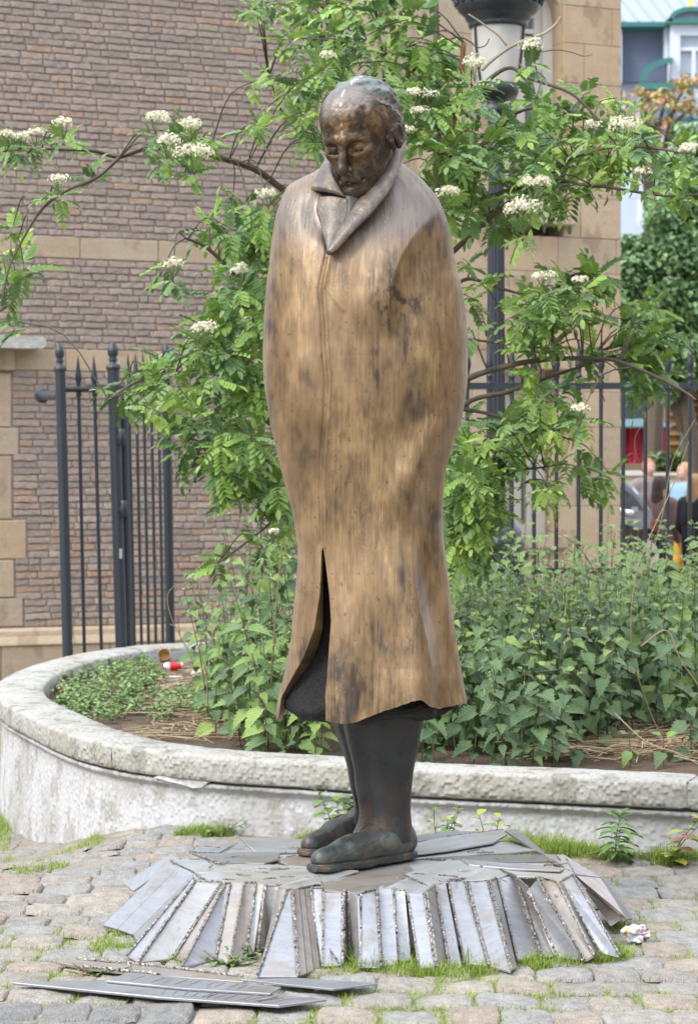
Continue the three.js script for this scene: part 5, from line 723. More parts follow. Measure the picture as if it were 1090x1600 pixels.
  for (const [cx, cy, rx, ry, n] of BL) for (let k = 0; k < n; k++) { if (r() < .27) continue; const a = r() * 6.283, q = Math.sqrt(r()), px = cx + Math.cos(a) * rx * q, py = cy + Math.sin(a) * ry * q, left = px < 420 && py < 340; const d = left ? 10.45 + (r() - .5) * .3 + (px > 250 ? .2 : 0) : 11.15 + (r() - .55) * Math.min(1.3, (rx + ry) / 90); const tip = P(px, py, d); if (left && r() < .45) continue; shoot(tip, k, r() < .16, left); }
  // cream flower heads
  const floret = (() => { const g = new G(); for (let i = 0; i < 5; i++) { const a = i / 5 * 6.283, b = a + .63, c = a - .63; const o = g.v(0, 0, 0), p1 = g.v(Math.cos(c) * .0042, .0012, Math.sin(c) * .0042), p2 = g.v(Math.cos(a) * .0066, .0022, Math.sin(a) * .0066), p3 = g.v(Math.cos(b) * .0042, .0012, Math.sin(b) * .0042); g.q(o, p1, p2, p3); } return g.geo(); })();
  const cream = M([.80, .77, .60], .85, 0, { transmission: .15, thickness: 0 }), stalk = leafMat([.2, .27, .1], .7, .1);
  const FLW = [[245, 184, 22, 12], [300, 195, 20, 11], [262, 222, 20, 13], [306, 240, 29, 17], [99, 195, 15, 10], [56, 209, 10, 8], [95, 282, 14, 10], [33, 214, 12, 8], [12, 211, 10, 7], [270, 414, 17, 11], [374, 423, 13, 14], [323, 514, 20, 15], [420, 304, 18, 10], [830, 72, 17, 13], [739, 98, 14, 15], [815, 328, 27, 22], [697, 302, 22, 12], [632, 205, 12, 10], [832, 286, 22, 14], [924, 196, 14, 9], [974, 199, 28, 15], [1080, 233, 16, 12], [1003, 269, 11, 7], [649, 146, 14, 9], [672, 150, 10, 8], [850, 433, 17, 9], [905, 438, 10, 6], [905, 639, 13, 8], [430, 831, 8, 6], [510, 88, 12, 7], [655, 175, 12, 9]];
  for (const [px, py, rx, ry] of FLW) {
    const left = px < 420 && py < 340, D = left ? 10.2 : 10.45, c = P(px, py, D), sx = rx * 1.1 * D / F, sy = ry * 1.1 * D / F, g = new G(), st = new G(), n = Math.round(40 + rx * ry * .42), sub = []; for (let k = 0; k < 7 + rx / 4; k++) { const a = r() * 6.283, q = Math.sqrt(r()); sub.push(V(Math.cos(a) * sx * q * .85, rr(-.3, .6, r) * sy * (1 - q * .6), Math.sin(a) * sx * q * .8 + .01)); }
    const root = c.clone().add(V(rr(-.01, .01, r), -sy * 1.3 - .02, -.03));
    for (const s of sub) { const o = c.clone().add(s), rad = rr(.25, .36, r) * Math.min(sx, sy * 1.4) + .006; st.tube([root, root.clone().lerp(o, .6).add(V(0, -.01, 0)), o], .0012, 3, undefined, false); for (let k = 0; k < n / sub.length * 1.5; k++) { const a = r() * 6.283, e = Math.acos(rr(-.35, 1, r)), d = V(Math.sin(e) * Math.cos(a), Math.cos(e), Math.sin(e) * Math.sin(a)); g.add(floret, matOf(o.clone().addScaledVector(d, rad * rr(.85, 1.1, r)), V(rr(-1, 1, r), rr(-1, 1, r), rr(-1, 1, r)).cross(d), d, rr(.75, 1.1, r))); } }
    const f = part('flower_head', g, cream, t); part('flower_stalk', st, stalk, t); shoot(root, 0, false, left); }
  part('twig', twigs, bark, t, 'stuff');
  const zs = list.map((q) => [q[2].elements[14] + (r() - .5) * .6, q]).sort((a, b) => b[0] - a[0]).map((q) => q[1]);
  packLeaves(t, zs, geos, mats, 'leaf', 300);
}
// ------------------------------------------------ nettles
const nettleGeo = [], nettleMats = [leafMat([.115, .205, .080], .6, .28), leafMat([.15, .26, .085], .6, .32), leafMat([.085, .165, .068], .55, .22), leafMat([.25, .41, .085], .6, .42), leafMat([.34, .50, .10], .6, .42)];
{ const r = rng(201), veinB = tex(128, 128, (u, v) => { const x = Math.abs(u - .5) * 2, w = (v - x * .35) * 7, f = Math.abs(w - Math.round(w)); return .75 - .75 * Math.exp(-(f * f) / .012) - .4 * Math.exp(-(x * x) / .003) + .1 * vn(u * 40, v * 40, 3); }, { srgb: false }); for (const m of nettleMats) { m.bumpMap = veinB; m.bumpScale = .004; }
  for (let k = 0; k < 4; k++) { const g = new G(); blade(g, new THREE.Matrix4(), .094, [.041, .035, .043, .031][k], 7, [.35, .6, .2, .5][k], [.28, .18, .4, .3][k], 1); const a = g.v(-.0008, 0, 0), b = g.v(.0008, 0, 0), c = g.v(0, .003, -.018); g.t(a, b, c); nettleGeo.push(g.geo()); } }
const nStem = M([.10, .125, .05], .8);
const catkin = M([.30, .36, .17], .9);
function nettle(foot, h, r, tone, lean, out) { // pushes leaves to out.leaves, stem and flower strings to out.stem, out.flower
  const top = foot.clone().add(V(lean.x * h, h, lean.z * h)), bend = foot.clone().lerp(top, .5).add(V(-lean.x * h * .12, 0, -lean.z * h * .12)), pts = curve([foot, bend, top], 12); out.stem.tube(pts, (u) => lerp(.0034, .0014, u), 4, undefined, false);
  const sp = rr(.05, .066, r), n = Math.floor(h / sp); let a = r() * 6.28;
  for (let k = 1; k <= n; k++) { const u = k / n; a += Math.PI / 2 + rr(-.3, .3, r); if (u < .18 && r() < .5) continue; const p = new THREE.Vector3().copy(pts[Math.min(12, Math.round(u * 12))]); const sz = (u > .9 ? .42 : u > .78 ? .7 : 1) * rr(.5, 1.15, r); for (const s of [0, Math.PI]) { const d = V(Math.cos(a + s), u > .9 ? .7 : rr(-.6, .05, r), Math.sin(a + s)); const p2 = p.clone().addScaledVector(V(d.x, .1, d.z), .018); const m = u > .86 && r() < .6 ? (tone === 2 ? 3 : 4) : tone === 2 ? [3, 1, 3, 4, 0][(r() * 5) | 0] : [0, 1, 2, 0, 1][(r() * 5) | 0]; out.leaves.push([(r() * 4) | 0, m, matOf(p2, d, V(rr(-.2, .2, r), 1, rr(.2, 1, r)), sz)]); }
    if (out.flower && u > .55 && r() < .65) for (let q = 0; q < 2; q++) { const b = r() * 6.28, l = rr(.025, .06, r), e = p.clone().add(V(Math.cos(b) * l, rr(-.02, .03, r), Math.sin(b) * l)); out.flower.tube([p, p.clone().lerp(e, .5).add(V(0, .012, 0)), e.clone().add(V(0, -.012, 0))], (t2) => .0012 + .0012 * (r() < .5 ? 1 : 0), 4, undefined, false); } }
}
const soilY = (x, z) => SOIL + .05 * (fbm(x * 2, z * 2, 3, 3) - .5);
{ // single nettles that can be told apart along the rim
  const r = rng(211), spots = [[672, 1172, .42, 'nettle with pale tip just beside the trousers of the statue'], [735, 1178, .50, 'dark nettle at the front of the bed second along from the statue'], [790, 1182, .46, 'dark nettle with large hanging leaves in the middle of the front row'], [850, 1185, .50, 'dark leafy nettle at the front where the bed turns to straw'], [902, 1192, .15, 'low nettle seedling standing on the coping edge beside dark nettles'], [984, 1196, .16, 'small pale nettle seedling alone in front of the straw'], [1036, 1198, .15, 'bright yellow green nettle seedling by the rim in front of straw'], [395, 1168, .34, 'green nettle with broad leaves nearest the rim left of the coat'], [455, 1172, .34, 'broad leaved nettle just under the open coat hem'], [1080, 1190, .30, 'nettle at the picture edge over the straw']];
  for (const [px, py, h, label] of spots) { const f = PH(px, py, SOIL); f.y = soilY(f.x, f.z) - .01; const t = thing('nettle', label, 'nettle', f), out = { leaves: [], stem: new G() }, small = h < .2; nettle(f, h, r, small && px > 950 ? 2 : px < 500 ? 2 : 1, V(rr(-.1, .1, r), 0, .08), out); if (!small) nettle(f.clone().add(V(.05, 0, -.03)), h * .8, r, px < 500 ? 2 : 1, V(rr(-.3, .3, r), 0, .2), out); part('stem', out.stem, nStem, t); packLeaves(t, out.leaves, nettleGeo, nettleMats, 'leaf', 100); }
}
{ // the bed of nettles behind
  const r = rng(223), t = thing('nettle_bed', 'dense bed of dark stinging nettles filling the right of the planter', 'nettles', V(1, SOIL, -3)); t.userData.kind = 'stuff';
  const out = { leaves: [], stem: new G(), flower: new G() }; let n = 0;
  for (let k = 0; k < 1200 && n < 310; k++) { const x = rr(-.02, 2.2, r), d = rr(9.75, 13.6, r), px = 545 + x / d * F; if (px < 640 && d < 11) continue; if (px > 1130 || px < 560) continue; if (px > 872 + (d - 9.7) * 18 && d < 10.75 + (px < 960 ? -.2 : .1)) continue; const z = 7.77 - d, h = lerp(.52, .72, ss(9.7, 11, d)) * rr(.72, 1.1, r) * (px < 760 ? 1.0 : 1) * (d > 12.3 ? 1.12 : 1); n++; nettle(V(x, soilY(x, z), z), h, r, d > 11.2 && r() < .65 ? 2 : 1, V(rr(-.16, .16, r), 0, rr(-.08, .22, r)), out); }
  for (let k = 0; k < 60; k++) { const d = rr(12, 14, r), px = rr(690, 1110, r), x = (px - 545) / F * d; nettle(V(x, SOIL, 7.77 - d), rr(.78, 1.02, r), r, 2, V(rr(-.1, .1, r), 0, .05), out); }
  part('stem', out.stem, nStem, t, 'stuff'); part('flower_string', out.flower, catkin, t, 'stuff'); packLeaves(t, out.leaves, nettleGeo, nettleMats, 'leaf', 0);
}
{ // looser nettles to the left of the statue
  const r = rng(227), t = thing('nettle_clump', 'loose tall nettles with pale flower strings between straw and the coat', 'nettles', V(-.4, SOIL, -3.2)); t.userData.kind = 'stuff';
  const out = { leaves: [], stem: new G(), flower: new G() };
  for (let k = 0; k < 62; k++) { const d = rr(9.9, 13.2, r), px = rr(lerp(420, 322, ss(9.9, 11.5, d)), 500, r), x = (px - 545) / F * d; nettle(V(x, soilY(x, 7.77 - d), 7.77 - d), rr(.36, .7, r) * (px < 350 ? .8 : px > 410 ? 1.3 : 1.1) * (d > 11.5 ? 1.4 : 1), r, r() < .75 ? 2 : 1, V(rr(-.22, .12, r), 0, rr(-.05, .15, r)), out); }
  part('stem', out.stem, M([.09, .07, .045], .8), t, 'stuff'); part('flower_string', out.flower, catkin, t, 'stuff'); packLeaves(t, out.leaves, nettleGeo, nettleMats, 'leaf', 0);
}
{ // low weeds in the round end of the planter
  const r = rng(229), mats = [leafMat([.26, .40, .12], .65, .4), leafMat([.34, .47, .15], .65, .4), leafMat([.18, .30, .09], .65, .3)], geos = []; for (let k = 0; k < 3; k++) { const g = new G(); blade(g, new THREE.Matrix4(), .03, .011, 0, .3, .3); geos.push(g.geo()); }
  for (const [label, area] of [['low mound of small leaved green weeds in the rounded end of the planter', [[160, 1075, 70, 46, 220, .10], [215, 1045, 40, 24, 70, .08], [120, 1088, 36, 22, 60, .06]]], ['sparse low weeds on the straw in front of the tall nettles', [[300, 1085, 40, 22, 50, .05], [262, 1080, 20, 10, 12, .04], [340, 1098, 30, 20, 60, .06], [270, 1095, 20, 8, 22, .04], [250, 1105, 30, 14, 16, .035], [235, 1065, 16, 10, 16, .05]]]]) {
    const f0 = PH(area[0][0], area[0][1], SOIL), t = thing('weeds', label, 'weeds', f0); t.userData.kind = 'stuff'; const list = [], st = new G();
    for (const [cx, cy, rx, ry, n, h] of area) for (let k = 0; k < n; k++) { const a = r() * 6.28, q = Math.sqrt(r()), px = cx + Math.cos(a) * rx * q, py = cy + Math.sin(a) * ry * q, hh = h * rr(.5, 1.3, r) * (1.1 - q * .6), f = PH(px, py + 12, SOIL); const top = f.clone().add(V(rr(-.03, .03, r), hh + .02, rr(-.02, .04, r))); st.tube([f, top], .0013, 3, undefined, false); for (let i = 0; i < 13; i++) { const u = rr(.25, 1, r), p = f.clone().lerp(top, u), b = r() * 6.28; list.push([(r() * 3) | 0, (r() * 3) | 0, matOf(p, V(Math.cos(b), rr(-.2, .6, r), Math.sin(b)), V(0, 1, 0), rr(.6, 1.2, r))]); } }
    part('stem', st, nStem, t, 'stuff'); packLeaves(t, list, geos, mats, 'leaf', 0);
  }
}
{ // straw and dead stems
  const r = rng(233), straw = [M([.36, .27, .165], .95), M([.26, .18, .11], .95), M([.45, .36, .24], .95)];
  for (const [label, n, fn] of [['tangle of dry brown straw on the soil at the right of the bed', 900, () => [rr(830, 1130, r), rr(1095, 1190, r)]], ['thin scatter of dry straw and chaff on the soil behind the curved rim', 620, () => [rr(225, 480, r), rr(1035, 1160, r)]]]) {
    const gs = straw.map(() => new G()), t = thing('straw', label, 'straw', fn.length ? V(0, 0, 0) : PH(...(n > 700 ? [960, 1150] : [330, 1100]), SOIL)); t.userData.kind = 'stuff';
    for (let k = 0; k < n; k++) { const [px, py] = fn(), p = PH(px, py, SOIL + .012), a = r() * 3.14, l = rr(.04, .22, r), h = n > 700 ? rr(0, .07, r) : rr(0, .015, r); p.y = soilY(p.x, p.z) + .01 + h; const d = V(Math.cos(a) * l, rr(-.02, .03, r), Math.sin(a) * l * .8); gs[(r() * 3) | 0].tube([p.clone().sub(d), p.clone().add(V(0, rr(0, .02, r), 0)), p.clone().add(d)], rr(.0012, .003, r), 4, undefined, false); }
    const mg = mergeGeometries(gs.map((g) => g.geo()), true); const o = t.position; mg.translate(-o.x, -o.y, -o.z); mesh('straw_stalk', mg, straw, t, 'stuff');
  }
  const stem = (label, pts, d, w, m = 0) => { const p = pts.map(([x, y, dd = d]) => P(x, y, dd)), t = thing('dry_stem', label, 'dry stem', p[0]); part('stalk', new G().tube(curve(p, 20), (u) => lerp(w, w * .5, u), 5), straw[m], t); return [t, p]; };
  stem('long dry stem leaning across the straw over the nettles at the right', [[1050, 1190], [1010, 1100], [985, 1010], [992, 900], [1005, 860], [1050, 760], [1075, 690]], 11, .004, 2);
  stem('bent dry stem arching down out of the nettle tops', [[1000, 1010], [1040, 985], [1062, 1030], [1090, 1070]], 10.6, .0035, 0);
  stem('pale dry stem lying slanted on the straw', [[960, 1115], [1010, 1160], [1060, 1178], [1100, 1200]], 10.1, .0035, 2);
  stem('thin upright dry stem before the railing with a bent tip', [[1000, 900], [1022, 850], [1035, 800], [1050, 720], [1085, 655]], 12.6, .003, 2);
  stem('thin reddish dry stem standing among the railing bars', [[1010, 900], [1018, 820], [1012, 760], [990, 690], [1008, 655]], 12.8, .0026, 1);
  stem('arched brown bramble stem over the nettle bed', [[940, 960], [935, 915], [912, 865], [880, 838], [852, 828]], 11.6, .003, 1);
  stem('pair of dead stems beside the can, bowed over the straw', [[300, 1030], [285, 1000], [268, 965], [262, 930], [272, 915]], 11.5, .003, 0);
  stem('dead reddish stem at the foot of the left nettles', [[325, 1105], [322, 1050], [312, 1010], [330, 960]], 11, .0035, 1);
  stem('thin dead stem lying back from the nettles to the wall', [[360, 1040], [320, 1000], [290, 985], [265, 975]], 11.6, .0028, 2);
  stem('dark dry dock stem rising past the coat at the left', [[424, 1075], [428, 990], [436, 900], [442, 840]], 10.4, .0042, 1);
}
// ------------------------------------------------ grass and moss in the joints, weeds at the wall's foot
{
  const r = rng(241), mats = [leafMat([.27, .38, .045], .7, .38), leafMat([.38, .48, .06], .7, .42), leafMat([.18, .29, .04], .7, .35)];
  const gb = (g, p, h, a, lean) => { const w = .0022 * rr(.7, 1.4, r), d = V(Math.cos(a), 0, Math.sin(a)), s = V(-d.z, 0, d.x), pt = (u, k) => p.clone().addScaledVector(d, lean * h * u * u).addScaledVector(s, k * w * (1 - u)).add(V(0, h * (u - .35 * lean * u * u), 0)); const a0 = g.vv(pt(0, -1)), a1 = g.vv(pt(0, 1)), b0 = g.vv(pt(.5, -1)), b1 = g.vv(pt(.5, 1)), c = g.vv(pt(1, 0)); g.q(a0, a1, b1, b0); g.t(b0, b1, c); };
  const tuft = (label, list) => { const [cx, cy] = list[0], o = PH(cx, cy, 0), t = thing('grass', label, 'grass', o); t.userData.kind = 'stuff'; const gs = mats.map(() => new G()); for (const [x, y, rx, ry, n, h] of list) for (let k = 0; k < n; k++) { const a = r() * 6.28, q = Math.sqrt(r()), p = PH(x + Math.cos(a) * rx * q, y + Math.sin(a) * ry * q, 0); { const d = 7.77 - p.z; const g0 = gh(p.x, p.z); p.y = g0 - .02; if (Math.abs(g0) > .015) { const w = PH(x + Math.cos(a) * rx * q, y + Math.sin(a) * ry * q, g0); p.copy(w); p.y = gh(w.x, w.z) - .02; } } gb(gs[r() < .5 ? 0 : r() < .6 ? 1 : 2], p, h * rr(.45, 1.25, r) * (1.1 - .5 * q) + .02, r() * 6.28, rr(.1, 1.1, r)); } const ii = [0, 1, 2], mg = mergeGeometries(ii.map((i) => gs[i].geo()), true); mg.translate(-o.x, -o.y, -o.z); mesh('blade', mg, mats, t, 'stuff'); };
  tuft('bright grass growing along the front foot of the steel mound', [[640, 1518, 60, 9, 900, .05], [575, 1512, 30, 7, 420, .07], [520, 1520, 40, 8, 300, .04], [700, 1518, 50, 8, 500, .05], [760, 1515, 40, 7, 400, .05], [552, 1500, 12, 8, 160, .10], [825, 1505, 30, 9, 420, .06], [880, 1500, 40, 10, 520, .06], [950, 1488, 40, 12, 640, .05], [640, 1500, 14, 8, 160, .08], [730, 1508, 14, 7, 120, .07], [965, 1448, 20, 8, 150, .05]]);
  tuft('patch of grass at the corner of the mound by its widest plates', [[165, 1480, 28, 12, 340, .035], [200, 1478, 18, 8, 140, .03], [188, 1462, 14, 5, 90, .04], [275, 1503, 22, 8, 220, .05], [285, 1495, 8, 10, 70, .06]]);
  tuft('strip of long grass along the planter foot behind the mound', [[865, 1330, 64, 7, 1900, .085], [815, 1322, 40, 9, 900, .085], [930, 1335, 60, 5, 900, .07], [1045, 1340, 40, 6, 800, .08], [1000, 1338, 30, 4, 300, .05], [690, 1312, 30, 6, 300, .05], [1085, 1338, 16, 6, 200, .06]]);
  tuft('tuft of grass under the peeling render of the planter', [[312, 1301, 40, 4, 800, .06], [345, 1301, 24, 4, 360, .05]]);
  tuft('tuft of grass against the planter left of the statue legs', [[495, 1315, 32, 5, 800, .07], [520, 1315, 30, 5, 400, .08]]);
  tuft('grass growing in the gutter at the foot of the pale planter wall', [[130, 1308, 34, 5, 320, .05], [150, 1300, 12, 6, 120, .08], [60, 1325, 30, 6, 90, .035], [100, 1318, 20, 5, 110, .04]]);
  tuft('grass in the far gutter beyond the curve of the planter', [[4, 1275, 14, 16, 420, .09], [12, 1300, 16, 6, 120, .06]]);
  tuft('line of grass between setts at the far side of the square', [[60, 1352, 44, 7, 420, .03], [95, 1346, 20, 4, 120, .03], [30, 1362, 22, 3, 90, .025]]);
  // moss and short grass that follows the joints
  const o = V(.5, 0, 1), t = thing('joint_grass', 'short grass and moss growing in the joints between the setts', 'grass', o); t.userData.kind = 'stuff'; const gs = mats.map(() => new G()); const setts = scene.getObjectByName('sett_paving').children.filter((c) => c.name.startsWith('sett') && c.userData.kind !== 'stuff').map((c) => { const p = V(0, 0, 0), q = new THREE.Quaternion(), s = V(0, 0, 0); c.updateMatrix(); c.matrix.decompose(p, q, s); return [p.x, p.z, s.x / 2 - .024, s.z / 2 - .022]; });
  let n = 0; for (let k = 0; k < 160000 && n < 14000; k++) { const px = rr(0, 1090, r), py = rr(1330, 1600, r), p = PH(px, py, 0); const m = fbm(p.x * 2.2 + 3, p.z * 2.6 + 8, 7, 3), want = (px > 480 && py > 1500 ? .44 : px > 930 ? .49 : px < 480 && py > 1440 ? .53 : .62); if (m < want) continue; if (inBase(p.x, p.z, 1.0)) continue; if (setts.some(([x, z, a, b]) => Math.abs(p.x - x) < a && Math.abs(p.z - z) < b)) continue; p.y = gh(p.x, p.z) - .028; n++; gb(gs[r() < .45 ? 0 : r() < .75 ? 1 : 2], p, rr(.022, .048, r), r() * 6.28, rr(.1, 1.2, r)); }
  const mg = mergeGeometries(gs.map((g) => g.geo()), true); mg.translate(-o.x, -o.y, -o.z); mesh('blade', mg, mats, t, 'stuff');
  // weeds with a shape of their own
  const wm = [leafMat([.16, .30, .05], .6, .35), leafMat([.42, .46, .05], .6, .4), leafMat([.36, .14, .05], .6, .3), leafMat([.10, .21, .05], .6, .3)];
  const lance = (() => { const g = new G(); blade(g, new THREE.Matrix4(), .07, .011, 0, .5, .3); return g.geo(); })(), round = (() => { const g = new G(); blade(g, new THREE.Matrix4(), .055, .023, 0, .4, .2); return g.geo(); })();
  const weed = (name, label, px, py, h, stems, geo, ms, n, sz) => { let f = PH(px, py, 0); for (let k = 0; k < 6; k++) f = PH(px, py, gh(f.x, f.z)); f.y -= .01; const t = thing(name, label, 'weed', f); const st = new G(); const L = []; for (let s = 0; s < stems; s++) { const top = f.clone().add(V(rr(-.12, .12, r) * (stems > 1 ? 1 : .2), h * rr(.7, 1, r), rr(-.03, .06, r))), c = curve([f, f.clone().lerp(top, .5).add(V(rr(-.02, .02, r), 0, 0)), top], 8); st.tube(c, (u) => lerp(.0028, .0012, u), 4, undefined, false); for (let k = 0; k < n; k++) { const u = .12 + .88 * k / (n - 1), p = c[Math.floor(u * 7.99)].clone().lerp(c[Math.min(8, Math.floor(u * 7.99) + 1)], u * 7.99 % 1), a = k * 2.4 + s; L.push([geo === lance ? 0 : 1, ms[(r() * ms.length) | 0], matOf(p, V(Math.cos(a), u > .85 ? .9 : rr(.05, .5, r), Math.sin(a)), V(0, 1, 0), sz * rr(.7, 1.1, r) * (u > .8 ? .7 : 1))]); } } part('stem', st, nStem, t); packLeaves(t, L, [lance, round], wm, 'leaf', 120); };
  weed('tall_weed', 'tall single stemmed weed with narrow leaves against the planter wall', 962, 1347, .27, 1, lance, [0, 0, 3], 40, 1.25);
  weed('red_tipped_weed', 'small weed with reddish top leaves at the planter foot', 1046, 1350, .2, 2, round, [2, 0, 1, 1], 10, 1.2);
  weed('yellow_leaved_weed', 'small weed with yellow leaves behind the bent plate of the mound', 784, 1334, .18, 2, round, [1, 1, 0], 8, 1.15);
  weed('spindly_weed', 'spindly pale weed at the wall just right of the trouser leg', 690, 1328, .19, 5, round, [0, 1, 0], 12, .75);
  weed('leafy_weed', 'leafy green weed standing between the planter and the back shoe', 520, 1318, .27, 4, round, [0, 0, 3, 0], 18, 1.05);
  weed('low_weed', 'low leafy weed with one red leaf under the triangular plates of the mound', 358, 1507, .05, 8, round, [0, 3, 0, 2], 6, .45);
  weed('low_weed', 'low green weed in the hollow between dark steel plates', 396, 1500, .07, 6, round, [3, 0], 6, .4);
  weed('low_weed', 'small reddish weed between the loose steel strips', 152, 1520, .04, 6, round, [2, 0, 1], 5, .3);
  weed('low_weed', 'round leaved weed at the wall foot beside the grass tuft', 345, 1303, .06, 5, round, [0, 3], 5, .5);
  // big leaved ivy-like patch behind the left end: a glimpse of a bush in the gutter
  weed('leafy_weed', 'broad leaved weed peeping out beyond the left end of the planter', 2, 1262, .22, 4, round, [0, 3], 8, 1.1);
}
// ---------------------------------------------------------------- litter
{
  const r = rng(301), foil = (name, label, c, sx, sy, sz, colFn, rough = .4, metal = .3) => { const g = new THREE.IcosahedronGeometry(1, 4), p = g.attributes.position; for (let i = 0; i < p.count; i++) { const x = p.getX(i), y = p.getY(i), z = p.getZ(i), cr2 = Math.abs(vn(x * 2.2 + sx * 90, y * 2.2, z * 2.2) - .5) * 1.3 + Math.abs(vn(x * 5, y * 5 + 3, z * 5) - .5) * .5; const k = 1.15 - cr2; p.setXYZ(i, x * sx * k, Math.max(-.7, y) * sy * k, z * sz * k); } g.computeVertexNormals(); const t = thing(name, label, 'litter', c); const m = new THREE.Mesh(paint(g, colFn), M([1, 1, 1], rough, metal, { vertexColors: true })); m.name = numbered('crumpled_wrapper'); m.castShadow = m.receiveShadow = true; t.add(m); return t; };
  foil('crumpled_wrapper_litter', 'crumpled silver printed wrapper lying beside the right edge of the mound', PH(992, 1470, 0).add(V(0, .022, 0)), .05, .034, .035, (x, y, z) => { const n = vn(x * 60, y * 90, z * 60), m = vn(x * 70 + 9, y * 50, z * 70); return n > .72 ? [.35, .05, .12] : m > .78 ? [.8, .55, .05] : m < .2 ? [.06, .06, .09] : [.62, .62, .66]; });
  foil('white_tissue', 'crumpled white tissue on the straw beside the red can', PH(274, 1062, SOIL).add(V(0, .01, 0)), .05, .018, .03, () => [.8, .8, .78], .9, 0);
  foil('pale_paper', 'crumpled pale pink paper behind the white tissue', PH(308, 1056, SOIL).add(V(0, .015, 0)), .04, .03, .03, (x, y, z) => vn(x * 60, y * 60, z) > .6 ? [.6, .4, .33] : [.7, .62, .56], .9, 0);
  foil('red_scrap', 'tiny red paper scrap on the soil just behind the rim', PH(297, 1148, SOIL).add(V(0, .004, 0)), .02, .007, .008, () => [.65, .05, .03], .7, 0);
  foil('red_wrapper', 'red and white wrapper under the weeds at the round end of the planter', PH(97, 1080, SOIL).add(V(0, .02, 0)), .055, .022, .03, (x, y, z) => vn(x * 50, y * 50, z * 50) > .52 ? [.75, .7, .66] : [.6, .05, .03], .6, 0);
  foil('red_scrap', 'pinhead of red litter on the sett in front of the steel strips', PH(428, 1573, 0).add(V(0, .004, 0)), .006, .005, .005, () => [.7, .08, .06], .6, 0);
  const p = PH(270, 1050, SOIL), t = thing('drink_can', 'red drink can with a white band lying in the planter', 'can', p), axis = new THREE.Matrix4().makeTranslation(p.x, p.y + .033, p.z).multiply(new THREE.Matrix4().makeRotationY(.25)).multiply(new THREE.Matrix4().makeRotationZ(-Math.PI / 2 + .05));
  const prof = (a) => lathe(a, axis, 28);
  part('body', prof([[.033, -.045], [.0332, -.02], [.0325, 0], [.0332, .03], [.033, .05]]), M([.62, .03, .045], .35, .3), t); part('band', prof([[.0335, -.046], [.0337, -.03], [.0335, -.024]]), M([.75, .72, .7], .4, .2), t); part('end', prof([[.001, -.056], [.025, -.058], [.027, -.062], [.029, -.058], [.033, -.046]]), M([.7, .7, .72], .3, .9), t); part('end', prof([[.033, .05], [.029, .06], [.027, .064], [.025, .06], [.001, .058]]), M([.7, .7, .72], .3, .9), t);
  const q = PH(258, 1040, SOIL), u = thing('amber_bottle_end', 'round yellowish jar base leaning behind the red can', 'jar', q); part('glass', new G().add(lathe([[.001, 0], [.04, .002], [.043, .01], [.043, .07], [.039, .07], [.038, .012], [.001, .008]], new THREE.Matrix4().makeTranslation(q.x, q.y + .05, q.z).multiply(new THREE.Matrix4().makeRotationX(1.1)), 24)), M([.6, .42, .2], .3, 0, { transmission: .3, thickness: 0 }), u);
}
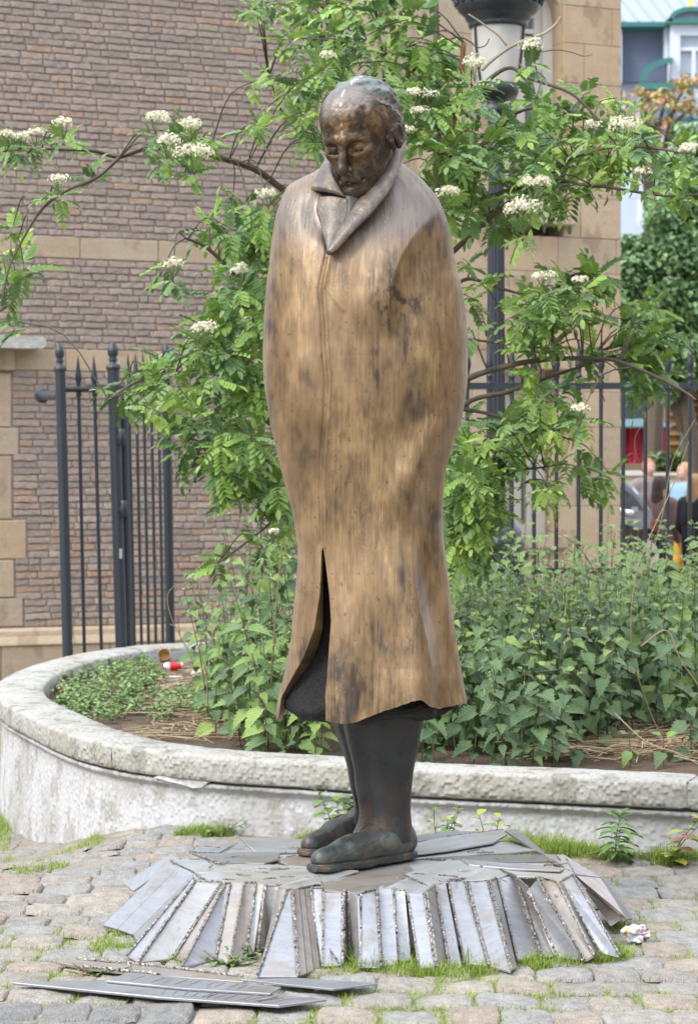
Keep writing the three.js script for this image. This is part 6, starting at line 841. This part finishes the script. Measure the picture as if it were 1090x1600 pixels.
// ---------------------------------------------------------------- far side of the square, seen past the corner
const rectAt = (g, x0, y0, x1, y1, d, dep, c) => { const a = P(x0, y1, d), b = P(x1, y0, d); return g.box((a.x + b.x) / 2, (a.y + b.y) / 2, a.z - dep / 2, b.x - a.x, b.y - a.y, dep, null, c); };
{
  const D = 62, t = thing('pale_townhouse', 'pale blue grey townhouse with green cornices and arched dormer across the square', 'house', P(1060, 745, D).setY(0));
  const pale = M([.47, .53, .64], .8), slate = M([.13, .165, .235], .7, 0, { bumpMap: grainB, bumpScale: .02 }), green = M([.035, .155, .14], .5), white = M([.58, .63, .72], .7), zinc = M([.29, .335, .42], .6), glass = M([.42, .48, .54], .15), gilt = M([.85, .6, .2], .5), darkM = M([.03, .04, .05], .8);
  const a0 = P(900, 745, D), add = (name, m, x0, y0, x1, y1, dd = 0, dep = .3, par = t) => { const g = new G(); rectAt(g, x0, y0, x1, y1, D - dd, dep); return part(name, g, m, par); };
  add('wall', pale, 930, 128, 1400, 925, -.4, 6);
  add('parapet_wall', pale, 958, 40, 971, 130, .2, 1.2); add('mansard_roof', slate, 968, 42, 1040, 128, -.1, .5); add('mansard_roof', slate, 1040, 42, 1400, 128, -.5, .5);
  { const g = new G(), f = (x, y, o) => { const p = P(x, y, D); p.z -= o; return p; }; g.prism([f(950, 34, 0), f(1400, 34, 0), f(1400, -40, 1.5), f(950, -40, 1.5)], [f(950, 34, 6), f(1400, 34, 6), f(1400, -40, 6), f(950, -40, 6)]); part('zinc_roof', g, zinc, t); for (let x = 974; x < 1150; x += 23) { const h = new G(); h.tube([f(x, 34, -.02), f(x - 30, -40, 1.46)], .035, 4); part('roof_seam', h, zinc, t); } }
  add('cornice', green, 965, 34, 1040, 41, .5, .6); add('corner_board', white, 1037, 42, 1043, 92, .2, .3); add('corner_shadow_gap', darkM, 1043.5, 40, 1047, 92, .15, .2);
  const arc = (name, m, cx, cy, rx, ry, th, dd, from = 0, to = Math.PI) => { const g = new G(), n = 16, o = [], i = []; for (let k = 0; k <= n; k++) { const a = lerp(from, to, k / n); o.push([cx - Math.cos(a) * rx, cy - Math.sin(a) * ry]); i.push([cx - Math.cos(a) * (rx - th), cy - Math.sin(a) * (ry - th)]); } for (let k = 0; k < n; k++) { const q = [o[k], o[k + 1], i[k + 1], i[k]]; g.prism(q.map(([x, y]) => P(x, y, D - dd)), q.map(([x, y]) => P(x, y, D - dd + .4))); } return part(name, g, m, t); };
  const dormer = new THREE.Group(); dormer.name = 'dormer'; t.add(dormer);
  add('dormer_frame', white, 1047, 36, 1062, 124, .6, 1, dormer); add('dormer_frame', white, 1062, 36, 1140, 55, .6, 1, dormer); add('dormer_frame', white, 1062, 74, 1140, 79, .55, .5, dormer); add('dormer_frame', white, 1080, 79, 1086, 124, .55, .5, dormer); add('pane', glass, 1062, 55, 1140, 74, .4, .1, dormer); add('pane', glass, 1062, 79, 1080, 124, .4, .1, dormer); add('pane', glass, 1086, 79, 1140, 124, .4, .1, dormer);
  arc('pediment', green, 1080, 33, 37, 23, 7, .8); add('cornice', green, 1041, 29, 1140, 36, .8, 1); arc('pediment', zinc, 1080, 31, 29, 14, 14, .6); add('finial', gilt, 1076, -6, 1083, 11, .7, .3);
  arc('lower_pediment', green, 1050, 128, 52, 38, 9, 1, 0, Math.PI * .5); add('cornice', green, 998, 129, 1056, 139, 1, .8);
  add('bay_front', white, 1000, 139, 1120, 420, .4, 1.2); for (const x of [1006, 1044, 1078]) add('bay_post', green, x, 139, x + 5, 190, .8, .3); add('bay_rail', green, 1000, 184, 1120, 187, .8, .3); add('panel', pale, 1051, 156, 1076, 182, .55, .3);
  { const g = new G(), p = P(1063, 169, D - .95); g.add(new THREE.TorusGeometry(.05, .03, 8, 20), at(p.x, p.y, p.z)); part('rosette', g, darkM, t); }
  add('downpipe', darkM, 969, 142, 972, 165, .3, .1); for (const [x, y] of [[985, 250], [1030, 250], [985, 350]]) add('window', glass, x, y, x + 24, y + 60, .95, .2); add('door_zone', darkM, 960, 560, 1400, 700, -.2, .3);
}
function leafyTree(name, label, cx, cy, blobs, D, tones, size, n, seed, trunkPx) {
  const r = rng(seed), t = thing(name, label, 'tree', P(cx, 925, D).setY(0)); const gs = tones.map(() => new G()), q = new G(); blade(q, new THREE.Matrix4(), size, size * .36, 0, .4, .25); const lg = q.geo();
  const bark = M([.10, .075, .055], .9, 0, { bumpMap: grainB, bumpScale: .01 }); const tr = P(trunkPx, 925, D).setY(0), mid = P(cx, cy, D);
  part('trunk', new G().tube(curve([tr, tr.clone().lerp(mid, .6).add(V(.1, 0, 0)), mid], 16), (u) => lerp(.16, .05, u) * D / 32, 8), bark, t);
  const br = new G(); for (const [bx, by] of blobs) br.tube(curve([tr.clone().lerp(mid, .55), P((bx + cx) / 2, (by + cy) / 2 + 20, D), P(bx, by, D)], 10), (u) => lerp(.05, .012, u) * D / 32, 5); part('branch', br, bark, t);
  for (const [bx, by, rx, ry, w] of blobs) { const m = Math.round(n * w); const cl = []; for (let k = 0; k < 14 * w + 3; k++) { const a = r() * 6.28, e = Math.sqrt(r()); cl.push([bx + Math.cos(a) * rx * e, by + Math.sin(a) * ry * e, D + rr(-1, 1, r) * rx * D / F]); } for (let k = 0; k < m; k++) { const c = cl[(r() * cl.length) | 0], s = Math.min(rx, ry) * .42, p = P(c[0] + rr(-1, 1, r) * s, c[1] + rr(-1, 1, r) * s * .8, c[2] + rr(-1, 1, r) * s * D / F); gs[(r() * tones.length) | 0].add(lg, matOf(p, V(rr(-1, 1, r), rr(-.8, .3, r), rr(-1, 1, r)), V(0, 1, .2), rr(.7, 1.25, r))); } }
  const mats = tones.map((c) => leafMat(c, .6, .3)), mg = mergeGeometries(gs.map((g) => g.geo()), true), o = t.position; mg.translate(-o.x, -o.y, -o.z); mesh('crown', mg, mats, t, 'stuff');
}
leafyTree('young_maple', 'young tree with thin orange tinged leaves before the pale townhouse', 1020, 190, [[1000, 150, 30, 16, 1], [1040, 155, 34, 14, 1], [1075, 128, 26, 14, 1], [990, 190, 24, 22, .8], [1030, 190, 26, 20, .7], [1085, 165, 20, 16, .6], [990, 260, 22, 30, .4], [1015, 300, 20, 30, .3], [970, 170, 10, 24, .3]], 34, [[.36, .24, .09], [.30, .27, .09], [.40, .20, .10], [.25, .27, .09]].map((c) => c.map((x) => x * 1.45)), .075, 180, 401, 1010);
leafyTree('green_tree', 'leafy green tree at the right edge beyond the railing', 1040, 470, [[1075, 250, 40, 50, 1], [1060, 330, 50, 60, 1.6], [1000, 400, 40, 50, 1.2], [1060, 420, 60, 60, 1.6], [990, 500, 40, 60, 1.3], [1050, 520, 60, 60, 1.6], [985, 580, 40, 36, 1], [1050, 585, 60, 32, 1.3], [1110, 400, 50, 160, 1.6]], 30, [[.17, .31, .13], [.23, .39, .16], [.13, .25, .11], [.30, .45, .19]], .085, 1700, 403, 1095);
leafyTree('back_tree', 'dark green tree filling the gap behind the market stall', 1030, 560, [[970, 540, 40, 70, 1], [1040, 540, 60, 60, 1.2], [1090, 540, 50, 70, 1], [1030, 450, 80, 80, 1.2]], 42, [[.06, .13, .06], [.09, .18, .075], [.11, .2, .09]], .16, 900, 407, 1120);
{ // market stall, hut, planter boxes, car
  const D = 36, t = thing('market_stall', 'market stall with a red cloth front and dull teal roof edge', 'stall', P(1000, 900, D).setY(0)), red = M([.52, .045, .085], .8), teal = M([.06, .13, .14], .7), add = (n, m, x0, y0, x1, y1, dd, dep, par = t, q = D) => { const g = new G(); rectAt(g, x0, y0, x1, y1, q - dd, dep); return part(n, g, m, par); };
  { const g = new G(), N = 40, row = [[], []]; for (let k = 0; k <= N; k++) for (const [j, y] of [[0, 666], [1, 724]]) { const p = P(940 + 103 * k / N, y, D); p.z += .05 * Math.sin(k * 1.9 + j) + .04 * Math.sin(k * .7); row[j].push(g.v(p.x, p.y, p.z)); } for (let k = 0; k < N; k++) g.q(row[0][k], row[0][k + 1], row[1][k + 1], row[1][k]); part('cloth', g, red, t); }
  { const g = new G(), f = (x, y, o) => { const p = P(x, y, D); p.z += o; return p; }; g.prism([f(935, 667, .4), f(1044, 667, .4), f(1042, 650, -1.2), f(937, 654, -1.2)], [f(935, 669, .4), f(1044, 669, .4), f(1042, 668, -1.2), f(937, 668, -1.2)]); part('roof', g, teal, t); } for (const x of [945, 1038]) add('post', teal, x, 660, x + 3, 910, -.1, .1); add('counter', M([.2, .13, .08], .8), 940, 724, 1043, 735, .2, 1);
  const h = thing('wooden_hut', 'brown wooden hut with teal posts behind the railing', 'hut', P(1080, 900, 40).setY(0)), wood = M([.21, .11, .05], .8, 0, { map: sandT }), wood2 = M([.28, .15, .065], .8); add('wall', wood, 1042, 600, 1200, 925, 0, 3, h, 40); for (let y = 615; y < 720; y += 15) add('plank', wood2, 1043, y, 1140, y + 5, .06, .08, h, 40); add('post', teal, 1063, 596, 1069, 925, .15, .15, h, 40); add('post', teal, 1092, 596, 1098, 925, .15, .15, h, 40); add('roof_edge', teal, 1035, 592, 1200, 600, .6, 4, h, 40);
  const b = thing('flower_box', 'long pale planter box with clipped shrubs before the stall', 'planter', P(1010, 900, 33).setY(0)), bx = M([.52, .46, .38], .85); add('box', bx, 940, 742, 1180, 925, 0, .8, b, 33); add('box_rim', M([.6, .55, .47], .8), 938, 738, 1182, 743, .05, .9, b, 33); { const r = rng(431), g = new G(), q = new G(); blade(q, new THREE.Matrix4(), .14, .05, 0, .3, .2); const lg = q.geo(); for (let k = 0; k < 900; k++) { const p = P(rr(1020, 1130, r), rr(712, 740, r), 33.4 + rr(-.3, .3, r)); g.add(lg, matOf(p, V(rr(-1, 1, r), rr(-.2, 1, r), rr(-1, 1, r)), V(0, 1, 0), rr(.6, 1.1, r))); } part('shrub', g, leafMat([.13, .2, .05], .7, .3), b, 'stuff'); }
  // parked car, seen over the nettles
  const cd = 24.5, c = thing('parked_car', 'silver parked car behind the railing with rounded roof and dark side window', 'car', P(990, 905, cd).setY(0)), paint1 = M([.55, .60, .68], .3, .5, { clearcoat: 1, clearcoatRoughness: .06 }), glass = M([.09, .10, .11], .08, 0, { clearcoat: 1 }), rubber = M([.02, .02, .022], .85), chrome = M([.85, .85, .85], .15, 1);
  const prof = [[880, 792], [900, 770], [925, 752], [950, 747], [972, 750], [990, 760], [1004, 776], [1016, 794], [1022, 806], [1024, 830], [1024, 872], [870, 872], [872, 815]], extr = (list, z0, z1, cut = 0) => { const g = new G(), n = list.length, rows = [[z0, .93], [z0 + .12, 1], [z1 - .12, 1], [z1, .93]], cx = 950, cy = 830, id = rows.map(([z, k]) => list.map(([x, y]) => { const p = P(cx + (x - cx) * k, cy + (y - cy) * k, cd); return g.v(p.x, p.y, p.z - z); })); for (let j = 0; j < 3; j++) for (let k = 0; k < n; k++) { const m = (k + 1) % n; g.q(id[j][k], id[j][m], id[j + 1][m], id[j + 1][k]); } for (const j of [0, 3]) for (let k = 1; k < n - 1; k++) g.t(id[j][0], id[j][k], id[j][k + 1]); return g; };
  part('body', extr(prof, 0, 1.6), paint1, c); { const f = (x, y, o) => { const p = P(x, y, cd); p.z += o; return p; }; const w = [[886, 795], [905, 774], [928, 760], [950, 757], [970, 762], [986, 772], [999, 788], [1004, 797]]; part('side_window', new G().prism(w.map(([x, y]) => f(x, y, .012)), w.map(([x, y]) => f(x, y, -.05))), glass, c); }
  { const g = new G(); for (const x of [902, 1000]) { const p = P(x, 868, cd); g.add(new THREE.CylinderGeometry(.3, .3, .2, 28), new THREE.Matrix4().makeTranslation(p.x, p.y, p.z - .06).multiply(new THREE.Matrix4().makeRotationX(Math.PI / 2))); const k = new G(); k.add(new THREE.CylinderGeometry(.3, .3, .2, 28), new THREE.Matrix4().makeTranslation(p.x, p.y, p.z - .06).multiply(new THREE.Matrix4().makeRotationX(Math.PI / 2))); const wgrp = new THREE.Group(); wgrp.name = numbered('wheel'); c.add(wgrp); part('tyre', k, rubber, wgrp); const rm = new G(); rm.add(new THREE.CylinderGeometry(.19, .17, .21, 20), new THREE.Matrix4().makeTranslation(p.x, p.y, p.z - .05).multiply(new THREE.Matrix4().makeRotationX(Math.PI / 2))); part('rim', rm, chrome, wgrp); } }
  add('door_handle', chrome, 965, 808, 974, 811, .03, .03, c, cd); add('mirror', paint1, 986, 792, 996, 800, .12, .14, c, cd); add('trim', chrome, 965, 812, 1000, 813.5, .015, .03, c, cd); add('tail_lamp', M([.4, .02, .02], .3), 1016, 812, 1024, 828, .012, .1, c, cd);
  const c2 = thing('dark_car', 'dark car bonnet low behind the bars with bright reflections', 'car', P(985, 905, 21.5).setY(0)); { const f = (x, y, o) => { const p = P(x, y, 21.5); p.z -= o; return p; }; const l = [[930, 850], [950, 822], [975, 817], [996, 824], [1006, 838], [1008, 880], [930, 880]]; const g = new G(), rows = [[0, .95], [.1, 1], [1.4, 1], [1.5, .95]].map(([z, k]) => l.map(([x, y]) => { const p = f(965 + (x - 965) * k, 850 + (y - 850) * k, z); return g.v(p.x, p.y, p.z); })); const n = l.length; for (let j = 0; j < 3; j++) for (let k = 0; k < n; k++) { const m = (k + 1) % n; g.q(rows[j][k], rows[j][m], rows[j + 1][m], rows[j + 1][k]); } for (const j of [0, 3]) for (let k = 1; k < n - 1; k++) g.t(rows[j][0], rows[j][k], rows[j][k + 1]); part('body', g, M([.07, .06, .08], .25, .3, { clearcoat: 1, clearcoatRoughness: .05 }), c2); for (const [x, y] of [[968, 795], [980, 798]]) { const k = new G(), p = P(x, y, 21.4); k.add(new THREE.SphereGeometry(.045, 16, 10), at(p.x, p.y - .02, p.z, 0, V(1.3, .7, .6))); part('mirror', k, chrome, c2); } const wg = new THREE.Group(); wg.name = numbered('wheel'); c2.add(wg); const wy = new G(); wy.add(new THREE.CylinderGeometry(.29, .29, .2, 26), new THREE.Matrix4().makeTranslation(P(985, 880, 21.4).x, .29, P(985, 880, 21.4).z - .03).multiply(new THREE.Matrix4().makeRotationX(Math.PI / 2))); part('tyre', wy, rubber, wg); }
}
// people standing beyond the railing
function person(label, px, headPy, D, turn, skin, hairC, coat, legs, long, extra, group) {
  const k = D / F, top = P(px, headPy, D), H = Math.min(1.8, Math.max(1.5, top.y)), x0 = top.x, z0 = top.z, s = H / 1.75, t = thing('person', label, 'person', V(x0, 0, z0)); t.rotation.y = turn;
  const put = (n, g, m) => { const o = mesh(n, g, m, t); return o; };
  const arm = (sx) => [[sx * .19, 1.40, 0], [sx * .235, 1.13, .0], [sx * .2, .93, .13]];
  const body = (grow, lo, hi, parts) => (x, y, z) => { x /= s; y /= s; z /= s; let d = 1e9; if (parts & 1) { d = el(x, y, z, 0, 1.22, 0, .19, .26, .125); d = smin(d, el(x, y, z, 0, .96, 0, .175, .16, .125), .08); d = smin(d, cone(x, y, z, [-.15, 1.41, 0], [.15, 1.41, 0], .065, .065), .08); for (const q of [-1, 1]) { const [a, b, c] = arm(q); d = smin(d, cone(x, y, z, a, b, .058, .046), .04); d = smin(d, cone(x, y, z, b, c, .045, .034), .02); } } if (parts & 2) for (const q of [-.09, .09]) { d = Math.min(d, smin(cone(x, y, z, [q, .9, 0], [q * 1.05, .48, .02], .09, .058), cone(x, y, z, [q * 1.05, .48, .02], [q * 1.05, .08, -.01], .056, .042), .03)); } if (parts & 4) { d = smin(d, el(x, y, z, 0, 1.635, .012, .075, .112, .095), .01); d = smin(d, el(x, y, z, 0, 1.60, .05, .05, .07, .05), .03); d = smin(d, cone(x, y, z, [0, 1.645, .1], [0, 1.605, .118], .008, .013), .012); d = smin(d, cone(x, y, z, [-.02, 1.573, .092], [.02, 1.573, .092], .008, .008), .01); d = smax(d, -el(Math.abs(x), y, z, .03, 1.645, .108, .014, .009, .014), .01); d = smin(d, el(Math.abs(x), y, z, .076, 1.63, 0, .01, .028, .018), .01); d = smin(d, cone(x, y, z, [0, 1.56, -.01], [0, 1.42, -.01], .052, .058), .03); } if (parts & 8) for (const q of [-1, 1]) { const c = arm(q)[2]; let e = el(x, y, z, c[0], c[1] - .03, c[2] + .03, .018, .045, .04); for (let f = 0; f < 4; f++) e = smin(e, cone(x, y, z, [c[0], c[1] - .05, c[2] + .01 + f * .018], [c[0] - q * .02, c[1] - .11 + Math.abs(f - 1.5) * .012, c[2] + .045 + f * .014], .009, .0075), .006); e = smin(e, cone(x, y, z, [c[0] - q * .01, c[1] - .02, c[2] + .055], [c[0] - q * .035, c[1] - .06, c[2] + .09], .01, .008), .008); d = Math.min(d, e); } return (d - grow) * s; };
  const col = (c) => M(c, .85), lo = [-.36 * s, 0, -.24 * s], hi = [.36 * s, 1.8 * s, .3 * s];
  const skinG = nets(body(0, 0, 0, 15), lo, hi, .0165); put('body', skinG, M(skin, .6));
  put('jacket', nets((x, y, z) => Math.max(body(.014 * 1, 0, 0, 1)(x, y, z), (.86 - y / s) * s, (y / s - 1.50) * s), lo, hi, .018), col(coat)); put('trousers', nets((x, y, z) => smax(body(.012, 0, 0, 3)(x, y, z), (y / s - .98) * s, .01), lo, [hi[0], 1.1 * s, hi[2]], .02), col(legs));
  put('hair', nets((x, y, z) => { x /= s; y /= s; z /= s; let d = el(x, y, z, 0, 1.655, -.012, .088, .112, .105); if (long) d = smin(d, el(x, y, z, 0, 1.5, -.07, .085, .21, .05), .04); d = smax(d, -el(x, y, z, 0, 1.60, .11, .07, .1, .09), .02); return (d + .012 * (vn(x * 60, y * 8, z * 60) - .5)) * s; }, [-.15 * s, 1.2 * s, -.2 * s], [.15 * s, 1.85 * s, .15 * s], .012), M(hairC, .7));
  { const g = new G(); for (const q of [-.095, .095]) g.add(new THREE.SphereGeometry(1, 14, 10), at(q * s, .045 * s, .05 * s, 0, V(.05, .045, .13))); put('shoes', g, M([.05, .045, .04], .7)); }
  return t;
}
person('person with long dark brown hair in a brown coat seen from behind the bars', 1030, 757, 25.5, Math.PI * .8, [.5, .3, .24], [.045, .026, .018], [.17, .10, .085], [.08, .07, .08], true);
person('fair haired person in a pale blue denim jacket looking away', 1068, 724, 29, -.9, [.55, .33, .26], [.45, .27, .14], [.22, .36, .5], [.5, .28, .03], false);
person('person with long blond hair and a black jacket at the frame edge', 1086, 742, 24.5, Math.PI * .75, [.55, .34, .27], [.40, .24, .115], [.018, .018, .024], [.03, .03, .045], true);
person('person with ginger hair far off before the flower box', 1013, 718, 32, .3, [.55, .33, .26], [.40, .17, .08], [.24, .2, .2], [.1, .1, .12], false);
// ---------------------------------------------------------------- unseen houses added for steel and bronze to mirror, the right one dimming
function frontHouse(label, x0, x1, z, h, turn, tone, roofTone) {
  const t = thing('added_house', label, 'house', V((x0 + x1) / 2, 0, z)); t.rotation.y = turn; const w = x1 - x0, wall = M(tone, .9, 0, { map: sandT }), fr = M([.7, .7, .68], .6), gl = M([.06, .07, .08], .08), rf = M(roofTone, .85);
  const g = new G(); g.box(0, h / 2, -3, w, h, 6); mesh('wall', g, wall, t); const r2 = new G(); r2.prism([V(-w / 2, h, 0.3), V(w / 2, h, 0.3), V(w / 2, h + 2.6, -3), V(-w / 2, h + 2.6, -3)], [V(-w / 2, h, -6.2), V(w / 2, h, -6.2), V(w / 2, h + 2.59, -3.02), V(-w / 2, h + 2.59, -3.02)]); mesh('roof', r2, rf, t);
  for (let fl = 0; fl < Math.floor(h / 3.1); fl++) for (let k = 0; k < Math.floor(w / 2.2); k++) { const x = -w / 2 + 1.2 + k * 2.2, y = fl * 3.1 + 1.7, win = new THREE.Group(); win.name = numbered('window'); t.add(win); const a = new G(); a.box(x, y, .03, 1.1, 1.9, .1); mesh('frame', a, fr, win); const b = new G(); b.box(x, y, .085, .9, 1.7, .02); mesh('pane', b, gl, win); }
}
frontHouse('added unseen brown terraced house set back at the left for mirrored tones', -10, 10, -2, 10, Math.PI / 2, [.30, .20, .15], [.14, .08, .06]); scene.children[scene.children.length - 1].position.x = -19;
frontHouse('added unseen ochre terraced house set close at the right to cut light', -9, 9, 2, 9, -Math.PI / 2, [.38, .29, .2], [.12, .1, .09]); scene.children[scene.children.length - 1].position.x = 10;
frontHouse('added unseen grey terraced house behind the camera for reflections', -16, 16, 30, 8, Math.PI, [.33, .28, .24], [.1, .1, .11]);
renderer.render(scene, camera);
